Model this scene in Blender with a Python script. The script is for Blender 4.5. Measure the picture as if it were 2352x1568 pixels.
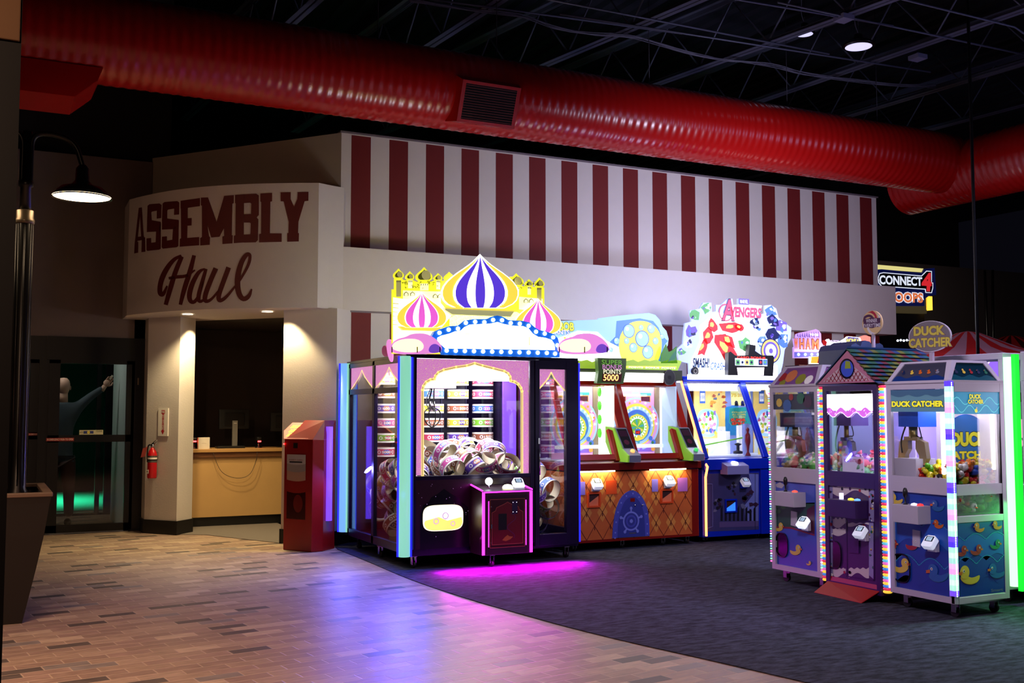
import bpy, bmesh, math, random
from mathutils import Vector, Matrix
for _o in list(bpy.data.objects): bpy.data.objects.remove(_o)
SC = bpy.context.scene
COL = SC.collection
PI = math.pi
# ------------------------------------------------------------------ camera (frame 2352 x 1568)
FPX, CXP, CYP, EYE = 2420.0, 1176.0, 784.0, 1.55
PITCH, YAW = math.atan(161/2420.0), math.radians(26.6)
FH = Vector((math.sin(YAW), math.cos(YAW), 0)); RT = Vector((math.cos(YAW), -math.sin(YAW), 0))
FW = (FH*math.cos(PITCH)+Vector((0, 0, math.sin(PITCH)))).normalized(); UP = RT.cross(FW)
CAMPOS = Vector((0, 0, EYE))
cam = bpy.data.cameras.new('camera'); cam_o = bpy.data.objects.new('camera', cam); COL.objects.link(cam_o)
cam.sensor_width = 36; cam.lens = 36*FPX/2352; cam.clip_end = 200; cam.clip_start = .05
mm = Matrix((RT, UP, -FW)).transposed().to_4x4(); mm.translation = CAMPOS
cam_o.matrix_world = mm; SC.camera = cam_o
# ------------------------------------------------------------------ colour management, world
SC.view_settings.view_transform = 'Standard'; SC.view_settings.look = 'None'
SC.view_settings.gamma = 1; SC.view_settings.exposure = 0; SC.view_settings.use_curve_mapping = False
try:
    SC.cycles.use_denoising = True; SC.cycles.max_bounces = 10; SC.cycles.transparent_max_bounces = 24
    SC.cycles.diffuse_bounces = 4; SC.cycles.glossy_bounces = 4; SC.cycles.sample_clamp_indirect = 6.0
    SC.cycles.caustics_reflective = False; SC.cycles.caustics_refractive = False
    SC.cycles.use_light_tree = True
except Exception: pass
W = bpy.data.worlds.new('world'); SC.world = W; W.use_nodes = True
W.node_tree.nodes['Background'].inputs[0].default_value = (.45, .42, .8, 1)
W.node_tree.nodes['Background'].inputs[1].default_value = .0045
def lamp(name, kind, loc, power, col, size=1.0, look=None, spot=None, blend=.5, sizey=None, spread=None):
    l = bpy.data.lights.new(name, kind); l.energy = power; l.color = col
    if kind == 'AREA':
        l.size = size
        if sizey: l.shape = 'RECTANGLE'; l.size_y = sizey
        else: l.shape = 'DISK'
        if spread: l.spread = math.radians(spread)
    elif kind == 'SPOT': l.spot_size = spot; l.spot_blend = blend; l.shadow_soft_size = size
    else: l.shadow_soft_size = size
    o = bpy.data.objects.new(name, l); COL.objects.link(o); o.location = loc
    if look is not None:
        o.rotation_euler = (Vector(look)-Vector(loc)).to_track_quat('-Z', 'Y').to_euler()
    return o
# the hall's other lamps, outside the frame: warm street lamps over the brick walk, cool dimmed high bays over the games; then added fills
lamp('walk_and_fill_light', 'AREA', (-.6, 5.6, 4.2), 76, (1, .62, .38), 1.0, (-.3, 6.2, 0), spread=110)
lamp('walk_and_fill_light', 'AREA', (2.2, 3.0, 4.4), 34, (1, .56, .46), 1.0, (2.6, 4.2, 0), spread=110)
lamp('high_bay_and_fill_light', 'AREA', (8.2, 5.6, 4.8), 110, (.66, .60, 1), .8, (8.0, 6.4, 0), spread=120)
lamp('wall_fill_light', 'AREA', (8.6, 7.4, 3.0), 62, (.76, .73, 1), .6, (9.0, 12.4, 3.5), spread=95)  # added lamp, hung in open air to brighten the striped wall
lamp('walk_and_fill_light', 'AREA', (-.8, 9.6, 3.4), 2.2, (1, .60, .36), .5, (2.4, 12.8, 3.6), spread=70)  # added lamp that warms the curved sign box
lamp('walk_and_fill_light', 'AREA', (-1.6, -.6, 4.0), 14, (1, .62, .40), .4, (-1.3, 3.0, 2.5), spread=50)  # added lamp behind the camera to light the tan board
lamp('high_bay_and_fill_light', 'AREA', (2.6, 3.6, 4.0), 22, (.86, .76, .98), .6, (6.9, 6.3, 1.7), spread=60)  # added lamp to lift the right-hand cranes and their signs
lamp('far_wall_fill_light', 'AREA', (18.0, 15.6, 4.6), 26, (1, .84, .74), 1.0, (18.5, 19.5, 2.6), spread=150)  # added lamp so the far wall does not go black
lamp('deck_fill_light', 'AREA', (13.2, 4.5, 3.4), 42, (.50, .52, 1), 2.0, (11.5, 7.0, 7))  # added lamp in place of the games' purple glow on the deck
# ------------------------------------------------------------------ helpers
def ray(x, y): return FW+RT*((x-CXP)/FPX)+UP*((CYP-y)/FPX)
def PZ(x, y, z=0.0): d = ray(x, y); return CAMPOS+d*((z-EYE)/d.z)
def PY(x, y, Y): d = ray(x, y); return CAMPOS+d*(Y/d.y)
def PX(x, y, X): d = ray(x, y); return CAMPOS+d*(X/d.x)
def lin(c):
    if isinstance(c, str):
        c = c.lstrip('#'); c = [int(c[i:i+2], 16)/255 for i in (0, 2, 4)]
        return tuple(v/12.92 if v <= .04045 else ((v+.055)/1.055)**2.4 for v in c)
    return tuple(c)
_M = {}
def mat(name, col='#888888', rough=.5, metal=0.0, em=0.0, emcol=None, noise=0.0, nscale=8.0, bump=0.0, spec=.5, alpha=None, bscale=None):
    """procedural principled material; noise = colour variation, bump = fine relief"""
    if name in _M: return _M[name]
    m = bpy.data.materials.new(name); m.use_nodes = True; nt = m.node_tree; N = nt.nodes; L = nt.links
    b = N['Principled BSDF']; c = lin(col); b.inputs['Base Color'].default_value = (*c, 1)
    b.inputs['Roughness'].default_value = rough; b.inputs['Metallic'].default_value = metal
    b.inputs['Specular IOR Level'].default_value = spec
    tc = None
    if noise or bump:
        tc = N.new('ShaderNodeTexCoord')
    if noise:
        n = N.new('ShaderNodeTexNoise'); n.inputs['Scale'].default_value = nscale; n.inputs['Detail'].default_value = 4
        L.new(tc.outputs['Object'], n.inputs['Vector'])
        mx = N.new('ShaderNodeMix'); mx.data_type = 'RGBA'
        mx.inputs[6].default_value = (*[v*(1-noise) for v in c], 1); mx.inputs[7].default_value = (*[min(1, v*(1+noise)) for v in c], 1)
        L.new(n.outputs['Fac'], mx.inputs[0]); L.new(mx.outputs[2], b.inputs['Base Color'])
    if bump:
        n = N.new('ShaderNodeTexNoise'); n.inputs['Scale'].default_value = bscale or nscale*6; n.inputs['Detail'].default_value = 3
        L.new(tc.outputs['Object'], n.inputs['Vector'])
        bp = N.new('ShaderNodeBump'); bp.inputs['Strength'].default_value = bump; bp.inputs['Distance'].default_value = .01
        L.new(n.outputs['Fac'], bp.inputs['Height']); L.new(bp.outputs['Normal'], b.inputs['Normal'])
    if em:
        e = lin(emcol) if emcol else c
        b.inputs['Emission Color'].default_value = (*e, 1); b.inputs['Emission Strength'].default_value = em
    _M[name] = m; return m
def glass(name='clear_glass', tint=(1, 1, 1), refl=.5):
    if name in _M: return _M[name]
    m = bpy.data.materials.new(name); m.use_nodes = True; nt = m.node_tree; N = nt.nodes; L = nt.links
    for n in list(N): N.remove(n)
    o = N.new('ShaderNodeOutputMaterial'); t = N.new('ShaderNodeBsdfTransparent'); g = N.new('ShaderNodeBsdfGlossy')
    t.inputs[0].default_value = (*tint, 1); g.inputs['Roughness'].default_value = .02
    f = N.new('ShaderNodeFresnel'); f.inputs[0].default_value = 1.45
    mu = N.new('ShaderNodeMath'); mu.operation = 'MULTIPLY'; mu.inputs[1].default_value = refl
    mx = N.new('ShaderNodeMixShader'); L.new(f.outputs[0], mu.inputs[0]); L.new(mu.outputs[0], mx.inputs[0])
    L.new(t.outputs[0], mx.inputs[1]); L.new(g.outputs[0], mx.inputs[2]); L.new(mx.outputs[0], o.inputs[0])
    _M[name] = m; return m
class MB:
    """collects faces with per-face materials, builds ONE mesh object"""
    def __init__(s): s.v = []; s.f = []; s.mi = []; s.ms = []; s.sm = []
    def m(s, mt):
        if mt not in s.ms: s.ms.append(mt)
        return s.ms.index(mt)
    def add(s, vs, fs, mt, smooth=False):
        k = len(s.v); s.v += [tuple(v) for v in vs]; i = s.m(mt)
        for f in fs: s.f.append(tuple(k+j for j in f)); s.mi.append(i); s.sm.append(smooth)
        return s
    def box(s, x0, x1, y0, y1, z0, z1, mt):
        vs = [(x, y, z) for z in (z0, z1) for y in (y0, y1) for x in (x0, x1)]
        return s.add(vs, [(0, 2, 3, 1), (4, 5, 7, 6), (0, 1, 5, 4), (2, 6, 7, 3), (0, 4, 6, 2), (1, 3, 7, 5)], mt)
    def obox(s, c, ux, uy, uz, hx, hy, hz, mt):
        c = Vector(c); vs = [c+ux*(a*hx)+uy*(b*hy)+uz*(d*hz) for d in (-1, 1) for b in (-1, 1) for a in (-1, 1)]
        return s.add(vs, [(0, 2, 3, 1), (4, 5, 7, 6), (0, 1, 5, 4), (2, 6, 7, 3), (0, 4, 6, 2), (1, 3, 7, 5)], mt)
    def prism(s, pts, ext, mt, side=None):
        ext = Vector(ext); n = len(pts); a = [Vector(p) for p in pts]; b = [p+ext for p in a]
        s.add(a+b, [tuple(range(n))[::-1], tuple(range(n, 2*n))], mt)
        s.add(a+b, [(i, (i+1) % n, n+(i+1) % n, n+i) for i in range(n)], side or mt); return s
    def poly(s, pts, mt): return s.add(pts, [tuple(range(len(pts)))], mt)
    def tube(s, path, r, mt, n=8, cap=True, closed=False):
        path = [Vector(p) for p in path]; R = r if isinstance(r, (list, tuple)) else [r]*len(path)
        vs = []; up = None; K = len(path)
        for i, p in enumerate(path):
            if closed: t = path[(i+1) % K]-path[i-1]
            else: t = path[min(i+1, K-1)]-path[max(i-1, 0)]
            t.normalize()
            if up is None: up = Vector((0, 0, 1)) if abs(t.z) < .9 else Vector((1, 0, 0))
            sd = t.cross(up)
            if sd.length < 1e-5: sd = t.cross(Vector((0, 1, 0)))
            sd.normalize(); up = sd.cross(t).normalized()
            for k in range(n):
                a = 2*PI*k/n; vs.append(p+(sd*math.cos(a)+up*math.sin(a))*R[i])
        fs = []
        for i in range(K if closed else K-1):
            j = (i+1) % K
            for k in range(n): fs.append((i*n+k, i*n+(k+1) % n, j*n+(k+1) % n, j*n+k))
        s.add(vs, fs, mt, True)
        if cap and not closed: s.add(vs[:n], [tuple(range(n))[::-1]], mt); s.add(vs[-n:], [tuple(range(n))], mt)
        return s
    def lathe(s, prof, c, mt, axis=(0, 0, 1), n=16, smooth=True, cap=True, a0=0, a1=2*PI):
        ax = Vector(axis).normalized(); u = ax.orthogonal().normalized(); w = ax.cross(u); c = Vector(c)
        full = abs(a1-a0-2*PI) < 1e-6; nn = n if full else n+1
        vs = [c+ax*h+(u*math.cos(a0+(a1-a0)*k/n)+w*math.sin(a0+(a1-a0)*k/n))*r for r, h in prof for k in range(nn)]
        fs = [(i*nn+k, i*nn+(k+1) % nn, (i+1)*nn+(k+1) % nn, (i+1)*nn+k) for i in range(len(prof)-1) for k in range(n)]
        s.add(vs, fs, mt, smooth)
        if cap and full:
            if prof[0][0] > 1e-4: s.add(vs[:nn], [tuple(range(nn))[::-1]], mt)
            if prof[-1][0] > 1e-4: s.add(vs[-nn:], [tuple(range(nn))], mt)
        return s
    def ball(s, c, r, mt, n=12, sc=(1, 1, 1), rot=None):
        c = Vector(c); vs = []; fs = []; h = n//2
        for i in range(h+1):
            t = PI*i/h
            for k in range(n):
                p = Vector((math.sin(t)*math.cos(2*PI*k/n)*sc[0], math.sin(t)*math.sin(2*PI*k/n)*sc[1], math.cos(t)*sc[2]))*r
                if rot: p = rot @ p
                vs.append(c+p)
        for i in range(h):
            for k in range(n): fs.append((i*n+k, (i+1)*n+k, (i+1)*n+(k+1) % n, i*n+(k+1) % n))
        return s.add(vs, fs, mt, True)
    def ring(s, outer, inner, ext, mt):
        """frame between two outlines with as many points, given thickness ext"""
        ext = Vector(ext); n = len(outer); a = [Vector(p) for p in outer]; b = [Vector(p) for p in inner]
        vs = a+b+[p+ext for p in a]+[p+ext for p in b]; fs = []
        for i in range(n):
            j = (i+1) % n
            fs += [(i, j, n+j, n+i), (2*n+i, 3*n+i, 3*n+j, 2*n+j), (i, 2*n+i, 2*n+j, j), (n+i, n+j, 3*n+j, 3*n+i)]
        return s.add(vs, fs, mt)
ORG = {}
def tag(o, label=None, cat=None, group=None, kind=None):
    if label: o['label'] = label
    if cat: o['category'] = cat
    if group: o['group'] = group
    if kind: o['kind'] = kind
    return o
def build(name, mb, parent=None, label=None, org=None, bevel=0, merge=True, kind=None):
    me = bpy.data.meshes.new(name)
    og = ORG[parent.name] if parent else Vector(org or (0, 0, 0))
    me.from_pydata([(v[0]-og.x, v[1]-og.y, v[2]-og.z) for v in mb.v], [], mb.f)
    for m in mb.ms: me.materials.append(m)
    me.polygons.foreach_set('material_index', mb.mi); me.polygons.foreach_set('use_smooth', mb.sm)
    if merge:
        bm = bmesh.new(); bm.from_mesh(me); bmesh.ops.remove_doubles(bm, verts=bm.verts, dist=1e-5)
        bmesh.ops.recalc_face_normals(bm, faces=bm.faces); bm.to_mesh(me); bm.free()
    me.update()
    o = bpy.data.objects.new(name, me); COL.objects.link(o)
    if parent: o.parent = parent
    else: o.location = og
    ORG[o.name] = og
    if label: o['label'] = label
    if kind: o['kind'] = kind
    if bevel:
        b = o.modifiers.new('bevel', 'BEVEL'); b.width = bevel; b.segments = 2; b.limit_method = 'ANGLE'; b.angle_limit = .6
    return o
def thing(name, label, cat, loc, group=None):
    o = bpy.data.objects.new(name, None); COL.objects.link(o); o.location = loc; o.empty_display_size = .1
    ORG[o.name] = Vector(loc); tag(o, label, cat, group); return o
def struct(name, mb, parent=None, bevel=0, merge=True):
    o = build(name, mb, parent, bevel=bevel, merge=merge)
    if not parent: o['kind'] = 'structure'
    return o
def solo(name, mb, label, cat, org, group=None, kind=None, bevel=0):
    return tag(build(name, mb, None, org=org, bevel=bevel), label, cat, group, kind)
def copy_tree(o, loc=None, rot=None, label=None, group=None, parent=None):
    c = o.copy(); COL.objects.link(c)
    if parent: c.parent = parent
    if loc is not None: c.location = loc
    if rot is not None: c.rotation_euler = rot
    if label: c['label'] = label
    if group: c['group'] = group
    for ch in list(o.children): copy_tree(ch, parent=c)
    return c
_T = {}
def text_geo(s, off=0.0, shear=0.0, space=1.0):
    k = (s, off, shear, space)
    if k in _T: return _T[k]
    cu = bpy.data.curves.new('t', 'FONT'); cu.body = s; cu.offset = off; cu.shear = shear; cu.resolution_u = 3
    cu.space_character = space; cu.fill_mode = 'FRONT'
    o = bpy.data.objects.new('t', cu); COL.objects.link(o)
    dg = bpy.context.evaluated_depsgraph_get(); dg.update(); ev = o.evaluated_get(dg); me = ev.to_mesh()
    vs = [(v.co.x, v.co.y) for v in me.vertices]; fs = [tuple(p.vertices) for p in me.polygons]
    ev.to_mesh_clear(); bpy.data.objects.remove(o); bpy.data.curves.remove(cu)
    _T[k] = (vs, fs); return _T[k]
class Plane:
    """a flat face in the scene: origin, horizontal direction, normal; u,v in metres; layers stand a hair apart"""
    def __init__(s, o, ux, n, step=.0012, uz=(0, 0, 1)):
        s.o = Vector(o); s.ux = Vector(ux).normalized(); s.n = Vector(n).normalized(); s.uz = Vector(uz).normalized(); s.step = step
    def p(s, u, v, k=1): return s.o+s.ux*u+s.uz*v+s.n*(k*s.step)
    def px(s, x, y, k=1):
        d = ray(x, y); t = (s.o-CAMPOS).dot(s.n)/d.dot(s.n); q = CAMPOS+d*t-s.o; return (q.dot(s.ux), q.dot(s.uz))
    def poly(s, mb, uv, mt, k=1): mb.add([s.p(u, v, k) for u, v in uv], [tuple(range(len(uv)))], mt)
    def pxs(s, pts): return [s.px(*p) for p in pts]
    def rect(s, mb, u0, u1, v0, v1, mt, k=1): s.poly(mb, [(u0, v0), (u1, v0), (u1, v1), (u0, v1)], mt, k)
    def disc(s, mb, u, v, r, mt, k=1, n=20, ry=None):
        s.poly(mb, [(u+r*math.cos(2*PI*i/n), v+(ry or r)*math.sin(2*PI*i/n)) for i in range(n)], mt, k)
    def ringd(s, mb, u, v, r0, r1, mt, k=1, n=24, a0=0, a1=2*PI):
        for i in range(n):
            a, b = a0+(a1-a0)*i/n, a0+(a1-a0)*(i+1)/n
            s.poly(mb, [(u+r0*math.cos(a), v+r0*math.sin(a)), (u+r1*math.cos(a), v+r1*math.sin(a)), (u+r1*math.cos(b), v+r1*math.sin(b)), (u+r0*math.cos(b), v+r0*math.sin(b))], mt, k)
    def line(s, mb, uv, w, mt, k=1, closed=False):
        n = len(uv)
        for i in range(n if closed else n-1):
            a = Vector(uv[i]); b = Vector(uv[(i+1) % n]); d = b-a
            if d.length < 1e-6: continue
            d.normalize(); q = Vector((-d.y, d.x))*w/2; e = d*w*.3
            s.poly(mb, [a-q-e, b-q+e, b+q+e, a+q-e], mt, k)
    def text(s, mb, t, u0, u1, v0, v1, mt, k=1, bold=.02, shear=0, outline=None, ow=.06, space=1.0, warp=None):
        vs, fs = text_geo(t, bold, shear, space)
        if not vs: return
        xs = [v[0] for v in vs]; ys = [v[1] for v in vs]; a0, a1, b0, b1 = min(xs), max(xs), min(ys), max(ys)
        def q(vs2, kk):
            out = []
            for x, y in vs2:
                fu = (x-a0)/(a1-a0); fv = (y-b0)/(b1-b0)
                u, v = (u0+(u1-u0)*fu, v0+(v1-v0)*fv)
                if warp: u, v = warp(u, v, fu, fv)
                out.append(s.p(u, v, kk))
            return out
        if outline:
            v2, f2 = text_geo(t, bold+ow, shear, space); mb.add(q(v2, k), f2, outline); k += 1
        mb.add(q(vs, k), fs, mt)
    def slab(s, mb, uv, thick, mt, side=None):
        """solid board with its front on the plane"""
        mb.prism([s.p(u, v, 0) for u, v in uv], -s.n*thick, mt, side)
def smooth_closed(pts, it=2):
    for _ in range(it):
        q = []; n = len(pts)
        for i in range(n):
            a = pts[i]; b = pts[(i+1) % n]
            q += [tuple(a[k]*.75+b[k]*.25 for k in range(len(a))), tuple(a[k]*.25+b[k]*.75 for k in range(len(a)))]
        pts = q
    return pts
def smooth_open(pts, it=2):
    for _ in range(it):
        q = [pts[0]]
        for i in range(len(pts)-1):
            a = pts[i]; b = pts[i+1]
            q += [tuple(a[k]*.75+b[k]*.25 for k in range(len(a))), tuple(a[k]*.25+b[k]*.75 for k in range(len(a)))]
        pts = q+[pts[-1]]
    return pts
XV, YV, ZV = Vector((1, 0, 0)), Vector((0, 1, 0)), Vector((0, 0, 1))
# ================================================================== SETTING
def brick_material():
    m = bpy.data.materials.new('brick_look_floor'); m.use_nodes = True; nt = m.node_tree; N = nt.nodes; L = nt.links
    b = N['Principled BSDF']; tc = N.new('ShaderNodeTexCoord'); mp = N.new('ShaderNodeMapping')
    mp.inputs['Rotation'].default_value = (0, 0, math.radians(-8)); L.new(tc.outputs['Object'], mp.inputs[0])
    sp = N.new('ShaderNodeSeparateXYZ'); L.new(mp.outputs[0], sp.inputs[0])
    def M(op, a, bb=None, c=None):
        n = N.new('ShaderNodeMath'); n.operation = op
        for i, v in enumerate((a, bb, c)):
            if v is None: continue
            if isinstance(v, (int, float)): n.inputs[i].default_value = v
            else: L.new(v, n.inputs[i])
        return n.outputs[0]
    BW, RH = .27, .115
    r = M('DIVIDE', sp.outputs[1], RH); row = M('FLOOR', r); fr = M('FRACT', r)
    off = M('MULTIPLY', M('FLOORED_MODULO', row, 2.0), .5)
    c = M('ADD', M('DIVIDE', sp.outputs[0], BW), off); colm = M('FLOOR', c); fc = M('FRACT', c)
    cb = N.new('ShaderNodeCombineXYZ'); L.new(row, cb.inputs[0]); L.new(colm, cb.inputs[1])
    wn = N.new('ShaderNodeTexWhiteNoise'); wn.noise_dimensions = '3D'; L.new(cb.outputs[0], wn.inputs[0])
    cr = N.new('ShaderNodeValToRGB'); L.new(wn.outputs['Value'], cr.inputs[0]); cr.color_ramp.interpolation = 'CONSTANT'
    cols = [(0, '#5e534d'), (.07, '#a08774'), (.3, '#947b6c'), (.5, '#a88f7b'), (.66, '#9b8072'), (.82, '#b9a189'), (.95, '#857a74')]
    el = cr.color_ramp.elements
    while len(el) < len(cols): el.new(.5)
    for e, (p, h) in zip(el, cols): e.position = p; e.color = (*lin(h), 1)
    nz = N.new('ShaderNodeTexNoise'); nz.inputs['Scale'].default_value = 9; nz.inputs['Detail'].default_value = 5
    m2 = N.new('ShaderNodeMapping'); m2.inputs['Scale'].default_value = (1, 4, 1); L.new(mp.outputs[0], m2.inputs[0]); L.new(m2.outputs[0], nz.inputs[0])
    mx = N.new('ShaderNodeMix'); mx.data_type = 'RGBA'; mx.blend_type = 'OVERLAY'; mx.inputs[0].default_value = .55
    L.new(cr.outputs[0], mx.inputs[6]); L.new(nz.outputs['Fac'], mx.inputs[7])
    g = M('MINIMUM', M('MULTIPLY', M('MINIMUM', fc, M('SUBTRACT', 1, fc)), BW), M('MULTIPLY', M('MINIMUM', fr, M('SUBTRACT', 1, fr)), RH))
    mort = M('SMOOTH_MIN', M('DIVIDE', g, .0065), 1.0, .2)
    mm_ = N.new('ShaderNodeMix'); mm_.data_type = 'RGBA'; mm_.inputs[6].default_value = (*lin('#bfa892'), 1)
    L.new(mort, mm_.inputs[0]); L.new(mx.outputs[2], mm_.inputs[7]); L.new(mm_.outputs[2], b.inputs['Base Color'])
    rg = M('MULTIPLY_ADD', nz.outputs['Fac'], .25, .3); L.new(rg, b.inputs['Roughness'])
    bp = N.new('ShaderNodeBump'); bp.inputs['Strength'].default_value = .35; bp.inputs['Distance'].default_value = .004
    L.new(mort, bp.inputs['Height']); L.new(bp.outputs[0], b.inputs['Normal']); return m
def carpet_material(name, c0, c1, sx=3, sy=9, sc=2.2):
    m = bpy.data.materials.new(name); m.use_nodes = True; nt = m.node_tree; N = nt.nodes; L = nt.links
    b = N['Principled BSDF']; b.inputs['Roughness'].default_value = .95; b.inputs['Specular IOR Level'].default_value = .15
    tc = N.new('ShaderNodeTexCoord'); mp = N.new('ShaderNodeMapping'); mp.inputs['Scale'].default_value = (sx, sy, 1)
    mp.inputs['Rotation'].default_value = (0, 0, .35)
    L.new(tc.outputs['Object'], mp.inputs[0]); n = N.new('ShaderNodeTexNoise'); n.inputs['Scale'].default_value = sc; n.inputs['Detail'].default_value = 7
    n.inputs['Roughness'].default_value = .7
    L.new(mp.outputs[0], n.inputs[0]); r = N.new('ShaderNodeValToRGB'); r.color_ramp.elements[0].position = .38; r.color_ramp.elements[1].position = .66
    r.color_ramp.elements[0].color = (*lin(c0), 1); r.color_ramp.elements[1].color = (*lin(c1), 1)
    L.new(n.outputs['Fac'], r.inputs[0]); L.new(r.outputs[0], b.inputs['Base Color'])
    n2 = N.new('ShaderNodeTexNoise'); n2.inputs['Scale'].default_value = 220; L.new(tc.outputs['Object'], n2.inputs[0])
    bp = N.new('ShaderNodeBump'); bp.inputs['Strength'].default_value = .6; bp.inputs['Distance'].default_value = .004
    L.new(n2.outputs['Fac'], bp.inputs['Height']); L.new(bp.outputs[0], b.inputs['Normal']); return m
BRICK = brick_material(); CARPET = carpet_material('slate_carpet', '#26262f', '#4e5062'); CARPET2 = carpet_material('grey_carpet', '#6a625c', '#857b72', 6, 6, 30)
WHITE = mat('painted_drywall', '#cfc6bf', .75, noise=.03, bump=.12, bscale=60)
TAN = mat('tan_drywall', '#a3968a', .8, noise=.04, bump=.12, bscale=60)
TAUPE = mat('taupe_wall', '#6a5c56', .85, noise=.05, bump=.1)
REDP = mat('red_stripe_paint', '#6a0b09', .7, noise=.04, bump=.06)
BLACKW = mat('black_wall', '#161312', .9, noise=.1)
BASE = mat('black_baseboard', '#0c0b0b', .45, noise=.1)
DGREY = mat('charcoal_wall', '#3c3430', .85, noise=.05)
# floor slab
mb = MB(); mb.box(-14, 26, -8, 24, -.1, 0, BRICK); struct('floor', mb)
# slate carpet: edge curves from the booth corner towards the camera's right
edge = [PZ(x, y) for x, y in ((775, 1262), (850, 1292), (925, 1325), (1000, 1352), (1100, 1384), (1200, 1412), (1300, 1440), (1450, 1477), (1600, 1510), (1730, 1540), (1850, 1568))]
edge = [(p.x, p.y) for p in edge]; edge = smooth_open(edge, 2)
edge = [(3.70, 12.06)]+edge+[(4.9, 3.6), (6.4, 2.0), (9, .4), (13, -1), (22, -3)]
out = edge+[(22, 22), (3.70, 22)]
mb = MB(); mb.prism([(x, y, .0005) for x, y in out], (0, 0, .006), CARPET); struct('floor', mb)
mb = MB(); o2 = [(2.10, 14.02), (2.55, 13.70), (3.19, 12.42), (3.72, 11.86), (3.72, 12.1), (5.2, 12.3), (5.2, 16), (1.95, 16), (1.9, 14.6)]
mb.prism([(x, y, .0005) for x, y in o2], (0, 0, .006), CARPET2); struct('floor', mb)
# striped upper wall (front at Y 12.45), fascia, lower wall
YS, YF, YL = 12.45, 12.1, 12.33
mb = MB(); mb.box(3.87, 12.83, YS, YS+.2, 2.7, 5.0, WHITE)
for i in range(18):
    x0 = 4.0+.4985*i
    mb.box(x0, x0+.252, YS-.002, YS+.05, 2.8, 4.985, REDP)
mb.box(3.85, 12.85, YS-.03, YS+.23, 5.0, 5.02, mat('metal_cap', '#6b6066', .5)); struct('wall_front_upper', mb)
# raised trim (fascia) that runs under the stripes
mb = MB(); mb.box(3.6, 12.84, YF, YS-.001, 2.76, 3.522, WHITE)
struct('trim_1', mb)
mb = MB(); mb.box(3.66, 12.60, YL, YL+.2, 0.0, 2.76, WHITE)
for i in range(18):
    x0 = 4.0+.4985*i
    mb.box(x0-.02, x0+.232, YL-.002, YL+.05, .16, 2.759, REDP)
struct('wall_front', mb)
mb = MB(); mb.box(3.64, 12.62, YL-.02, YL, 0, .16, BASE); struct('baseboard_front', mb)
# sign box: curved face from the fascia corner to the left wall
SIGN = [(1.581, 14.002), (1.70, 13.70), (1.93, 13.24), (2.207, 12.862), (2.53, 12.55), (2.873, 12.292), (3.16, 12.12), (3.452, 11.967)]
SIGN = smooth_open(SIGN, 2)
def sign_top(x):   # the box keeps one height along its face
    return 4.235
mb = MB(); poly = SIGN+[(3.60, 12.03), (3.80, 12.10), (3.93, YS), (3.93, 12.9), (2.2, 14.8), (1.6, 14.8)]
mb.prism([(x, y, 2.76) for x, y in poly], (0, 0, 4.235-2.76), WHITE); struct('trim_2', mb)
# return between sign box and stripes: small wedge
# angled upper-left wall
mb = MB(); A = Vector((3.87, YS, 0)); B = Vector((1.93, 14.62, 0)); d = (B-A).normalized(); nrm = Vector((-d.y, d.x, 0))
if nrm.dot(-A) < 0: nrm = -nrm
mb.prism([A+ZV*2.9, B+ZV*2.9, B+ZV*4.94, A+ZV*5.0], -nrm*.2, TAN); struct('wall_angled_upper', mb)
# left wall with the doors, black above
mb = MB(); mb.box(-9, -.75, 14.6, 14.85, 0, 4.88, TAUPE); mb.box(-.75, 1.93, 14.6, 14.85, 2.51, 4.88, TAUPE); struct('wall_left', mb)
mb = MB(); mb.box(-12, 26, 22, 22.2, 0, 9, BLACKW); mb.box(-9, 2.2, 14.87, 15.0, 4.5, 8, BLACKW); struct('wall_back_upper', mb)
# booth inside: back wall, ceiling, side
mb = MB(); mb.box(1.95, 5.4, 15.9, 16.05, 0, 2.76, DGREY); mb.box(5.2, 5.4, 12.4, 16, 0, 2.76, DGREY); mb.box(1.75, 1.95, 14.6, 16, 0, 2.76, DGREY); struct('wall_booth', mb)
mb = MB(); mb.prism([(x, y, 2.765) for x, y in [(1.8, 14.5), (3.4, 12.9), (5.4, 12.9), (5.4, 16.1), (1.8, 16.1)]], (0, 0, .05), DGREY); struct('ceiling_booth', mb)
# columns either side of the opening
def column(name, pts, z0, z1, m): mb = MB(); mb.prism([(x, y, z0) for x, y in pts], (0, 0, z1-z0), m); return struct(name, mb)
CL = [(1.885, 14.62), (1.885, 14.29), (2.215, 13.86), (2.446, 14.11), (2.35, 14.75), (1.93, 14.75)]
column('wall_left_pillar', CL, .0, 2.76, WHITE)
cc = Vector((2.2, 14.35)); CLb = [tuple(cc+(Vector(p)-cc)*1.06) for p in CL]
column('baseboard_left_pillar', CLb, 0, .175, BASE)
CR = [(3.68, 11.93), (3.18, 12.44), (3.30, 12.6), (3.72, 12.6), (3.9, 12.33), (3.9, 12.12)]
column('wall_right_pillar', CR, 0, 2.76, WHITE)
cc = Vector((3.6, 12.25)); CRb = [tuple(cc+(Vector(p)-cc)*1.04) for p in CR]
column('baseboard_right_pillar', CRb, 0, .17, BASE)
# far walls right and left
p = PY(2100, 605, 19.5)
mb = MB(); mb.box(8, 26, 19.5, 19.7, 0, p.z, mat('far_wall', '#5a504c', .9, noise=.05)); struct('wall_back', mb)
mb = MB(); mb.box(2.2, 9, 21, 21.2, 0, 4.8, BLACKW); struct('wall_vestibule', mb)
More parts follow.
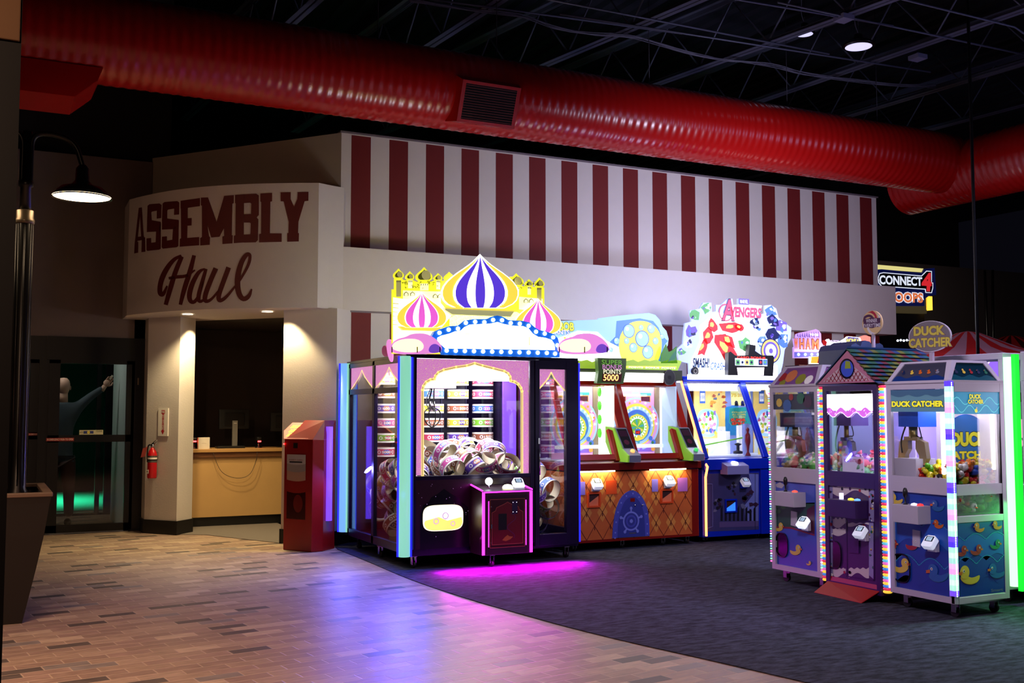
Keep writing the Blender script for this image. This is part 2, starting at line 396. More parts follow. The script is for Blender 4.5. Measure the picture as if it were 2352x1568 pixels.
# ceiling deck, corrugated
DECK = mat('roof_deck_steel', '#23232f', .7, metal=.2, noise=.15, nscale=3)
mb = MB(); vs = []; n = 0; fs = []
yy = -4.0
prof = []
x = -12.0
while x < 28: prof += [(x, 7.75), (x+.11, 7.75), (x+.15, 7.68), (x+.26, 7.68)]; x += .30
vs = [(a, -8, h) for a, h in prof]+[(a, 24, h) for a, h in prof]; K = len(prof)
mb.add(vs, [(i, i+1, K+i+1, K+i) for i in range(K-1)], DECK); struct('ceiling', mb, merge=False)
# ================================================================== LEFT SIDE
MAROON = mat('maroon_letter_vinyl', '#5c1712', .6, noise=.04)
# ---- sign lettering that follows the curved box
class Curved:
    def __init__(s, pts, off=.004):
        s.P = [Vector((a, b)) for a, b in pts]; s.S = [0]
        for a, b in zip(s.P, s.P[1:]): s.S.append(s.S[-1]+(b-a).length)
        s.off = off
    def at(s, t):
        i = 0
        while i < len(s.S)-2 and s.S[i+1] < t: i += 1
        a, b = s.P[i], s.P[i+1]; f = (t-s.S[i])/(s.S[i+1]-s.S[i]); d = (b-a).normalized(); n = Vector((d.y, -d.x))
        if n.dot(a) > 0: n = -n
        return a+(b-a)*f, n
    def p(s, t, z, k=1): q, n = s.at(t); q = q+n*s.off*k; return Vector((q.x, q.y, z))
    def px(s, x, y):
        d = ray(x, y); best = None
        for i in range(len(s.P)-1):
            a, b = s.P[i], s.P[i+1]; e = b-a; det = d.x*(-e.y)+e.x*d.y
            if abs(det) < 1e-9: continue
            t = (a.x*(-e.y)+e.x*a.y)/det; f = (d.x*a.y-d.y*a.x)/det
            if t > 0 and -.02 <= f <= 1.02:
                return (s.S[i]+f*e.length, EYE+d.z*t)
        return None
CV = Curved(SIGN)
def curved_letter(mb, polys, m):
    """polys: list of convex-ish outlines in pixels, subdivided along the face so they hug the curve"""
    for pl in polys:
        uv = [CV.px(*p) for p in pl]
        bm = bmesh.new(); vs = [bm.verts.new((u, v, 0)) for u, v in uv]; bm.faces.new(vs)
        bmesh.ops.triangulate(bm, faces=bm.faces)
        us = [u for u, v in uv]; lo, hi = min(us), max(us); x = lo+.05
        while x < hi:
            g = list(bm.verts)+list(bm.edges)+list(bm.faces)
            bmesh.ops.bisect_plane(bm, geom=g, plane_co=(x, 0, 0), plane_no=(1, 0, 0)); x += .05
        bm.verts.index_update()
        mb.add([CV.p(v.co.x, v.co.y) for v in bm.verts], [tuple(v.index for v in f.verts) for f in bm.faces], m); bm.free()
def strokes(mb, paths, m):
    """paths: [(x,y,w)...] brush strokes in pixels"""
    for pth in paths:
        q = smooth_open(pth, 2)
        L_, R_ = [], []
        for i, (x, y, w) in enumerate(q):
            a = q[max(i-1, 0)]; b = q[min(i+1, len(q)-1)]; dx, dy = b[0]-a[0], b[1]-a[1]; l = math.hypot(dx, dy) or 1
            L_.append((x-dy/l*w/2, y+dx/l*w/2)); R_.append((x+dy/l*w/2, y-dx/l*w/2))
        for i in range(len(q)-1):
            uv = [CV.px(*L_[i]), CV.px(*L_[i+1]), CV.px(*R_[i+1]), CV.px(*R_[i])]
            if None in uv: continue
            mb.add([CV.p(u, v) for u, v in uv], [(0, 1, 2, 3)], m)
def Zs(x, y): return (280+x/3.563, 300+y/3.563)   # readings from the enlarged sign
def Q(*pts): return [Zs(*p) for p in pts]
sign = thing('shop_sign', 'dark red block letters over flowing script on the curved white box above the counter', 'sign', (2.6, 12.4, 3.4))
def letter(name, polys=None, st=None):
    mb = MB()
    if polys: curved_letter(mb, polys, MAROON)
    if st: strokes(mb, st, MAROON)
    build(name, mb, sign)
letter('letter_a', [Q((140, 632), (165, 628), (180, 870), (160, 874), (150, 700), (128, 915), (107, 918)), Q((124, 870), (182, 862), (184, 893), (124, 902)), Q((107, 915), (136, 910), (134, 998), (102, 1005)), Q((165, 875), (192, 872), (194, 990), (162, 994))])
letter('letter_s', [Q((212, 615), (228, 602), (310, 596), (326, 608), (324, 715), (287, 720), (288, 655), (250, 662), (242, 670), (246, 735), (208, 740)), Q((208, 738), (247, 733), (318, 745), (322, 755), (320, 830), (280, 826), (206, 830)), Q((320, 752), (320, 965), (306, 974), (210, 984), (203, 975), (203, 882), (240, 878), (242, 918), (278, 912), (282, 820))])
letter('letter_s', [Q((335, 596), (350, 584), (455, 576), (471, 588), (469, 686), (428, 690), (430, 638), (380, 646), (373, 655), (372, 720), (330, 724)), Q((330, 722), (372, 719), (466, 730), (468, 742), (466, 808), (420, 806), (330, 810)), Q((467, 740), (464, 944), (450, 954), (338, 966), (327, 954), (330, 868), (370, 864), (370, 900), (414, 892), (420, 800))])
letter('letter_e', [Q((482, 574), (640, 552), (640, 618), (540, 632), (540, 716), (573, 714), (572, 776), (538, 778), (536, 878), (634, 870), (634, 938), (474, 950), (476, 886), (486, 880), (484, 640), (482, 634))])
letter('letter_m', [Q((648, 548), (706, 546), (776, 745), (776, 870), (732, 874), (700, 770), (715, 868), (722, 868), (720, 934), (642, 940), (642, 880), (656, 870), (656, 614), (648, 612)), Q((776, 745), (838, 534), (916, 528), (916, 594), (905, 598), (900, 856), (908, 856), (906, 922), (824, 928), (824, 866), (838, 862), (836, 800), (800, 868), (776, 870))])
letter('letter_b', [Q((927, 526), (1004, 520), (1000, 595), (998, 915), (916, 921), (918, 860), (930, 856), (932, 596), (927, 592)), Q((1000, 521), (1100, 516), (1122, 530), (1122, 690), (1104, 710), (1000, 708), (1000, 684), (1058, 682), (1060, 598), (1050, 590), (1000, 593)), Q((1000, 708), (1104, 710), (1118, 726), (1114, 896), (1096, 914), (998, 916), (998, 850), (1050, 848), (1054, 838), (1056, 760), (1048, 752), (1000, 752))])
letter('letter_l', [Q((1134, 515), (1230, 510), (1230, 578), (1216, 582), (1212, 840), (1308, 842), (1308, 910), (1124, 915), (1124, 848), (1140, 842), (1142, 584), (1134, 580))])
letter('letter_y', [Q((1300, 506), (1382, 504), (1382, 560), (1410, 622), (1412, 840), (1364, 838), (1366, 745), (1325, 580), (1300, 578)), Q((1410, 622), (1436, 560), (1440, 504), (1528, 501), (1527, 574), (1496, 578), (1446, 745), (1442, 840), (1412, 840)), Q((1354, 838), (1450, 838), (1448, 907), (1354, 909))])
def S(*pts): return [(280+x/3.563, 300+y/3.563, w/3.563) for x, y, w in pts]
letter('letter_h', st=[S((488, 1022, 20), (430, 1050, 30), (380, 1110, 40), (335, 1190, 44), (312, 1270, 40), (312, 1335, 40), (340, 1345, 34), (372, 1270, 14)),
    S((492, 1030, 34), (440, 1150, 40), (395, 1300, 40), (360, 1425, 34)), S((592, 1020, 30), (560, 1150, 40), (510, 1300, 40), (480, 1424, 28)), S((385, 1208, 22), (450, 1196, 28), (530, 1192, 26), (600, 1140, 12))])
letter('letter_a', st=[S((680, 1130, 14), (632, 1150, 30), (580, 1240, 40), (550, 1340, 42), (560, 1400, 34), (600, 1405, 30), (640, 1330, 20), (668, 1230, 18)), S((690, 1130, 26), (655, 1250, 34), (622, 1370, 36), (640, 1405, 28), (690, 1370, 14))])
letter('letter_u', st=[S((770, 1125, 40), (720, 1240, 40), (680, 1350, 40), (680, 1400, 34), (730, 1388, 22), (800, 1300, 16)), S((875, 1118, 40), (830, 1240, 40), (790, 1350, 40), (796, 1398, 34), (850, 1370, 26), (930, 1270, 16))])
letter('letter_l', st=[S((925, 1290, 14), (1000, 1170, 22), (1045, 1080, 26), (1052, 1010, 24), (1020, 1010, 34), (975, 1080, 42), (945, 1200, 46), (950, 1320, 46), (990, 1385, 40), (1040, 1360, 36), (1064, 1295, 12))])
# ---- recessed lights in the soffit under the sign
LEDW = mat('warm_led_lens', '#fff1d0', .4, em=9)
for i, (x, y) in enumerate(((431, 721), (614, 715))):
    p = PZ(x, y, 2.757)
    t = thing('recessed_light', ['round recessed ceiling light nearest the left pillar, under the sign', 'round recessed ceiling light nearest the right pillar, under the sign'][i], 'light', p, 'recessed lights in the soffit')
    mb = MB(); mb.lathe([(.085, 0), (.09, -.006), (.075, -.008), (.07, 0)], p, mat('white_trim_ring', '#d8d0c8', .5), n=24, cap=False); build('trim_ring', mb, t)
    mb = MB(); mb.lathe([(.0, -.003), (.07, -.003)], p, LEDW, n=24, cap=False); build('lens', mb, t)
    q = [(2.36, 14.0, 0), (3.35, 12.75, 0)][i]
    lamp('recessed_and_fill_beam', 'SPOT', (p.x, p.y, 2.73), 110, (1, .78, .42), .05, (p.x, p.y, 0), spot=math.radians(125), blend=.6)
# added spots close to the pillars, without fixtures, to wash their faces
for i, (x, y, pw) in enumerate(((2.50, 13.90, 110), (3.10, 12.28, 90))):
    lamp('recessed_and_fill_beam', 'SPOT', (x, y, 2.74), pw, (1, .78, .42), .04, (x, y, 0), spot=math.radians(100), blend=.5)
# ---- counter
WOOD = mat('maple_laminate', '#c39a62', .4, noise=.10, nscale=3)
WOODT = mat('maple_edge', '#b78a52', .4, noise=.08)
cn = thing('service_counter', 'light maple service counter in the opening under the curved sign', 'counter', (3.3, 14.75, 0))
YC = 14.66
mb = MB(); mb.box(2.40, 4.6, YC, YC+.04, .13, .93, WOOD); build('front_panel', mb, cn)
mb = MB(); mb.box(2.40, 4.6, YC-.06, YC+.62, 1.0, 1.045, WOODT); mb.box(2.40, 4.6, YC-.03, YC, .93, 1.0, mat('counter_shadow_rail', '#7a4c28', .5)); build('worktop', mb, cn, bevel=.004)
mb = MB(); mb.box(2.40, 4.6, YC+.03, YC+.07, .0, .13, BASE); build('kick_board', mb, cn)
BLK = mat('black_plastic', '#0d0c0d', .4, noise=.1); BLK2 = mat('satin_black', '#141112', .3, metal=.3, noise=.1); SILV = mat('silver_plastic', '#8e8a84', .35, metal=.4)
# monitors (backs towards us) on stands
def monitor(x, y, w, h, zc, label, rotz=0):
    t = thing('computer_monitor', label, 'monitor', (0, 0, 0)); ORG[t.name] = Vector((0, 0, 0))
    mb = MB(); mb.box(-w/2, w/2, -.02, .02, zc-h/2, zc+h/2, BLK); mb.box(-w/3, w/3, -.035, -.02, zc-h/3, zc+h/3, BLK2); build('screen_housing', mb, t, bevel=.006)
    mb = MB(); mb.box(-.035, .035, -.06, -.03, 0.0, zc-.02, SILV); mb.box(-.02, .02, -.062, -.06, zc-.06, zc-.052, mat('bright_tag', '#e8e4dc', .4)); build('neck', mb, t, bevel=.004)
    mb = MB(); mb.box(-.12, .12, -.11, .08, 0, .012, BLK); build('base', mb, t, bevel=.004)
    t.location = (x, y, 1.045); t.rotation_euler = (0, 0, rotz); return t
p = PY(537, 1000, YC+.35); monitor(p.x, YC+.35, .42, .27, .40, 'black monitor with silver neck on the counter, its back to us', .08)
p = PY(655, 1000, YC+.35); monitor(p.x, YC+.35, .42, .27, .36, 'dark monitor partly hidden behind the red kiosk', -.1)
# white box
p = PY(467, 1028, YC+.1); mb = MB(); mb.box(p.x-.075, p.x+.075, YC+.05, YC+.12, 1.045, 1.045+.155, mat('white_carton', '#d9cfc0', .6))
mb.box(p.x-.03, p.x+.03, YC+.0485, YC+.05, 1.12, 1.124, mat('faint_print', '#b5a795', .6))
solo('small_box', mb, 'small white box standing on the counter left of the monitor', 'box', (p.x, YC+.1, 1.045), bevel=.002)
REDLED = mat('red_led', '#ff2020', .4, em=30)
for i, (x, lab) in enumerate(((446, 'barcode scanner with red light beside the left pillar'), (594, 'barcode scanner with red light right of the monitor'))):
    p = PY(x, 1013, YC+.2); t = thing('barcode_scanner', lab, 'scanner', (p.x, YC+.2, 1.045), 'red-lit scanners on the counter')
    mb = MB(); mb.lathe([(.05, 0), (.045, .012), (.016, .02), (.014, .09), (.02, .1)], (p.x, YC+.2, 1.045), BLK, n=14); build('stand', mb, t)
    mb = MB(); mb.box(p.x-.03, p.x+.03, YC+.15, YC+.26, 1.045+.085, 1.045+.15, BLK); build('head', mb, t, bevel=.01)
    mb = MB(); mb.box(p.x-.022, p.x+.022, YC+.145, YC+.151, p.z-.009, p.z+.007, REDLED); build('light', mb, t)
mb = MB(); c0 = PY(490, 1030, YC-.03)
def cable(name, pts, r, m, label, loc, cat='cable'):
    mb = MB(); mb.tube(smooth_open(pts, 3), r, m, n=6); return solo(name, mb, label, cat, loc)
CAB = mat('cable_black', '#3a2f26', .5)
q = [PY(x, y, YC-.065) for x, y in ((489, 1037), (496, 1060), (510, 1088), (545, 1100), (575, 1092), (588, 1060), (592, 1037))]
q = [tuple(v) for v in q]; q = [(q[0][0], YC+.05, 1.05)]+q+[(q[-1][0], YC+.05, 1.05)]
cable('cable', q, .0035, CAB, 'thin cable hanging in a loop over the counter front', (3.0, YC, 1.0))
# keyboard-like dark clutter: card terminal between
p = PY(520, 1034, YC+.2); mb = MB()
mb.box(p.x-.14, p.x+.24, YC+.12, YC+.3, 1.045, 1.075, BLK); solo('keyboard', mb, 'black keyboard lying on the counter in front of the monitor', 'keyboard', (p.x, YC+.2, 1.045), bevel=.004)
# ---- fire extinguisher and its sign on the left pillar's left face
a = Vector((1.885, 14.29, 0)); b = Vector((2.215, 13.86, 0)); ux = (b-a).normalized(); nn = Vector((ux.y, -ux.x, 0)); nn = nn if nn.dot(-a) > 0 else -nn
FP = Plane(a, ux, nn, .001)
WHS = mat('sign_white', '#efe9df', .5); REDS = mat('sign_red', '#b3202a', .5)
u0, v0 = FP.px(364, 1001); u1, v1 = FP.px(388, 937); um = (u0+u1)/2
mb = MB(); w = (u1-u0)/2; FP.o = FP.o+nn*.0
mb.prism([FP.p(u, v, 0) for u, v in ((um-w, v0), (um+w, v0), (um+w, v1), (um-w, v1))], nn*.012, WHS)
FS = Plane(a+nn*.012, ux, nn, .001)
h = v1-v0
FS.poly(mb, [(um-.030, v0+h*.93), (um+.030, v0+h*.93), (um+.030, v0+h*.80), (um+.016, v0+h*.80), (um+.016, v0+h*.20), (um+.030, v0+h*.20), (um, v0+h*.05), (um-.030, v0+h*.20), (um-.016, v0+h*.20), (um-.016, v0+h*.80), (um-.030, v0+h*.80)], REDS, 1)
FS.text(mb, 'FIRE', um-.026, um+.026, v0+h*.825, v0+h*.905, WHS, 2)
for i, ch in enumerate('EXTINGUISHER'): 
    vv = v0+h*(.76-.045*i); FS.text(mb, ch, um-.011, um+.011, vv-h*.034, vv, WHS, 2) if ch != 'I' else FS.rect(mb, um-.002, um+.002, vv-h*.034, vv, WHS, 2)
solo('fire_extinguisher_sign', mb, 'white and red FIRE EXTINGUISHER arrow sign on the left pillar', 'sign', tuple(FP.p(um, v0, 0)))
um, _ = FP.px(361, 1060); c = FP.p(um, 0, 0)+nn*.085; zb = FP.px(361, 1097)[1]; zt = FP.px(361, 1040)[1]
ex = thing('fire_extinguisher', 'red fire extinguisher hanging on the left pillar below its sign', 'fire extinguisher', (c.x, c.y, zb))
REDX = mat('red_enamel', '#c01018', .3, noise=.03); r = .058
mb = MB(); mb.lathe([(0, 0), (r*.9, 0), (r, .015), (r, .27), (r*.98, .30), (r*.75, .345), (.024, .37), (.022, .385)], (c.x, c.y, zb), REDX, n=24)
build('cylinder', mb, ex)
FX = Plane(c+nn*.0+ZV*0, ux, nn, .001)
mb = MB(); mb.lathe([(r+.001, .20), (r+.001, .285)], (c.x, c.y, zb), mat('steel_label', '#6e6a62', .4, metal=.6), n=24, cap=False)
mb.lathe([(r+.0015, .24), (r+.0015, .262)], (c.x, c.y, zb), WHS, n=24, cap=False, a0=0, a1=6.2); build('label_band', mb, ex)
mb = MB(); s0 = Vector((c.x, c.y, zb+.085))-ux*.02+nn*(r+.001)
mb.prism([s0-ux*.022-ZV*.025, s0+ux*.022-ZV*.025, s0+ux*.022+ZV*.025, s0-ux*.022+ZV*.025], nn*.002, WHS)
mb.lathe([(.0, 0), (.008, 0)], s0+nn*.003, BLK, axis=nn, n=10, cap=False); build('inspection_sticker', mb, ex)
CHR = mat('chrome', '#c9c9cc', .18, metal=1)
mb = MB(); mb.lathe([(.02, .385), (.022, .41), (.014, .43)], (c.x, c.y, zb), CHR, n=12)
q = Vector((c.x, c.y, zb+.42)); mb.tube([q-ux*.02, q+ux*.035+ZV*.012, q+ux*.075+ZV*.04], .009, CHR, n=6); mb.tube([q-ux*.01+ZV*.01, q+ux*.03+ZV*.04, q+ux*.075+ZV*.062], .008, CHR, n=6)
build('valve_handle', mb, ex)
mb = MB(); mb.tube(smooth_open([tuple(q-ux*.02), tuple(q-ux*.075-ZV*.0), tuple(q-ux*.09-ZV*.09), tuple(q-ux*.07-ZV*.22+nn*.01)], 2), .009, BLK, n=7); build('hose', mb, ex)
mb = MB(); g = q-ux*.05+nn*.07-ZV*.03; e1 = (ux*.55-ZV*.8).normalized(); e2 = (ux*.9+ZV*.3).normalized()
mb.prism([g-e2*.045, g+e2*.035, g+e2*.02-ZV*.12-ux*.02, g-e2*.06-ZV*.11-ux*.02], nn*.0015, mat('salmon_paper_tag', '#e2685c', .7)); build('paper_tag', mb, ex)
mb = MB(); mb.obox(Vector((c.x, c.y, zb+.30))-nn*.07, ux, nn, ZV, .02, .016, .03, CHR); mb.lathe([(r+.004, .225), (r+.004, .24)], (c.x, c.y, zb), BLK, n=24, cap=False); build('wall_bracket', mb, ex)
# ---- automatic sliding doors in the left wall
FRM = mat('black_aluminium', '#0b0a0a', .35, metal=.4, noise=.1); GL = glass('clear_glass'); GLD = glass('door_glass', (.90, .95, .94), .9)
YD = 14.6
dr = struct('door_1', MB().box(.70, 1.93, YD-.02, YD+.06, 2.21, 2.51, FRM).box(1.73, 1.93, YD-.02, YD+.10, 0, 2.21, FRM))
mb = MB(); mb.box(-.80, .70, YD-.0, YD+.06, 2.21, 2.51, FRM); mb.box(-.80, -.70, YD, YD+.08, 0, 2.21, FRM); build('header', mb, dr)
def leaf(x0, x1, y, zmid, name='sliding_leaf'):
    mb = MB(); mb.box(x0, x0+.13, y, y+.045, .02, 2.21, FRM); mb.box(x1-.10, x1, y, y+.045, .02, 2.21, FRM)
    mb.box(x0, x1, y, y+.045, .02, .115, FRM); mb.box(x0, x1, y, y+.045, 2.165, 2.21, FRM); mb.box(x0, x1, y, y+.045, zmid-.05, zmid+.04, FRM)
    o = build(name, mb, dr)
    g = MB(); g.box(x0+.12, x1-.09, y+.02, y+.026, .1, 2.17, GLD); build('glass_pane', g, o); return o
l1 = leaf(.735, 1.765, YD-.02, 1.21); l2 = leaf(-.42, .62, YD+.05, 1.25)
mb = MB(); mb.box(.62, .735, YD+.0, YD+.09, 0, 2.21, FRM); build('jamb', mb, dr)
DP = Plane((0, YD-.0215, 0), XV, -YV, .001)
def strip(x0, x1, y0, y1, txt, bg, fg, par, pl=DP):
    mb = MB(); a0, b0 = pl.px(x0, y1); a1, b1 = pl.px(x1, y0); pl.rect(mb, a0, a1, b0, b1, bg, 1)
    pl.text(mb, txt, a0+.01, a1-.01, b0+(b1-b0)*.22, b1-(b1-b0)*.2, fg, 2, bold=.01); build('notice_strip', mb, par)
REDST = mat('red_strip', '#8e1c18', .5); PALE = mat('pale_print', '#e6c8b8', .5)
strip(106, 170, 1005, 1013, 'IN EMERGENCY PUSH TO OPEN', REDST, PALE, l1)
strip(65, 93, 994, 1000, 'IN EMERGENCY', REDST, PALE, l2, Plane((0, YD+.048, 0), XV, -YV, .001))
mb = MB(); a0, b0 = DP.px(182, 998); a1, b1 = DP.px(237, 987); DP.rect(mb, a0, a1, b0, b1, mat('sticker_cream', '#b9b08e', .6), 1)
DP.rect(mb, a0+.05, a0+.17, b0+.012, b1-.012, mat('sticker_blue', '#24306e', .5), 2); DP.disc(mb, a0+.11, (b0+b1)/2, .018, mat('sticker_yellow', '#cfc04a', .5), 3)
DP.text(mb, 'CLEAR', a0+.20, a1-.01, (b0+b1)/2+.003, b1-.006, mat('sticker_ink', '#4b4a38', .6), 2); DP.text(mb, 'AUTO', a0+.005, a0+.045, b0+.02, b1-.02, mat('sticker_ink'), 2)
build('door_sticker', mb, l1)
mb = MB(); mb.box(1.80, 1.816, YD-.03, YD-.018, 1.90, 1.99, mat('lock_plate', '#8d7a5c', .3, metal=.7)); build('lock_plate', mb, dr)
# vestibule beyond the doors: white jamb wall, dark glass, green-lit turf
mb = MB(); mb.box(1.68, 1.72, 14.70, 16.3, .0, 3.0, mat('vestibule_white', '#b9c4c0', .7)); struct('wall_vestibule_right', mb)
mb = MB(); mb.box(-3, 1.56, 17.2, 17.25, .0, 3.0, FRM)
for x in (-1.0, -.45, .35, .62, 1.28): mb.box(x, x+.12, 17.1, 17.25, 0, 3, FRM)
mb = MB()
for x0, x1 in ((-3, .02), (.25, .475), (.505, .90), (1.535, 1.60), (1.66, 2.2)): mb.box(x0, x1, 17.1, 17.2, 0, 3.0, FRM)
mb.box(-9, 2.2, 14.9, 22, 3.0, 3.1, BLACKW); mb.box(-3, 2.2, 17.1, 17.2, 0, .03, FRM); mb.box(-3, 2.2, 17.1, 17.2, 2.3, 3.0, FRM); struct('wall_vestibule_outer', mb)  # the black roof slab is added, unseen, to stop green light rising
mb = MB(); mb.box(-6, 3, 17.8, 21.9, .01, .02, mat('green_turf_lit', '#1fa37e', .9, noise=.15, nscale=30)); solo('turf_mat', mb, 'green lit turf on the ground beyond the doors', 'turf', (0, 19, .01))
lamp('outdoor_green_light', 'AREA', (.6, 19.8, 1.6), 60, (.22, 1, .72), 2.2, (.6, 19.8, 0), spread=90)
lamp('vestibule_light', 'AREA', (.6, 15.3, 2.95), 11, (1, .93, .86), .5, (1.3, 15.8, .8))
# ---- person beyond the door, back to us, right arm raised
def skin(name, verts, edges, radii, root, parent, m, org, sub=2):
    me = bpy.data.meshes.new(name); me.from_pydata([tuple(Vector(v)-org) for v in verts], edges, []); me.materials.append(m)
    o = bpy.data.objects.new(name, me); COL.objects.link(o)
    if parent: o.parent = parent
    md = o.modifiers.new('skin', 'SKIN'); md.use_smooth_shade = True
    sv = me.skin_vertices[0].data
    for i, r in enumerate(radii):
        sv[i].radius = r if isinstance(r, tuple) else (r, r); sv[i].use_root = (i == root)
    s_ = o.modifiers.new('sub', 'SUBSURF'); s_.levels = sub; s_.render_levels = sub
    return o
SKIN = mat('skin', '#c49a84', .6, noise=.04); SHIRT = mat('slate_blue_shirt', '#39444c', .85, noise=.1); TROU = mat('brown_trousers', '#3a211c', .9, noise=.1)
def person():
    YP = 15.55
    def a(x, y, dy=0): p = PY(x, y, YP+dy); return Vector((p.x, p.y, p.z))
    head = a(146, 888); org = Vector((a(140, 1000).x, YP, 0))
    t = thing('person', 'bald person in a slate blue shirt beyond the glass door, right arm raised', 'person', tuple(org))
    hx = head.x; hz = head.z; sh = hz-.27
    fx = org.x
    px = hx-.02
    V = [(px, YP, 1.02), (px, YP, 1.22), (px, YP, sh-.08), (px, YP, sh+.06), (px-.20, YP, sh-.02), (px-.30, YP-.03, sh-.32), (px-.20, YP+.22, sh-.50),
         (px+.21, YP, sh-.01)]
    el = a(206, 912); wr = a(238, 890, -.02); V += [tuple(el), tuple(wr)]
    V += [(px, YP, .93)]
    E_ = [(0, 1), (1, 2), (2, 3), (2, 4), (4, 5), (5, 6), (2, 7), (7, 8), (8, 9), (0, 10)]
    R_ = [(.17, .12), (.165, .115), (.19, .12), (.06, .06), (.085, .08), .06, .045, (.085, .08), .058, .043, (.185, .135)]
    skin('shirt', V, E_, R_, 0, t, SHIRT, org)
    V = [(px, YP, 1.0), (px-.10, YP, .84), (px-.11, YP-.01, .50), (px-.11, YP+.02, .12), (px+.10, YP, .84), (px+.12, YP-.01, .50), (px+.13, YP+.02, .12)]
    skin('trousers', V, [(0, 1), (1, 2), (2, 3), (0, 4), (4, 5), (5, 6)], [(.17, .125), .12, .08, .065, .12, .08, .065], 0, t, TROU, org)
    # body skin: head, neck
    mb = MB(); prof = [(0, .125), (.045, .118), (.078, .085), (.09, .04), (.090, 0), (.080, -.045), (.064, -.085), (.045, -.115), (0, -.128)]
    h = Vector((hx, YP, hz)); mb.lathe([(r, z) for r, z in prof], h, SKIN, n=20)
    mb.v = [((v[0]-h.x)*.92+h.x, (v[1]-h.y)*1.15+h.y, v[2]) for v in mb.v]
    mb.tube([h+Vector((0, -.01, -.24)), h+Vector((0, -.015, -.05))], [.062, .055], SKIN, n=14)
    for s_ in (-1, 1):
        mb.ball(h+Vector((s_*.086, .0, -.015)), .03, SKIN, n=10, sc=(.35, .6, 1.05))
        mb.ball(h+Vector((s_*.032, .092, .0)), .012, mat('eye_white', '#e8e4e0', .3), n=8)
    mb.ball(h+Vector((0, .108, -.03)), .016, SKIN, n=8, sc=(.7, 1, 1.4)); mb.ball(h+Vector((0, .094, -.065)), .02, mat('lips', '#a0605a', .5), n=8, sc=(1.2, .4, .3))
    build('head', mb, t)
    # right hand: palm and five fingers holding a small pale object
    wv = wr; d = (a(258, 862, -.02)-wr).normalized(); sd = d.cross(YV).normalized()
    ex_ = wr+d*.19
    hb = MB(); hb.tube([wr-d*.05, wr, wr+d*.03], [.036, .033, .032], SKIN, n=10); hb.ball(wr+d*.075, .047, SKIN, n=12, sc=(1, .55, 1.05))
    for k, (o_, l_) in enumerate(((-.033, .07), (-.012, .08), (.010, .078), (.031, .062))):
        b0 = wr+d*.105+sd*o_; hb.tube([b0, b0+d*l_*.5-YV*.01, b0+d*l_*.85-YV*.03, b0+d*l_*.8-YV*.045], [.011, .010, .009, .007], SKIN, n=7)
    b0 = wr+d*.05-sd*.035; hb.tube([b0, b0-sd*.03+d*.035-YV*.01, b0-sd*.022+d*.075-YV*.02], [.013, .011, .009], SKIN, n=7)
    build('hand', hb, t)
    # left hand near the belt
    lh = Vector((px-.16, YP+.27, sh-.52)); hb = MB(); hb.ball(lh, .042, SKIN, n=10, sc=(.9, .7, 1.1))
    for k in range(4): hb.tube([lh+Vector((.01, .02, .02-.018*k)), lh+Vector((.05, .04, .02-.018*k)), lh+Vector((.07, .02, .015-.018*k))], [.010, .009, .008], SKIN, n=6)
    hb.tube([lh+Vector((0, 0, .03)), lh+Vector((.03, .0, .055))], [.011, .009], SKIN, n=6); build('hand', hb, t)
    for s_ in (-1, 1):
        mb = MB(); mb.ball((px+s_*.12, YP+.06, .055), .06, mat('dark_shoes', '#1c1512', .5), n=12, sc=(.8, 2.0, .85)); build('shoe', mb, t)
    mb = MB(); mb.lathe([(.188, .925), (.188, .96)], (px, YP, 0), BLK, n=20, cap=False); mb.v = [(v[0], YP+(v[1]-YP)*.75, v[2]) for v in mb.v]; build('belt', mb, t)
    mb = MB(); g = wr+d*.17-YV*.035; mb.obox(g, sd, YV, d, .012, .006, .032, mat('pale_card', '#d8cdb8', .5)); solo('small_card', mb, 'small pale card held up in the raised hand beyond the door', 'card', tuple(g))
person()
# ---- red kiosk
KR = mat('kiosk_red', '#8e0c0e', .35, noise=.05); KL = Vector((3.063, 11.874, 0)); KC = Vector((3.287, 11.515, 0)); 
kio = thing('recycle_kiosk', 'red card recycling kiosk with white slot panel beside the right pillar', 'kiosk', (3.3, 11.7, 0))
ux = (KC-KL).normalized(); nn = Vector((ux.y, -ux.x, 0)); nn = nn if nn.dot(-KL) > 0 else -nn
KL = KL+nn*.0; dep = -nn*.42; KD = PZ(741, 1266); KE = PZ(768, 1259)
base = [KL, KC, Vector((KD.x, KD.y, 0)), Vector((KE.x, KE.y, 0)), Vector((KE.x-.02, KE.y+.16, 0)), KL+dep]
zf = 1.29; zt = 1.47
mb = MB(); mb.prism(base, (0, 0, 1.24), KR)
topin = [KL+dep*.45+ux*.03, KC+dep*.55+ux*.06]
K0, K1 = KL+ZV*1.24, KC+ZV*1.24
build('body', mb, kio, bevel=.006)
KP = Plane(KL, ux, nn, .001)
# sloped sign head
e = (-nn*.30+ZV*.21); T0 = K0+e+ux*.0-ux*.0; T1 = PY(747, 970, 11.62); 
D3, E3 = Vector((KD.x, KD.y, 0)), Vector((KE.x, KE.y, 0))
tl = K0+e+ux*.02; 
mb = MB(); s1 = [K0-ux*.0+ZV*.0, K1, D3+ZV*1.40+(KD-KD), D3+ZV*1.46, tl+ZV*.0+ZV*.03, K0+ZV*.10-nn*.02]
mb.add([K0, K1, D3+ZV*1.24, E3+ZV*1.24, E3+Vector((-.02, .16, 1.24)), KL+dep+ZV*1.24, K0+e+ux*.03, D3+ZV*1.45+Vector((.02, .05, 0)), E3+ZV*1.45, E3+Vector((-.02, .16, 1.45)), KL+dep+ZV*1.45],
  [(0, 1, 7, 6), (1, 2, 7), (2, 3, 8, 7), (3, 4, 9, 8), (4, 5, 10, 9), (5, 0, 6, 10), (6, 7, 8, 9, 10)], KR); build('top_hood', mb, kio)
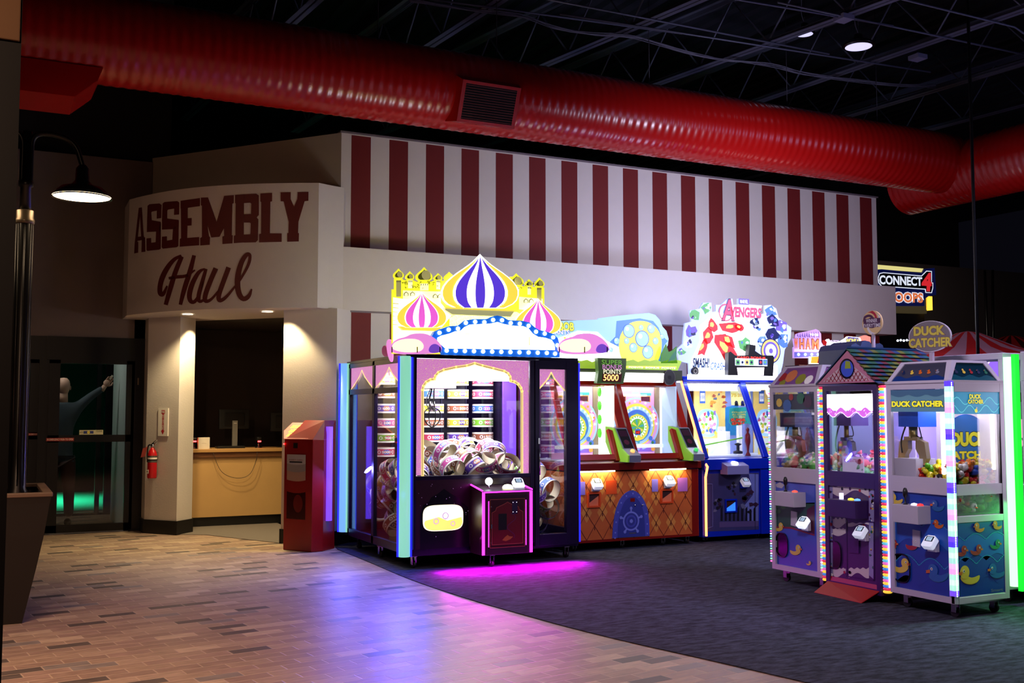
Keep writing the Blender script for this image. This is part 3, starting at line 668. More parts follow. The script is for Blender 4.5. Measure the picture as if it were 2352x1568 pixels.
sn = (K1-K0).cross(e).normalized(); sn = sn if sn.dot(CAMPOS-K0) > 0 else -sn
SP = Plane(K0+sn*.004, ux, sn, .001, uz=e.normalized())
SGN = mat('backlit_pink_panel', '#d8705c', .4, em=1.1, noise=.12); YEL = mat('yellow_ink_lit', '#ffe83a', .5, em=1.3); WHI = mat('white_ink_lit', '#fff2e6', .5, em=1.3)
mb = MB(); Lw = (KC-KL).length
SP.slab(mb, SP.pxs([(652, 1007), (708, 1007), (736, 988), (746, 971), (672, 970), (652, 989)]), .006, SGN)
for i, s_ in enumerate(('BALANCE', '& RECYCLE', 'STATION')): q_ = SP.pxs([((666, 662, 656)[i], 983+9.5*i), ((703, 700, 692)[i], 976+9.5*i)]); SP.text(mb, s_, q_[0][0], q_[1][0], q_[0][1], q_[1][1], YEL, 1, bold=.03, shear=.2)
for i, s_ in enumerate(('Check', 'and swap', 'balance', 'here')): q_ = SP.pxs([(706-3*i, 984+5.6*i), ((722, 728, 722, 708)[i], 979+5.6*i)]); SP.text(mb, s_, q_[0][0], q_[1][0], q_[0][1], q_[1][1], WHI, 1, bold=.01, shear=.15)
build('backlit_sign', mb, kio)
# front details in kiosk plane, read off the photo
mb = MB()
def kr(x0, x1, y0, y1, m, k=1): u0, v0 = KP.px(x0, y1); u1, v1 = KP.px(x1, y0); KP.rect(mb, u0, u1, v0, v1, m, k); return u0, u1, v0, v1
kr(674, 684, 1017, 1029, BLK, 2); build('card_sensor', mb, kio)
mb = MB(); u0, u1, v0, v1 = KP.px(658, 1190)[0], KP.px(701, 1190)[0], KP.px(680, 1192)[1], KP.px(680, 1042)[1]
H_ = v1-v0
KP.rect(mb, u0, u1, v0+H_*.0, v0+H_*.46, mat('smoked_red', '#3a0808', .15), 1); KP.rect(mb, u0, u1, v0+H_*.46, v1, KR, 1)
GRYP = mat('kiosk_pale_panel', '#b8b0a8', .5); TANP = mat('kiosk_tan_panel', '#b58f74', .5)
def crescent(va, vb, m, k, dip=.03):
    n = 8; top = [(u0+(u1-u0)*i/n, vb) for i in range(n+1)]; bot = [(u0+(u1-u0)*i/n, va-dip*math.sin(PI*(.15+.7*i/n))) for i in range(n+1)]
    KP.poly(mb, bot+top[::-1], m, k)
crescent(v0+H_*.44, v0+H_*.60, KR, 2); crescent(v0+H_*.62, v0+H_*.76, TANP, 3); crescent(v0+H_*.76, v0+H_*.88, mat('kiosk_grey_panel', '#9b9187', .5), 4); crescent(v0+H_*.87, v0+H_*.99, GRYP, 5)
KP.rect(mb, u0+.04, u1-.05, v0+H_*.865, v0+H_*.885, BLK, 6); KP.text(mb, 'INSERT CARD', u0+.03, u1-.04, v0+H_*.90, v0+H_*.915, mat('kiosk_ink', '#8a4038', .5), 6)
KP.disc(mb, (u0+u1)/2+.03, v0+H_*.24, .07, mat('kiosk_inner_red', '#6a1210', .25), 2, ry=.10); build('card_window', mb, kio)
mb = MB(); mb.ball(KL+ZV*1.185+nn*.01, .007, REDLED, n=8); build('status_light', mb, kio)
# violet neon column on the kiosk's right edge
NV = mat('violet_neon_tube', '#8a5cff', .4, em=1.7, emcol='#6a3cff')
c = D3.lerp(E3, .38); kn = Vector((-(E3-D3).y, (E3-D3).x, 0)).normalized(); kn = kn if kn.dot(-c) > 0 else -kn
mb = MB(); mb.lathe([(.042, .33), (.042, 1.38)], c+kn*.008, NV, n=16); build('neon_tube', mb, kio)
# ---- planter with street lamp
PLM = mat('dark_planter', '#140d0b', .5, noise=.15, nscale=6); px0, py0 = -.12, 9.05
pl = thing('planter', 'tall dark square planter at the left edge holding the street lamp', 'planter', (px0, py0, 0))
def sq(cx, cy, h, z, ch=0): return [(cx-h, cy-h, z), (cx+h, cy-h, z), (cx+h, cy+h, z), (cx-h, cy+h, z)]
prof = [(.42, 0), (.45, .15), (.50, .40), (.545, .65), (.575, .88), (.59, .95)]
mb = MB(); vs = []
for h, z in prof: vs += sq(px0, py0, h, z)
fs = [tuple(range(4))]
for i in range(len(prof)-1):
    for k in range(4): fs.append((i*4+k, i*4+(k+1) % 4, i*4+4+(k+1) % 4, i*4+4+k))
mb.add(vs, fs, PLM); build('pot', mb, pl)
mb = MB(); mb.ring(sq(px0, py0, .595, .93), sq(px0, py0, .53, .93), (0, 0, .03), mat('planter_rim', '#6d5647', .5, noise=.1)); build('rim', mb, pl, bevel=.005)
mb = MB(); mb.box(px0-.53, px0+.53, py0-.53, py0+.53, .80, .84, mat('planter_soil', '#1a1210', .95, bump=.5)); build('soil', mb, pl)
POLE = mat('black_painted_steel', '#0e0c0b', .32, metal=.3, noise=.1); lx, ly = PZ(38, 1165, .9).x, 9.05
q = PY(52, 500, ly); lx = (PY(45, 900, ly)).x
lampt = thing('street_lamp', 'black twin-arm street lamp with warm barn shade rising from the planter', 'street lamp', (lx, ly, .84))
mb = MB(); mb.lathe([(.10, .84), (.10, .90), (.065, .96), (.06, 1.2), (.06, q.z-.02), (.052, q.z)], (lx, ly, 0), POLE, n=18)
for k in range(8): a_ = 2*PI*k/8; mb.tube([(lx+.058*math.cos(a_), ly+.058*math.sin(a_), .98), (lx+.058*math.cos(a_), ly+.058*math.sin(a_), q.z-.05)], .008, POLE, n=5)
build('pole', mb, lampt)
mb = MB(); mb.lathe([(.06, q.z-.05), (.072, q.z-.04), (.072, q.z-.02), (.064, q.z), (.064, q.z+.055), (.06, q.z+.06)], (lx, ly, 0), mat('brass_collar', '#6f6250', .35, metal=.6), n=20); build('collar', mb, lampt)
zt = PY(50, 430, ly).z
mb = MB(); mb.lathe([(.045, q.z+.05), (.04, zt), (.055, zt+.01), (.055, zt+.05), (.04, zt+.06), (.036, zt+.45)], (lx, ly, 0), POLE, n=14); build('upper_pole', mb, lampt)
SH = PY(188, 455, ly); top = PY(115, 305, ly); st = PY(60, 400, ly)
def lamparm(sgn):
    X_ = lambda x: lx+sgn*(x-lx)
    pts = [(X_(lx+.03), ly, st.z-.05), (X_(lx+.03), ly, st.z+.12), (X_((lx+top.x)/2-.05), ly, top.z-.03), (X_(top.x), ly, top.z), (X_(SH.x-.06), ly, top.z-.05), (X_(SH.x), ly, top.z-.25), (X_(SH.x), ly, SH.z+.26)]
    mb = MB(); mb.tube(smooth_open(pts, 3), .022, POLE, n=10); build('arm', mb, lampt)
    c = (X_(SH.x), ly, SH.z)
    mb = MB(); mb.lathe([(.028, .27), (.05, .24), (.055, .14), (.09, .10), (.16, .085), (.195, .05), (.23, 0), (.226, 0), (.19, .045), (.15, .08), (.03, .09)], c, POLE, n=32, cap=False); s_ = build('shade', mb, lampt)
    mb = MB(); mb.lathe([(0, .0), (.15, .003), (.223, .012)], c, mat('warm_lamp_lens', '#fff0d8', .4, em=14, emcol='#ffdcb0'), n=32, cap=False); build('lens', mb, s_)
lamparm(1); lamparm(-1)
# dark foreground post at the extreme left edge with a tan board on it
mb = MB(); p = PY(22, 784, 3.3)
pf = thing('post', 'dark out of focus post at the left edge of the frame', 'post', (p.x-.2, 3.1, 0))
mb = MB(); mb.box(p.x-.4, p.x, 3.0, 3.3, 0, 3.2, mat('near_black_post', '#0d0b0e', .6, noise=.1)); build('shaft', mb, pf)
za = PY(10, 92, 3.0).z; mb = MB(); mb.box(p.x-.4, p.x-.004, 2.99, 3.0, za, za+.6, mat('tan_board', '#9c7350', .7, noise=.08)); build('capital_board', mb, pf, bevel=.003)
# ================================================================== OVERHEAD
DUCT = mat('red_duct_paint', '#b00e0c', .26, noise=.06, nscale=2, spec=.6)
def duct_geo(mb, c0, c1, R, step=.11, n=48):
    """spiral duct: shallow raised seams along its length"""
    c0, c1 = Vector(c0), Vector(c1); ax = (c1-c0).normalized(); L_ = (c1-c0).length; prof = []
    x = 0
    while x < L_: prof += [(R+.0028*math.cos(k*PI/4), x+step*k/8) for k in range(8)]; x += step
    prof.append((R, L_)); mb.lathe(prof, c0, DUCT, axis=ax, n=n)
YDU, RD = 11.2, .455
zc = (PY(1176, 322, YDU).z+PY(1176, 145, YDU).z)/2+.02
xr = PY(2195, 420, YDU-.2).x
dt = thing('spiral_duct', 'long glossy red spiral air duct hanging above the striped wall', 'duct', (6, YDU, zc))
mb = MB(); duct_geo(mb, (-2.5, YDU, zc), (xr, YDU, zc), RD); build('duct_tube', mb, dt, merge=False)
# diffuser box on the duct
def boxy(pts_front, pts_back, m, mb):
    mb.add(pts_front+pts_back, [(0, 1, 2, 3), (4, 7, 6, 5), (0, 4, 5, 1), (1, 5, 6, 2), (2, 6, 7, 3), (3, 7, 4, 0)], m)
nd = Vector((0, -1, -.42)).normalized(); ud = Vector((0, -.42, 1)).normalized(); dc = Vector((0, YDU, zc))+nd*(RD+.10)
DPn = Plane(dc, XV, nd, .002, uz=ud)
u0, v0 = DPn.px(1050, 272); u1, v1 = DPn.px(1196, 212); um, vm = (u0+u1)/2, (v0+v1)/2; hw, hh = (u1-u0)/2+.0, .235
vm = DPn.px(1122, 240)[1]
mb = MB(); O = lambda h, w, k: [DPn.p(um-w, vm-h, k), DPn.p(um+w, vm-h, k), DPn.p(um+w, vm+h, k), DPn.p(um-w, vm+h, k)]
mb.ring(O(hh, hw, 0), O(hh-.035, hw-.045, 0), nd*-.02, DUCT)
boxy([tuple(v) for v in O(hh-.002, hw-.002, -4)], [tuple(v) for v in O(hh+.04, hw+.05, -110)], DUCT, mb); bx_ = build('diffuser_box', mb, dt)
mb = MB(); mb.add(O(hh-.03, hw-.04, -3), [(0, 1, 2, 3)], mat('diffuser_dark', '#120404', .6))
n = 14
for i in range(n):
    v = vm-hh+.05+(2*hh-.10)*i/(n-1); a0 = DPn.p(um-hw+.045, v, -2); mb.obox((DPn.p(um, v, -1)), XV, nd, ud, hw-.045, .008, .003, mat('louver_red', '#6d2a28', .4))
build('louvers', mb, bx_)
# square branch at the far left
mb = MB(); q0 = PY(170, 227, YDU-.2); q1 = PY(222, 195, YDU-.2)
mb.prism([(-2.4, YDU-.28, q0.z), (q0.x, YDU-.28, q0.z), (q1.x, YDU-.28, q1.z+.02), (q1.x+.05, YDU-.28, zc-.38), (-2.4, YDU-.28, zc-.38)], (0, .7, 0), DUCT); build('branch_box', mb, dt)
# second duct that runs towards the viewer on the right
xc2 = xr+.02; 
e1 = PX(2150, 470, xc2-.2); zc2 = zc-.12
mb = MB(); duct_geo(mb, (xc2+.25, YDU+.95, zc2), (xc2+.25, 3.0, zc2), RD+.02); build('crossing_duct', mb, dt, merge=False)
# hangers
HG = mat('hanger_wire', '#3c3844', .5, metal=.5)
for i, x in enumerate((1.2, 3.9, 5.4, 7.6, 9.9, 11.6)):
    mb = MB(); mb.tube([(x, YDU, zc+RD-.01), (x, YDU, 7.6)], .006, HG, n=4); build('hanger_rod', mb, dt)
# ---- bar joists: truss with twin-angle chords, running roughly towards the booth
JST = mat('joist_steel', '#6c6e86', .5, metal=.3, noise=.12, nscale=5)
ZJ = 6.5
def joist(a, b, label, zb=ZJ, h=.85, name='roof_truss'):
    a, b = Vector(a), Vector(b); d = (b-a).normalized(); s_ = Vector((-d.y, d.x, 0)); L_ = (b-a).length
    t = thing(name, label, 'truss', (a.x, a.y, zb), 'steel trusses under the roof deck')
    mb = MB(); c = (a+b)/2
    for sg in (-1, 1):
        mb.obox(c+s_*(.045*sg)+ZV*(zb+.003), d, s_, ZV, L_/2, .032, .004, JST); mb.obox(c+s_*(.016*sg)+ZV*(zb+.035), d, s_, ZV, L_/2, .004, .032, JST)
    build('bottom_chord', mb, t)
    mb = MB()
    for sg in (-1, 1): mb.obox(c+s_*(.045*sg)+ZV*(zb+h), d, s_, ZV, L_/2, .035, .005, JST); mb.obox(c+s_*(.016*sg)+ZV*(zb+h-.035), d, s_, ZV, L_/2, .004, .032, JST)
    build('top_chord', mb, t)
    mb = MB(); n = int(L_/.62)
    for i in range(n):
        p0 = a+d*(L_*i/n)+ZV*(zb+(.04 if i % 2 else h-.04)); p1 = a+d*(L_*(i+1)/n)+ZV*(zb+(h-.04 if i % 2 else .04)); mb.tube([p0, p1], .013, JST, n=5)
    build('web_bars', mb, t); return t
def JP(x, y): p = PZ(x, y, ZJ); return Vector((p.x, p.y, 0))
def ext(a, b, s0, s1): d = (b-a).normalized(); return a-d*s0, b+d*s1
js = [((1395, 90), (1609, 0), 'roof truss seen left of the two ceiling lamps'), ((1700, 125.5), (2049, 0), 'roof truss running past the smaller ceiling lamp'), ((1908, 177.5), (2352, 24.5), 'roof truss just right of the larger ceiling lamp')]
jd = []
for p0, p1, lb in js:
    a, b = JP(*p0), JP(*p1); jd.append((a, b, lb))
dirs = (jd[1][1]-jd[1][0]).normalized(); dirs = Vector((-.08, -.997, 0)).normalized() if abs(dirs.x) > .5 else dirs
base = [jd[0][0], jd[1][0], jd[2][0]]
for (a, b, lb) in jd: aa, bb = ext(a, b, 6.5, 7); joist(aa, bb, lb)
# further trusses, in step with the three
step = (jd[2][0]-jd[0][0])/2; dd = (jd[2][1]-jd[2][0]).normalized()
for k, lb in ((-1, 'dim roof truss above the diffuser box'), (-2, 'dim roof truss above the left part of the duct'), (3, 'roof truss at the upper right corner'), (4, 'far right roof truss over the crossing duct')):
    a = jd[0][0]+step*k if k < 0 else jd[2][0]+step*(k-2); aa, bb = ext(a, a+dd*2, 6.5, 7); joist(aa, bb, lb)
# bridging rods across the trusses
for i, (p0, p1, lb) in enumerate((((1265, 0), (1800, 104), 'bridging rod nearest the top edge'), ((1480, 63), (2037, 150), 'bridging rod passing above the larger lamp'), ((1000, 0), (1440, 60), 'thin bridging rod over the cable bundle'),
        ((1700, 0), (1935, 40), 'bridging rod at the top right of the small lamp'), ((1960, 42), (2352, 125), 'bridging rod right of the lamp cord'), ((2080, 0), (2330, 62), 'pale conduit near the top right corner'))):
    a, b = PZ(*p0, ZJ-.02), PZ(*p1, ZJ-.02); d = (b-a).normalized(); d = Vector((1, d.y*.3, 0)).normalized() if abs(d.y) > .6 else d
    mb = MB(); mb.tube([a-d*1.2, b+d*(.8 if i != 5 else 0)]+([b+Vector((.5, -.1, -.25))] if i == 5 else []), .013, JST, n=6)
    solo('bridging_rod', mb, lb, 'rod', tuple(a), 'thin rods between the roof trusses')
# cable bundle draped along the trusses
CBL = mat('grey_cable', '#6a687c', .6, noise=.1); pts = [(940, 0), (1010, 12), (1080, 22), (1160, 30), (1220, 42), (1280, 66), (1360, 78), (1440, 82), (1500, 98), (1580, 122), (1660, 138), (1720, 140), (1780, 150), (1850, 172), (1950, 184), (2060, 196), (2150, 198)]
rnd = random.Random(5)
bt = thing('cable_bundle', 'loose bundle of thin grey cables draped under the roof trusses', 'cables', tuple(PZ(1280, 66, ZJ-.1)))
for k in range(7):
    q = [PZ(x, y+rnd.uniform(-5, 5), ZJ-.06-rnd.random()*.05) for x, y in pts]; q = smooth_open([tuple(v) for v in q], 2)
    mb = MB(); mb.tube(q, .006, CBL, n=5); build('cable_strand', mb, bt)
# ---- high bay lamps
HB = mat('high_bay_lens', '#e8e4ff', .4, em=1.0, emcol='#d8d6ff')
for i, (x, y, r, lb) in enumerate(((1972, 108, .155, 'larger round hanging ceiling lamp nearest the viewer'), (1848, 79, .155, 'smaller round ceiling lamp left of the larger one'))):
    zl = ZJ-.35 if i == 0 else ZJ+.55
    p = PZ(x, y, zl)
    r = .5*(60 if i == 0 else 38)/2420*(p-CAMPOS).dot(FW)
    t = thing('high_bay_lamp', lb, 'ceiling lamp', tuple(p), 'round high bay lamps')
    mb = MB(); mb.lathe([(r, .0), (r*1.22, .01), (r*1.22, .03), (r*.9, .07), (r*.4, .10), (.05, .16), (.0, .18)], p, POLE, n=28, cap=False); build('housing', mb, t)
    mb = MB(); mb.lathe([(0, .002), (r, .002)], p, HB, n=28, cap=False); build('lens', mb, t)
    mb = MB(); q = p+Vector((0, 0, .17)); mb.tube(smooth_open([tuple(q), tuple(q+Vector((-.06, 0, .12))), tuple(q+Vector((-.03, .02, .3))), (q.x-.05, q.y, 7.6)], 2), .006, CBL, n=5); mb.tube([q, (q.x, q.y, 7.6)], .004, POLE, n=4); build('cord', mb, t)
for i, (x, y) in enumerate(((1938, 42), (2108, 132))):
    p = PZ(x, y, ZJ-.03); mb = MB(); mb.obox(p, XV, YV, ZV, .09, .09, .03, mat('junction_box_paint', '#8a88a6', .5))
    solo('junction_box', mb, ['square junction box above the larger lamp', 'square junction box on the truss right of the larger lamp'][i], 'junction box', tuple(p), 'junction boxes on the trusses')
# vertical black drop pole on the right
p = PY(2243, 700, 9.0); mb = MB(); mb.tube([(p.x, 9.0, 1.0), (p.x, 9.0, 7.6)], .02, mat('black_pole', '#060608', .5), n=8)
solo('drop_pole', mb, 'thin black pole dropping from the roof at the right', 'pole', (p.x, 9.0, 1.0))
# ================================================================== PALACE RING CRANE
def em(name, col='#ffffff', s=1, base=None, rough=.4): return mat(name, base or col, rough, em=s, emcol=col)
DPUR = mat('deep_purple_metal', '#1a0e30', .3, metal=.3, noise=.1); MRN = mat('maroon_graphic', '#2c0a1c', .35, noise=.15)
WLED = em('white_led_strip', '#f2f0ff', 7); MAG = em('magenta_led_strip', '#ff2cf0', 4); BLU = em('blue_led_edge', '#2020ff', 2.2)
CYN = em('aqua_light_column', '#8fe0c0', .85); CYN2 = em('sky_light_column', '#74b0ff', 1.05)
RUB = mat('black_rubber', '#0a090b', .6, noise=.1)
def caster(par, x, y, r=.035, zt=.13, name='caster'):
    mb = MB(); mb.lathe([(r, -.014), (r, .014)], (x, y, r+.008), RUB, axis=(1, .2, 0), n=16)
    for s_ in (-.02, .02): mb.box(x+s_-.002, x+s_+.002, y-.022, y+.022, r+.008, zt-.01, CHR)
    mb.box(x-.03, x+.03, y-.03, y+.03, zt-.012, zt, CHR); return build(name, mb, par)
# ---- ticket rings: printed paper hoops
PAPER = mat('ring_paper_inside', '#b9ad93', .7, noise=.05); RWHT = mat('ring_white', '#efeae6', .55); RBLK = mat('ring_black_edge', '#1a1618', .6)
RCOL = {'red': '#c23b62', 'brown': '#8a4a34', 'green': '#6fae2e', 'purple': '#5a36a8', 'yellow': '#cfc23c', 'blue': '#3c6ac8', 'orange': '#d0803a', 'pink': '#d2479e'}
RTYPES = [('5000', 'red', 'blue'), ('600', 'purple', 'orange'), ('1500', 'brown', 'orange'), ('375', 'yellow', 'purple'), ('900', 'green', 'red'), ('225', 'blue', 'pink'), ('100', 'pink', 'blue'), ('500', 'brown', 'yellow')]
RR, RHH = .125, .052
_rings = {}
def ring_mesh(k):
    if k in _rings: return _rings[k]
    num, c1, c2 = RTYPES[k]; mb = MB(); A = mat('ring_'+c1, RCOL[c1], .5); B = mat('ring_'+c2, RCOL[c2], .5)
    n = 28
    def band(r, z0, z1, m, a0=0, a1=2*PI, seg=n): mb.lathe([(r, z0), (r, z1)], (0, 0, 0), m, n=seg, cap=False, a0=a0, a1=a1)
    band(RR, -RHH, RHH, RWHT); band(RR-.004, -RHH, RHH, PAPER)
    for z in (-RHH, RHH): mb.lathe([(RR-.004, z), (RR, z)], (0, 0, 0), RBLK, n=n, cap=False)
    band(RR+.0008, -.033, .033, A)
    zv = {}
    for q in range(3):
        am = -PI/2+q*2*PI/3
        u = Vector((1, 0, 0)).orthogonal()
        # numbers, star burst and coins wrapped round the band
        def wrap(t, z, k_=1.0): a = am+t/RR; r = RR+.0010+.0006*k_; return (r*math.cos(a), r*math.sin(a), z)
        st = [(.052*(1 if i % 2 else .78)*math.cos(2*PI*i/16)*1.1, .029*(1 if i % 2 else .8)*math.sin(2*PI*i/16)) for i in range(16)]
        for i in range(16): a_, b_ = st[i], st[(i+1) % 16]; mb.add([wrap(0, 0), wrap(*a_), wrap(*b_)], [(0, 1, 2)], B)
        for s_ in (-1, 1):
            cx = s_*.083
            pts = [(cx+.021*math.cos(2*PI*i/12), .021*math.sin(2*PI*i/12)) for i in range(12)]
            for i in range(12): a_, b_ = pts[i], pts[(i+1) % 12]; mb.add([wrap(cx, 0, 1.4), wrap(*a_, 1.4), wrap(*b_, 1.4)], [(0, 1, 2)], RWHT)
            mb.add([wrap(cx-.009, -.011, 2.4), wrap(cx+.009, -.011, 2.4), wrap(cx+.009, .011, 2.4), wrap(cx-.009, .011, 2.4)], [(0, 1, 2, 3)], A)
        vs, fs = text_geo(num, .03); xs = [v[0] for v in vs]; ys = [v[1] for v in vs]; w = .026*len(num)
        vv = [wrap((x-min(xs))/(max(xs)-min(xs))*w-w/2, (y-min(ys))/(max(ys)-min(ys))*.03-.015, 2.2) for x, y in vs]; mb.add(vv, fs, RWHT)
    me = bpy.data.meshes.new('ticket_ring'); me.from_pydata(mb.v, [], mb.f)
    for m in mb.ms: me.materials.append(m)
    me.polygons.foreach_set('material_index', mb.mi); me.polygons.foreach_set('use_smooth', mb.sm); me.update()
    _rings[k] = me; return me
def ring(k, loc, rot, label, group):
    o = bpy.data.objects.new('ticket_ring', ring_mesh(k)); COL.objects.link(o); o.location = loc; o.rotation_euler = rot
    return tag(o, label, 'prize ring', group)
PF = 9.75; XL, XR, PB = 3.70, 5.72, 11.70
pal = thing('palace_crane_machine', 'large palace-themed ring crane machine with glowing dome topper and magenta trim', 'arcade machine', ((XL+XR)/2, (PF+PB)/2, 0))
FPn = Plane((0, PF, 0), XV, -YV, .0012)
# frame posts and rails
mb = MB(); z0, z1 = .13, 2.09
mb.box(XL+.09, XR-.03, PF+.04, PB, z0, .20, DPUR)                          # base
def rail(x0, x1, y0, y1, za, zb, m=DPUR): mb.box(x0, x1, y0, y1, za, zb, m)
xw0, xw1 = FPn.px(957, 900)[0], FPn.px(1218, 900)[0]; zw0, zw1 = FPn.px(1090, 1090)[1], FPn.px(1090, 825)[1]
rail(XL+.10, xw0, PF, PF+.05, .20, z1); rail(xw1, xw1+.07, PF, PF+.05, .20, z1); rail(xw0, xw1, PF, PF+.05, zw1, z1); rail(xw0, xw1, PF, PF+.05, zw0-.04, zw0)
xd0, xd1 = FPn.px(1238, 1000)[0], FPn.px(1300, 1000)[0]; zd0, zd1 = .28, FPn.px(1270, 848)[1]
rail(xd0-.05, xd0, PF-.012, PF+.05, .16, z1); rail(xd1, XR-.05, PF-.012, PF+.05, .16, z1); rail(xd0, xd1, PF-.012, PF+.05, zd1, z1); rail(xd0, xd1, PF-.012, PF+.05, .16, zd0)
ym = 10.74
rail(XL+.02, XL+.06, ym-.035, ym+.035, .16, z1); rail(XL+.02, XL+.06, PF+.09, PB-.1, z1-.05, z1); rail(XL+.02, XL+.06, PF+.09, PB-.1, .16, .24); rail(XL+.02, XL+.06, PF+.09, PB-.1, 1.74, 1.80)
rail(XL+.02, XL+.06, PB-.16, PB-.04, .16, z1)
rail(XR-.06, XR-.02, PF+.09, PB, z1-.05, z1); rail(XR-.06, XR-.02, PF+.09, PB, .16, .3); rail(XR-.06, XR-.02, PB-.06, PB, .2, z1); rail(XR-.06, XR-.02, 10.7, 10.76, .2, z1)
mb.box(XL+.06, XR-.06, PB-.03, PB, .2, z1, DPUR); mb.box(XL+.03, XR-.03, PF+.03, PB, z1, z1+.03, DPUR)
build('cabinet_frame', mb, pal, bevel=.003)
# lit corner columns
def col_light(cx, cy, r, za, zb, m, name='light_column'):
    mb = MB(); mb.lathe([(r, za), (r, zb)], (cx, cy, 0), m, n=20)
    for s_ in (-1, 1):
        d = Vector((cy, -cx, 0)).normalized()*s_; mb.lathe([(.012, za), (.012, zb)], (cx+d.x*(r+.008), cy+d.y*(r+.008), 0), BLU, n=8)
    build(name, mb, pal)
p = PY(932, 1000, 9.80); col_light(p.x, 9.82, .056, .13, 2.10, CYN)
p = PY(1326, 1000, 9.80); col_light(p.x, 9.83, .026, .17, 2.07, CYN)
p = PY(793, 1000, 11.62); col_light(p.x+.01, 11.66, .058, .19, 2.10, CYN2); mb = MB(); mb.lathe([(.040, .19), (.040, 2.10)], (p.x+.04, 11.625, 0), CYN, n=16); build('light_column', mb, pal)
p = PY(838, 1000, 11.5); mb = MB(); mb.box(3.80, 3.83, 11.50, 11.53, .3, 2.0, em('violet_inner_strip', '#8b5cff', 1.3)); build('inner_light_strip', mb, pal)
# glass
mb = MB(); mb.box(xw0, xw1, PF+.03, PF+.034, zw0, zw1, GL); mb.box(xd0, xd1, PF+.03, PF+.034, zd0, zd1, GL); build('front_glass', mb, pal)
for x in (XL+.04, XR-.04): mb = MB(); mb.box(x-.002, x+.002, PF+.1, PB-.1, .2, 2.05, GL); build('side_glass', mb, pal)
# printed arch art on the window
def damask(name, c, s): 
    m = mat(name, c, .4, em=s, emcol=c)
    nt = m.node_tree; N = nt.nodes; L = nt.links; b = N['Principled BSDF']; tc = N.new('ShaderNodeTexCoord'); mp = N.new('ShaderNodeMapping'); mp.inputs['Rotation'].default_value = (.78, 0, 0)
    mp.inputs['Rotation'].default_value = (0, .78, 0)
    L.new(tc.outputs['Object'], mp.inputs[0]); v = N.new('ShaderNodeTexVoronoi'); v.inputs['Scale'].default_value = 75; v.feature = 'DISTANCE_TO_EDGE'; L.new(mp.outputs[0], v.inputs['Vector'])
    r = N.new('ShaderNodeValToRGB'); r.color_ramp.elements[0].position = .02; r.color_ramp.elements[1].position = .06
    r.color_ramp.elements[0].color = (*lin('#f3c6a8'), 1); r.color_ramp.elements[1].color = (*lin(c), 1); L.new(v.outputs['Distance'], r.inputs[0])
    L.new(r.outputs[0], b.inputs['Emission Color']); L.new(r.outputs[0], b.inputs['Base Color']); return m
PINKP = damask('pink_damask_print', '#dc7cd2', .75); GOLDP = em('gold_print_lit', '#ffe28a', .95); LILP = em('pale_glow_print', '#fdf0ff', 1.6)
def wz(x, y): return (950+x/5.6, 820+y/5.6)
arch = [(128, 1520), (128, 420), (140, 370), (175, 320), (230, 290), (285, 280), (295, 240), (330, 200), (400, 165), (560, 130), (700, 110), (800, 80), (900, 110), (1040, 145), (1180, 180), (1230, 210), (1255, 250), (1262, 305), (1310, 315), (1360, 345), (1395, 395), (1408, 440), (1408, 1500)]
A_ = [FPn.px(*wz(*p)) for p in arch]
GP = Plane((0, PF+.028, 0), XV, -YV, .0012)
mb = MB()
full = [(xw0+.005, A_[0][1])]+[(xw0+.005, zw1-.005), (xw1-.005, zw1-.005), (xw1-.005, A_[-1][1])]
def fillborder(mb, pl, inner, u0, u1, vb, vt, m, k=1):
    """surface between an arch outline (left foot to right foot) and a rectangle"""
    n = len(inner); mid = max(range(n), key=lambda i: inner[i][1])
    for i in range(n-1):
        a, b = inner[i], inner[i+1]
        if i < mid: pl.poly(mb, [a, b, (u0, b[1]), (u0, a[1])], m, k) if abs(a[1]-b[1]) > 1e-5 else None
        else: pl.poly(mb, [a, b, (u1, b[1]), (u1, a[1])], m, k) if abs(a[1]-b[1]) > 1e-5 else None
    pl.poly(mb, [(u0, inner[mid][1]), inner[mid], (u1, inner[mid][1]), (u1, vt), (u0, vt)], m, k)
fillborder(mb, GP, A_, xw0+.005, xw1-.005, zw0, zw1-.003, PINKP)
GP.line(mb, A_, .030, GOLDP, 2); GP.line(mb, [(u-.004, v) for u, v in A_], .005, mat('maroon_line', '#7a2a5a', .5, em=.4), 3)
build('arch_print', mb, pal)
def smallarch(mb, pl, u0, u1, vt, drop, k=1):
    um = (u0+u1)/2; w = (u1-u0)/2; ar = [(u0, vt-drop), (u0+w*.3, vt-drop*.8), (u0+w*.75, vt-drop*.45), (um, vt-drop*.15), (u1-w*.75, vt-drop*.45), (u1-w*.3, vt-drop*.8), (u1, vt-drop)]
    fillborder(mb, pl, ar, u0, u1, 0, vt, PINKP, k); pl.line(mb, ar, .014, GOLDP, k+1)
mb = MB(); smallarch(mb, GP, xd0, xd1, zd1, .22); build('arch_print', mb, pal)
SPn = Plane((XL+.034, 0, 0), -YV, -XV, .0012)
mb = MB(); smallarch(mb, SPn, -(PB-.16), -(ym+.04), 2.04, .24); smallarch(mb, SPn, -(ym-.04), -(PF+.12), 2.04, .24); build('arch_print', mb, pal)
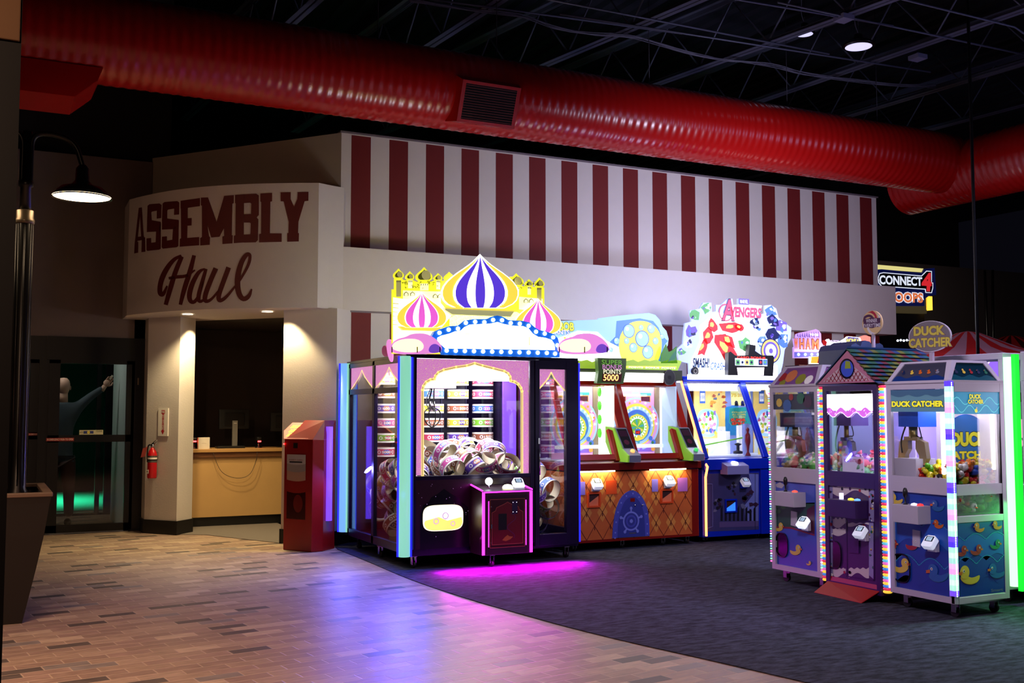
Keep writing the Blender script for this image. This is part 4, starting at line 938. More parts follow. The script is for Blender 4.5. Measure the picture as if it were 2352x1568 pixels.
# lower front panel with scalloped arch graphic and glowing prize window
mb = MB(); mb.box(xw0-.02, xw1+.02, PF+.005, PF+.02, .20, zw0-.04, MRN); L1 = Plane((0, PF+.005, 0), XV, -YV, .0012)
ar = L1.pxs([(965, 1262), (965, 1180), (972, 1160), (985, 1152), (990, 1142), (1005, 1134), (1020, 1122), (1036, 1134), (1052, 1142), (1060, 1152), (1075, 1165), (1078, 1255)])
L1.poly(mb, ar, mat('night_panel', '#0a0512', .25), 1); rnd = random.Random(3)
for i in range(26): u, v = rnd.uniform(xw0+.02, xw1-.6), rnd.uniform(.3, zw0-.08); L1.disc(mb, u, v, rnd.uniform(.002, .004), mat('star_dot', '#c89ad8', .4, em=.5), 2, n=6)
build('front_panel', mb, pal)
mb = MB(); a0, b0 = L1.px(971, 1221); a1, b1 = L1.px(1063, 1157); cx, cy = (a0+a1)/2, (b0+b1)/2; w, h = (a1-a0)/2, (b1-b0)/2
sup = [(cx+w*math.copysign(abs(math.cos(t))**.45, math.cos(t)), cy+h*math.copysign(abs(math.sin(t))**.55, math.sin(t))) for t in [2*PI*i/40 for i in range(40)]]
L1.slab(mb, sup, -.012, em('prize_door_glow', '#fff6c8', 1.5)); L2 = Plane((0, PF-.008, 0), XV, -YV, .0012)
L2.poly(mb, [(cx+(u-cx)*.96, cy+(v-cy)*.94) for u, v in sup if v < cy-.02]+[(cx-w*.9, cy-.02), (cx-.05, cy+.01), (cx+.04, cy-.03), (cx+w*.9, cy)][::-1], em('prize_door_yellow', '#ffe26a', 1.2), 1)
L2.poly(mb, [(cx+.01, cy+h*.92), (cx+w*.88, cy+h*.7), (cx+w*.9, cy+.01), (cx+.02, cy+.05)], em('prize_door_white', '#ffffff', 6), 2)
for (u, v, r) in ((cx-.08, cy-.03, .03), (cx+.02, cy+.02, .035), (cx+.10, cy-.06, .025)): L2.ringd(mb, u, v, r*.7, r, em('prize_door_ink', '#c9a2d8', .9), 3, n=16)
build('prize_door', mb, pal)
# control box with magenta edge lights
yb = 9.47; BP = Plane((0, yb, 0), XV, -YV, .0012)
q0, q1 = BP.px(1107, 1272), BP.px(1222, 1262); t0, t1 = BP.px(1108, 1128), BP.px(1224, 1126)
x0, x1 = (q0[0]+t0[0])/2, (q1[0]+t1[0])/2; zt_ = t0[1]; zb_ = .14
mb = MB(); mb.prism([(x0, yb, zb_), (x0, yb, zt_), (x0, PF+.005, zt_+.045), (x0, PF+.005, zb_)], (x1-x0, 0, 0), MRN); build('control_box', mb, pal, bevel=.004)
mb = MB()
for x in (x0+.012, x1-.018): mb.box(x-.014, x+.014, yb-.008, yb-.001, zb_+.005, zt_-.01, MAG)
mb.box(x0+.02, x1-.02, yb-.008, yb-.001, zt_-.018, zt_-.006, MAG)
for x in (x0+.07, x1-.075): mb.box(x-.003, x+.003, yb-.006, yb-.001, zb_+.08, zt_-.10, MAG)
for x in (x0+.004, x1-.004): mb.tube([(x, yb, zt_+.002), (x, PF, zt_+.048)], .008, MAG, n=6)
build('edge_lights', mb, pal)
mb = MB(); BQ = Plane((0, yb-.0005, 0), XV, -YV, .0012); u0, u1 = x0+.085, x1-.09; v0, v1 = zb_+.07, zt_-.085
BQ.rect(mb, u0, u1, v0, v1, mat('oxblood_panel', '#3a0612', .3), 1)
w = u1-u0; h = v1-v0; um = (u0+u1)/2
ar = [(u0+.02, v0+.03), (u0+.02, v1-.13), (u0+.06, v1-.11), (u0+.07, v1-.08), (um-.04, v1-.05), (um, v1-.03), (um+.04, v1-.05), (u1-.07, v1-.08), (u1-.06, v1-.11), (u1-.02, v1-.13), (u1-.02, v0+.03)]
BQ.poly(mb, ar, mat('deep_red_panel', '#6a0c1a', .35), 2); BQ.line(mb, ar+[ar[0]], .004, mat('copper_line', '#c86a50', .4), 3); BQ.line(mb, [(u0, v0), (u1, v0), (u1, v1), (u0, v1)], .004, mat('copper_line'), 3, closed=True)
BQ.rect(mb, um-.10, um-.01, v0+.17, v0+.33, BLK, 4); BQ.rect(mb, um+.05, um+.11, v1-.15, v1-.02, mat('violet_plate', '#2a1440', .4), 4)
sw = [(um+.04+.055*math.sin(t*2.6)*(1-.1*t), v0+.33-.075*t) for t in [i*.25 for i in range(14)]]; BQ.line(mb, sw, .005, mat('smoke_line', '#5a3060', .5), 4)
BQ.poly(mb, [(um-.06, v0+.07), (um-.02, v0+.06), (um+.03, v0+.075), (um+.06, v0+.10), (um+.02, v0+.105), (um, v0+.12), (um-.03, v0+.10)], mat('gold_lamp_print', '#b06a2a', .4), 4)
for (u, v) in ((u0+.01, v1-.07), (u0+.01, v0+.05)): BQ.disc(mb, u, v, .006, CHR, 5, n=8)
for du in (.06, .10):
    for dv in (.13, .035): BQ.disc(mb, um+du, v1-dv, .003, WLED, 6, n=6)
mb.box(u0-.005+.01, u0+.02, yb-.012, yb-.002, v0+.19, v0+.23, CHR); build('service_door', mb, pal)
jx, jz = PY(1123, 1100, yb+.12).x, PY(1123, 1105, yb+.12).z
mb = MB(); mb.lathe([(.018, zt_+.015), (.008, zt_+.03), (.006, jz-.02)], (jx, yb+.12, 0), CHR, n=10); build('joystick', mb, pal)
mb = MB(); mb.ball((jx, yb+.12, jz), .038, em('lit_ball', '#f6f0ff', 5), n=20); build('joystick_ball', mb, pal)
bx_ = PY(1165, 1122, yb+.1).x; mb = MB(); mb.lathe([(.055, zt_+.01), (.05, zt_+.035), (.03, zt_+.05), (0, zt_+.055)], (bx_, yb+.09, 0), em('lit_button', '#fff4c0', 4), n=20); build('drop_button', mb, pal)
def reader(par, x, y, z, face=(0, -1, 0), s=1.0, glow=1.4, plate=None):
    """card reader: rounded white glowing body with small screen"""
    f = Vector(face).normalized(); r_ = f.cross(ZV)*-1; r_ = ZV.cross(f)*-1 if False else Vector((-f.y, f.x, 0)); c = Vector((x, y, z))
    tl = (ZV*.75-f*-.0+(-f)*.66).normalized(); nn_ = (f*.75+ZV*.66).normalized()
    mb = MB(); body = []
    for k in range(12): pass
    pts = [c+r_*a*s+tl*b*s for a, b in ((-.055, -.05), (-.045, -.062), (.045, -.062), (.055, -.05), (.055, .035), (.035, .055), (-.035, .055), (-.055, .035))]
    mb.prism([p+nn_*.025*s for p in pts], -nn_*.05*s, em('reader_shell_%g' % glow, '#dfe6ff', glow, base='#dfe2ea')); o = build('card_reader', mb, par, bevel=.004)
    mb = MB(); RPn = Plane(c+nn_*.0262*s, r_, nn_, .001, uz=tl)
    RPn.rect(mb, -.04*s, .04*s, -.01*s, .042*s, BLK, 0); RPn.rect(mb, -.028*s, .028*s, -.004*s, .036*s, em('reader_screen', '#a8c4d8', .7), 1)
    for i in range(3): RPn.rect(mb, -.022*s, (.020-.006*i)*s, (.026-.012*i)*s, (.029-.012*i)*s, mat('screen_ink', '#3a4a68', .5), 2)
    build('screen', mb, o)
    mb = MB(); mb.obox(c-f*.035*s-ZV*.03*s, r_, f, ZV, .045*s, .02*s, .05*s, plate or mat('reader_mount', '#8a86a0', .5)); build('mount', mb, o); return o
reader(pal, PY(1190, 1110, yb+.14).x, yb+.14, zt_+.055, glow=1.6)
for x, y in ((XL+.15, PF+.12), (PY(1130, 1290, 9.6).x, 9.62), (XR-.15, PF+.1), (XL+.15, PB-.15), (XR-.15, PB-.15), (XL+.12, 10.75)): caster(pal, x, y)
# door handle, lock
mb = MB(); hx = FPn.px(1238, 1000)[0]-.006; hz0, hz1 = FPn.px(1238, 1090)[1], FPn.px(1238, 1030)[1]; mb.tube([(hx, PF-.03, hz0), (hx, PF-.03, hz1)], .006, CHR, n=8)
for z in (hz0+.02, hz1-.02): mb.tube([(hx-.0, PF-.03, z), (hx-.0, PF-.012, z)], .005, CHR, n=6)
build('door_handle', mb, pal)
mb = MB(); mb.box(hx-.012, hx+.008, PF-.02, PF-.012, hz1+.05, hz1+.11, CHR); build('lock', mb, pal)
# inside: floor tray, violet pillar, gantry and claw
mb = MB(); mb.box(4.14, 5.12, PF+.06, PB-.05, .80, .84, DPUR); mb.box(4.12, 4.14, PF+.06, 11.0, .2, .84, DPUR); mb.box(5.12, 5.14, PF+.06, 11.0, .2, .84, DPUR); build('prize_tray', mb, pal)
mb = MB(); c = PY(1162, 950, 11.2); mb.box(c.x-.085, c.x+.085, 11.1, 11.3, .84, 2.05, em('violet_pillar_skin', '#7a44e0', .45, base='#7a50d8')); mb.box(c.x-.12, c.x-.088, 11.12, 11.3, .84, 2.05, DPUR)
for z in (1.0, 1.02): mb.ball((c.x-.03+(.06 if z > 1.01 else 0), 11.098, 1.0), .008, WLED, n=6)
build('violet_pillar', mb, pal)
mb = MB(); c = PY(1203, 950, 10.9); rnd = random.Random(8)
for i in range(46): mb.box(c.x-.008, c.x+.008, 10.9, 10.905, .9+i*.023, .908+i*.023, em('rgb_dot_'+('a', 'b', 'c')[i % 3], ('#5ad0ff', '#b060ff', '#ff60c0')[i % 3], 2))
build('led_strip', mb, pal)
mb = MB(); mb.box(XL+.10, XR-.10, 10.45, 10.49, 1.93, 1.97, WHS); mb.box(XL+.10, XR-.10, 10.85, 10.89, 1.93, 1.97, WHS); g = PY(1000, 870, 10.65)
mb.box(g.x-.14, g.x+.16, 10.45, 10.9, 1.80, 1.95, mat('gantry_white', '#d8d8e4', .4)); build('gantry', mb, pal)
mb = MB(); mb.box(4.0, 5.2, 10.30, 10.33, 1.88, 2.06, em('added_glow', '#f8f6ff', 2.2)); build('glow_panel', mb, pal)  # glowing panel added to fill the window top with white
mb = MB(); cx_, cy_ = PY(993, 910, 10.65).x, 10.65
for i in range(5): a_ = i*1.3; mb.tube(smooth_open([(cx_+.02*math.cos(a_), cy_+.02*math.sin(a_), 1.80), (cx_-.03+.05*math.cos(a_), cy_+.05*math.sin(a_), 1.66), (cx_+.04*math.cos(a_+1), cy_+.04*math.sin(a_+1), 1.55)], 2), .006, BLK, n=5)
build('claw_cable', mb, pal)
mb = MB()
for a_ in (0, PI/2, PI, 3*PI/2): mb.tube(smooth_open([(cx_, cy_, 1.60), (cx_+.10*math.cos(a_), cy_+.10*math.sin(a_), 1.56), (cx_+.09*math.cos(a_), cy_+.09*math.sin(a_), 1.44), (cx_+.01*math.cos(a_), cy_+.01*math.sin(a_), 1.38)], 2), .007, BLK2, n=6)
mb.lathe([(.03, 1.55), (.03, 1.66)], (cx_, cy_, 0), CHR, n=14); build('claw', mb, pal)
mb = MB(); mb.box(XL+.2, XR-.2, 10.2, 10.5, 2.06, 2.075, em('interior_light_panel', '#f4f2ff', 10)); build('light_panel', mb, pal)
for y in (10.1, 10.95): lamp('cabinet_light', 'AREA', (4.6, y, 2.05), 42, (.93, .92, 1), 1.5, (4.6, y+.25, 0), sizey=.3)
lamp('topper_lamp', 'POINT', (4.55, 10.25, 2.45), 36, (.9, .84, 1), .15)
lamp('cabinet_light', 'AREA', (3.95, 10.4, 1.9), 7, (1, .9, .85), .3, (3.95, 10.6, 0), sizey=.3)
lamp('underglow_light', 'AREA', (4.75, 9.46, .13), 70, (1, .0, .95), 1.5, (4.75, 9.42, 0), sizey=.05, spread=165)
lamp('edge_light_glow', 'AREA', (4.8, 9.42, .4), 5, (1, .02, .9), 1.0, (4.8, 9.05, 0), sizey=.3, spread=120)
lamp('column_glow', 'AREA', (3.62, 9.66, 1.0), 34, (.08, .08, 1), .12, (2.7, 8.4, 0))
lamp('column_glow', 'AREA', (3.60, 11.35, .9), 12, (.14, .14, 1), .10, (2.9, 10.6, 0))
# rack of rings on the back board
yr = 11.42; board = MB(); board.box(3.78, 5.12, yr+.02, yr+.05, .3, 2.05, mat('rack_board', '#232034', .5, noise=.1))
xs = [PY(x, 950, yr-.1).x for x in (880, 936.5, 993, 1050, 1107)]
for i in range(4): board.box((xs[i]+xs[i+1])/2-.006, (xs[i]+xs[i+1])/2+.006, yr-.0, yr+.02, .5, 2.0, mat('rack_rail', '#4a4a6a', .4, metal=.5))
build('rack_board', board, pal)
rows = [PY(1050, y, yr-.1).z for y in (875, 905, 938, 970, 1003, 1034)]
rnd = random.Random(4)
tmap = {(2, 3): 2, (3, 3): 3, (4, 3): 4, (2, 4): 0, (3, 4): 1, (4, 4): 2, (3, 2): 2, (4, 2): 5, (2, 2): 3, (3, 1): 3, (4, 1): 0, (0, 3): 6, (0, 2): 1, (0, 1): 7, (3, 5): 4, (4, 5): 0, (2, 5): 2}
for ci, x in enumerate(xs):
    for ri, z in enumerate(rows):
        k = tmap.get((ci, ri), rnd.randrange(8))
        w_ = ('top', 'second', 'third', 'fourth', 'fifth', 'sixth')[ri]; c_ = ('far left', 'second from left', 'middle', 'second from right', 'far right')[ci]
        ring(k, (x, yr-.12, z), (0, 0, rnd.uniform(-.12, .12)), 'paper ticket ring on the back rack, %s row, %s column' % (w_, c_), 'ticket rings racked inside the palace machine')
# heap of rings on the tray and in the side pits
rnd = random.Random(12)
pile = []
def heap(n, xa, xb, ya, yb_, za, zb, lab, grp, mind=.15):
    out_ = 0; tries = 0
    while out_ < n and tries < 4000:
        tries += 1; p = Vector((rnd.uniform(xa, xb), rnd.uniform(ya, yb_), rnd.uniform(za, zb)))
        if any((p-q).length < mind for q in pile): continue
        pile.append(p); ring(rnd.randrange(8), p, (rnd.choice([1, -1])*rnd.uniform(.5, 1.4), rnd.uniform(-.7, .7), rnd.uniform(-.5, .5)), lab, grp); out_ += 1
heap(28, 4.22, 5.05, PF+.2, 11.1, .96, 1.06, 'paper ticket ring lying in the heap behind the main palace window', 'ticket rings heaped on the tray')
heap(8, 4.25, 5.0, PF+.2, 10.9, 1.10, 1.15, 'paper ticket ring lying in the heap behind the main palace window', 'ticket rings heaped on the tray')
heap(20, 3.91, 4.0, PF+.25, 11.2, .34, 1.0, 'paper ticket ring fallen in the pit behind the left side glass', 'ticket rings in the left pit', .135)
heap(14, 5.27, 5.52, PF+.2, 10.9, .36, 1.0, 'paper ticket ring fallen in the pit behind the narrow right door', 'ticket rings in the right pit', .15)
# ---- topper: skyline board, onion domes, petals, marquee with bulbs
YT = 9.95
T = Plane((0, YT, 0), XV, -YV, .0015); T1 = Plane((0, YT-.05, 0), XV, -YV, .0015); T2 = Plane((0, YT-.10, 0), XV, -YV, .0015); T3 = Plane((0, YT-.17, 0), XV, -YV, .0015)
def tz(x, y): return (780+x/4.1263, 560+y/4.1263)
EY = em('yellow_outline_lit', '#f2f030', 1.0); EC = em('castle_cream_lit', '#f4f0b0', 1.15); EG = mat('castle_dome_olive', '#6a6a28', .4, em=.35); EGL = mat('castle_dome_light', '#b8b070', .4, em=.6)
EW = em('white_lit', '#fffdf4', 2.6); EINK = mat('castle_ink', '#5a5020', .5, em=.15); EPI = em('pink_lit', '#e860d0', 1.0); EPU = em('purple_lit', '#5a3cd8', .95); EYG = em('gold_lit', '#f2d84a', 1.05)
def onion(cx, cy, w, h, n=10):
    """closed onion outline in enlarged-photo units, tip up; cy is the base line"""
    pr = [(0.34, 0), (.5, .10), (.55, .28), (.50, .45), (.36, .62), (.18, .78), (.07, .90), (0, 1.0)]
    pr = smooth_open(pr, 1); L_ = [(cx-a*w, cy-b*h) for a, b in pr]; R_ = [(cx+a*w, cy-b*h) for a, b in pr[::-1]][1:]; return L_+R_
def tp(pl, pts): return [pl.px(*tz(*p)) for p in pts]
back = pal
mb = MB()
sil = [(497, 1040), (497, 430), (520, 430), (520, 330)]+onion(560, 325, 92, 92)+[(604, 340), (640, 345)]+onion(668, 335, 76, 76)+[(700, 345), (735, 360)]+onion(803, 350, 145, 130)+[(870, 355), (900, 345)]+onion(935, 345, 74, 68)+[(975, 350)]+onion(1040, 345, 90, 80)+[(1100, 340), (1640, 380)]+onion(1676, 395, 130, 116)+[(1740, 400), (1765, 400)]+onion(1797, 400, 72, 66)+[(1835, 405), (1860, 410)]+onion(1897, 405, 84, 86)+[(1940, 415), (1940, 600), (1960, 1050)]
T.slab(mb, tp(T, sil), .02, EY)
for (cx, cy, w, h) in ((560, 318, 66, 64), (668, 328, 52, 48), (803, 340, 112, 98), (935, 338, 52, 44), (1676, 388, 100, 84), (1797, 394, 50, 40), (1897, 398, 62, 58)):
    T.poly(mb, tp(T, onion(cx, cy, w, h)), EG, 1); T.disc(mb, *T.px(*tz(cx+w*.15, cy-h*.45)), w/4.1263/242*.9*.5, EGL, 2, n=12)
for (x0_, x1_, y0_, y1_) in ((535, 582, 345, 500), (648, 690, 345, 420), (762, 842, 375, 440), (915, 952, 345, 430), (1868, 1912, 415, 540), (1780, 1812, 405, 480), (1655, 1700, 410, 450)):
    T.poly(mb, tp(T, [(x0_, y1_), (x1_, y1_), (x1_, y0_), (x0_, y0_)]), EC if x0_ not in (535, 1868) else EGL, 2)
    for k in range(4): xx = x0_+(x1_-x0_)*(k+.5)/4; T.poly(mb, tp(T, [(xx-2, y0_+18), (xx+3, y0_+18), (xx+3, y0_+2), (xx-2, y0_+2)]), EINK, 3)
T.poly(mb, tp(T, [(600, 560), (960, 570), (960, 452), (600, 440)]), EC, 1); T.poly(mb, tp(T, [(1700, 620), (1925, 640), (1925, 520), (1700, 500)]), EC, 1)
for cx, cy in ((630, 470), (690, 470), (905, 490), (950, 490), (1765, 535), (1815, 535)):
    T.poly(mb, tp(T, [(cx-22, cy+22), (cx+22, cy+22), (cx+22, cy), (cx, cy-18), (cx-22, cy)]), EINK, 2); T.poly(mb, tp(T, [(cx-16, cy+20), (cx+16, cy+20), (cx+16, cy+3), (cx, cy-11), (cx-16, cy+3)]), EC, 3)
rnd = random.Random(2)
for i in range(40):
    cx = rnd.choice([rnd.uniform(600, 960), rnd.uniform(1720, 1860)]); cy = rnd.uniform(365, 430); T.line(mb, tp(T, [(cx, cy), (cx+rnd.uniform(-12, 12), cy-rnd.uniform(5, 20)), (cx+rnd.uniform(5, 22), cy-rnd.uniform(0, 12))]), .004, EINK, 2)
T.poly(mb, tp(T, [(505, 1030), (960, 1030), (960, 800), (1060, 680), (960, 560), (600, 520), (505, 505)]), em('skyline_glow', '#f8f4c0', 1.5), 1)
for k in range(6): T.poly(mb, tp(T, [(505, 560+k*40), (560, 566+k*40), (560, 572+k*40), (505, 566+k*40)]), EGL, 2)
build('skyline_board', mb, back)
def dome(pl, cx, by, w, h, stripe, edge_, name, gold=EYG, base=True, lw=.006):
    mb = MB(); o_ = onion(cx, by, w, h); pl.slab(mb, tp(pl, [(cx+(x-cx)*1.03, by+(y-by)*1.025+4) for x, y in o_]), .02, EW); 
    pl.poly(mb, tp(pl, o_), gold, 1)
    def half(y):   # half width of onion at height
        for i in range(len(o_)//2):
            (xa, ya), (xb, yb2) = o_[i], o_[i+1]
            if ya >= y >= yb2: f = (ya-y)/(ya-yb2+1e-6); return abs(xa+(xb-xa)*f-cx)
        return 0
    ys = [by-h*i/22 for i in range(22)]+[by-h*.995]
    def lune(a, b, m, k):
        L_ = [(cx+a*half(y), y) for y in ys]; R_ = [(cx+b*half(y), y) for y in ys[::-1]]; pts = tp(pl, L_+R_)
        nL = len(ys)
        for i in range(nL-1): pl.poly(mb, [pts[i], pts[2*nL-1-i], pts[2*nL-2-i], pts[i+1]], m, k)
    lune(-.70, .70, EW, 2)
    for a, b in ((-.66, -.36), (-.13, .13), (.36, .66)): lune(a, b, stripe, 3)
    if lw > .004:
        for a in (-.72, .72, -.34, .34): 
            for i in range(0, 44): y = by-h*i/44; pl.disc(mb, *pl.px(*tz(cx+a*half(y), y)), .006, edge_, 4, n=6)
    build(name, mb, back)
dome(T1, 1332, 605, 660, 500, EPU, EW, 'centre_dome')
mb = MB(); T1.slab(mb, tp(T1, [(1000, 600), (1665, 628), (1620, 690), (1070, 668), (1000, 625)]), .05, em('dome_base_grey', '#b8b47c', .7)); T1.poly(mb, tp(T1, [(1000, 598), (1665, 626), (1662, 640), (1000, 612)]), EYG, 2); build('dome_base', mb, back)
dome(T1, 778, 790, 430, 330, EPI, EW, 'left_dome', lw=0)
dome(T1, 1880, 850, 400, 330, EPI, EW, 'right_dome', lw=0)
mb = MB(); T1.slab(mb, tp(T1, [(560, 780), (970, 790), (930, 825), (600, 815)]), .04, EYG); build('dome_base', mb, back)
# tower body behind marquee
mb = MB(); T.slab(mb, tp(T1, [(1060, 1030), (2070, 1045), (2070, 870), (1700, 640), (1060, 650)]), .03, EW); build('tower_glow_board', mb, back)
# marquee
outer = [(985, 1060), (960, 990), (875, 920), (872, 880), (900, 830), (950, 810), (1020, 785), (1060, 775), (1120, 775), (1150, 750), (1180, 725), (1260, 712), (1400, 710), (1440, 690), (1495, 678), (1550, 690), (1600, 720), (1740, 730), (1800, 745), (1850, 790), (1890, 815), (1960, 830), (2030, 855), (2070, 895), (2086, 950), (2086, 1075)]
inner = [(1000, 990), (950, 945), (925, 925), (925, 890), (960, 870), (1040, 850), (1090, 830), (1150, 820), (1180, 790), (1230, 765), (1330, 760), (1430, 755), (1495, 740), (1560, 760), (1640, 775), (1740, 780), (1790, 800), (1830, 850), (1880, 880), (1950, 890), (2010, 910), (2036, 950), (2040, 1005)]
mb = MB(); T2.slab(mb, tp(T2, outer), .06, em('marquee_blue', '#0c5ec8', .8)); T2.poly(mb, tp(T2, inner), em('marquee_face', '#fffdf8', 4.0), 1)
T2.poly(mb, tp(T2, [(1185, 850), (1230, 850), (1235, 858), (1185, 858)]), em('marquee_faint', '#ffe9a0', 1.1), 2); T2.poly(mb, tp(T2, [(1790, 880), (1800, 880), (1803, 960), (1790, 960)]), em('marquee_faint', '#ffe9a0', 1.1), 2)
mq = build('marquee', mb, back)
BLB = em('bulb_lit', '#f0fbff', 7)
bl = [(893, 922), (945, 842), (1032, 812), (1120, 803), (1195, 748), (1283, 738), (1370, 742), (1453, 720), (1538, 723), (1620, 750), (1706, 756), (1790, 775), (1860, 832), (1942, 850), (2022, 885), (2062, 960), (2040, 1040)]+[(1013+i*86.3, 1010+i*2.1) for i in range(12)]
b0 = None
for x, y in bl:
    u, v = T2.px(*tz(x, y)); loc = T2.p(u, v, 4)
    if b0 is None:
        mb = MB(); mb.ball(loc, .021, BLB, n=12); b0 = build('bulb', mb, mq); bl0 = loc
    else:
        c = b0.copy(); COL.objects.link(c); c.location = loc-bl0
# petals
PET = mat('petal_pink', '#e88ad8', .4, em=.9, emcol='#f090e0'); PETD = mat('petal_rose', '#c03a80', .4, em=.25); PETG = em('petal_glow', '#fff4a0', 2.2); PETV = mat('petal_violet', '#7a48c8', .4, em=.8)
def petals(pl, ox, sgn, name, full=True):
    mb = MB(); f = lambda pts: tp(pl, [(ox+sgn*x, y) for x, y in pts])
    pl.slab(mb, f(smooth_closed([(-250, 1025), (-255, 960), (-200, 900), (-110, 880), (-60, 850), (60, 845), (140, 880), (200, 930), (235, 1000), (190, 1035), (0, 1045), (-150, 1045)], 2)), .03, PET)
    pl.poly(mb, f(smooth_closed([(-250, 1000), (-240, 940), (-150, 900), (0, 900), (60, 960), (30, 1020), (-120, 1030)], 2)), PETG, 1)
    pl.poly(mb, f(smooth_closed([(90, 1030), (110, 960), (170, 940), (232, 1000), (195, 1035)], 2)), PETV, 2)
    for xx in (-15, 200, -255): pl.poly(mb, f([(xx, 1030), (xx+10, 1030), (xx+10, 975), (xx, 975)]), MRN, 3)
    build(name, mb, back)
petals(T3, 745, 1, 'petal_cluster'); petals(T3, 2330, 1, 'petal_cluster')
SD = Plane((XL-.02, 0, 0), -YV, -XV, .0015)
mb = MB(); SD.slab(mb, [SD.px(*tz(*p)) for p in smooth_closed([(450, 1030), (440, 930), (465, 895), (495, 930), (500, 1080), (490, 1125), (470, 1100)], 2)], .015, PET); build('petal', mb, back)
mb = MB(); SD.slab(mb, [SD.px(*tz(*p)) for p in smooth_closed([(400, 1040), (400, 980), (430, 955), (450, 1000), (450, 1060), (425, 1070)], 2)], .015, PETD); build('petal', mb, back)
# ================================================================== ORANGE PUSHER (two stations) AND BLUE PUSHER
RDM = mat('red_orange_metal', '#8c1408', .35, metal=.2, noise=.06); ORG1 = mat('pineapple_orange', '#c8622a', .45, noise=.18, nscale=5); ORG2 = mat('pineapple_line', '#6a2412', .5); ORG3 = mat('pineapple_light', '#d88a3c', .45, noise=.12, nscale=7)
YO = 10.15; OX0, OX1, OB = 5.78, 7.53, 11.45
ora = thing('coin_pusher_machine', 'orange two-station pusher machine with diamond lattice front and round blue hatch', 'arcade machine', ((OX0+OX1)/2, 10.8, 0))
OL = Plane((0, YO, 0), XV, -YV, .0012)
def z3(x, y): return (1250+x/3.92, 640+y/3.92)
def z4(x, y): return (1250+x/3.92, 960+y/3.92)
SLn = Plane((0, YO+.03, .98), XV, Vector((0, -.90, .42)), .0012, uz=Vector((0, .42, .90)))
zr = OL.px(1500, 1072)[1]; zb = .10
mb = MB(); mb.box(OX0, OX1, YO, OB, zb, .88, RDM); mb.box(OX0-.0, OX1, YO-.06, OB, .895, .975, RDM); build('lower_cabinet', mb, ora, bevel=.004)
# lattice graphic: raised-line diamonds over the whole lower panel
mb = MB(); OL.rect(mb, OX0+.02, OX1-.10, zb+.03, .875, ORG1, 1)
du, dv = .205, .30
def clipseg(a, b, u0, u1, v0, v1):
    t0, t1 = 0, 1; dx, dy = b[0]-a[0], b[1]-a[1]
    for p, q in ((-dx, a[0]-u0), (dx, u1-a[0]), (-dy, a[1]-v0), (dy, v1-a[1])):
        if abs(p) < 1e-9:
            if q < 0: return None
        else:
            r = q/p
            if p < 0: t0 = max(t0, r)
            else: t1 = min(t1, r)
    if t0 >= t1: return None
    return ((a[0]+dx*t0, a[1]+dy*t0), (a[0]+dx*t1, a[1]+dy*t1))
U0, U1, V0, V1 = OX0+.02, OX1-.10, zb+.03, .875
rnd = random.Random(9)
for i in range(-3, 14):
    for s_ in (-1, 1):
        a = (U0+du*i, V0); b = (U0+du*i+s_*du*(V1-V0)/dv*1.0, V1); c = clipseg(a, b, U0, U1, V0, V1)
        if c:
            n = 6; pts = [(c[0][0]+(c[1][0]-c[0][0])*k/n+rnd.uniform(-.004, .004), c[0][1]+(c[1][1]-c[0][1])*k/n) for k in range(n+1)]; OL.line(mb, pts, .007, ORG2, 3)
for i in range(0, 10):
    for j in range(0, 6):
        cu = U0+du*(i+(.5 if j % 2 else 0)); cv = V0+dv*(j*.5)
        if U0+.08 < cu < U1-.08 and V0+.1 < cv < V1-.1:
            OL.poly(mb, [(cu-.07, cv), (cu, cv-.11), (cu+.07, cv), (cu, cv+.11)], ORG3 if rnd.random() < .6 else ORG1, 2); OL.poly(mb, [(cu-.008, cv-.03), (cu, cv-.05), (cu+.008, cv-.03), (cu, cv+.02)], ORG2, 3)
build('lattice_panel', mb, ora)
# same graphic on the left flank seen through the palace's narrow door
SFl = Plane((OX0-.001, 0, 0), -YV, -XV, .0012); mb = MB(); SFl.rect(mb, -OB+.05, -YO-.02, .14, .88, ORG1, 1)
for i in range(-2, 8):
    for s_ in (-1, 1):
        c = clipseg((-OB+du*i, .14), (-OB+du*i+s_*.55, .88), -OB+.05, -YO-.02, .14, .88)
        if c: SFl.line(mb, c, .007, ORG2, 2)
build('flank_panel', mb, ora)
BLH = mat('hatch_blue', '#4a50b4', .4, noise=.06); BLH2 = mat('hatch_blue_dark', '#343c92', .4); BLH3 = mat('hatch_blue_light', '#7c86dc', .4)
mb = MB(); oa = [OL.px(*z4(*p)) for p in smooth_open([(610, 1080), (618, 950), (640, 820), (690, 700), (785, 636), (870, 690), (925, 800), (942, 930), (944, 1058)], 2)]
ia = [OL.px(*z4(*p)) for p in smooth_open([(655, 1076), (660, 950), (680, 840), (720, 740), (785, 695), (850, 735), (890, 830), (902, 940), (904, 1062)], 2)]
OL.slab(mb, oa, -.010, BLH); OP2 = Plane((0, YO-.010, 0), XV, -YV, .0012); OP2.poly(mb, ia, BLH2, 1)
wc = OL.px(*z4(777, 925)); R_ = OL.px(*z4(850, 925))[0]-wc[0]
OP2.disc(mb, wc[0], wc[1], R_, BLH3, 2, n=28); OP2.disc(mb, wc[0], wc[1], R_*.82, BLH2, 3, n=28); OP2.disc(mb, wc[0], wc[1], R_*.62, BLH, 4, n=28); OP2.disc(mb, wc[0], wc[1], R_*.45, BLH2, 5, n=24); OP2.disc(mb, wc[0], wc[1], R_*.2, BLH3, 6, n=18)
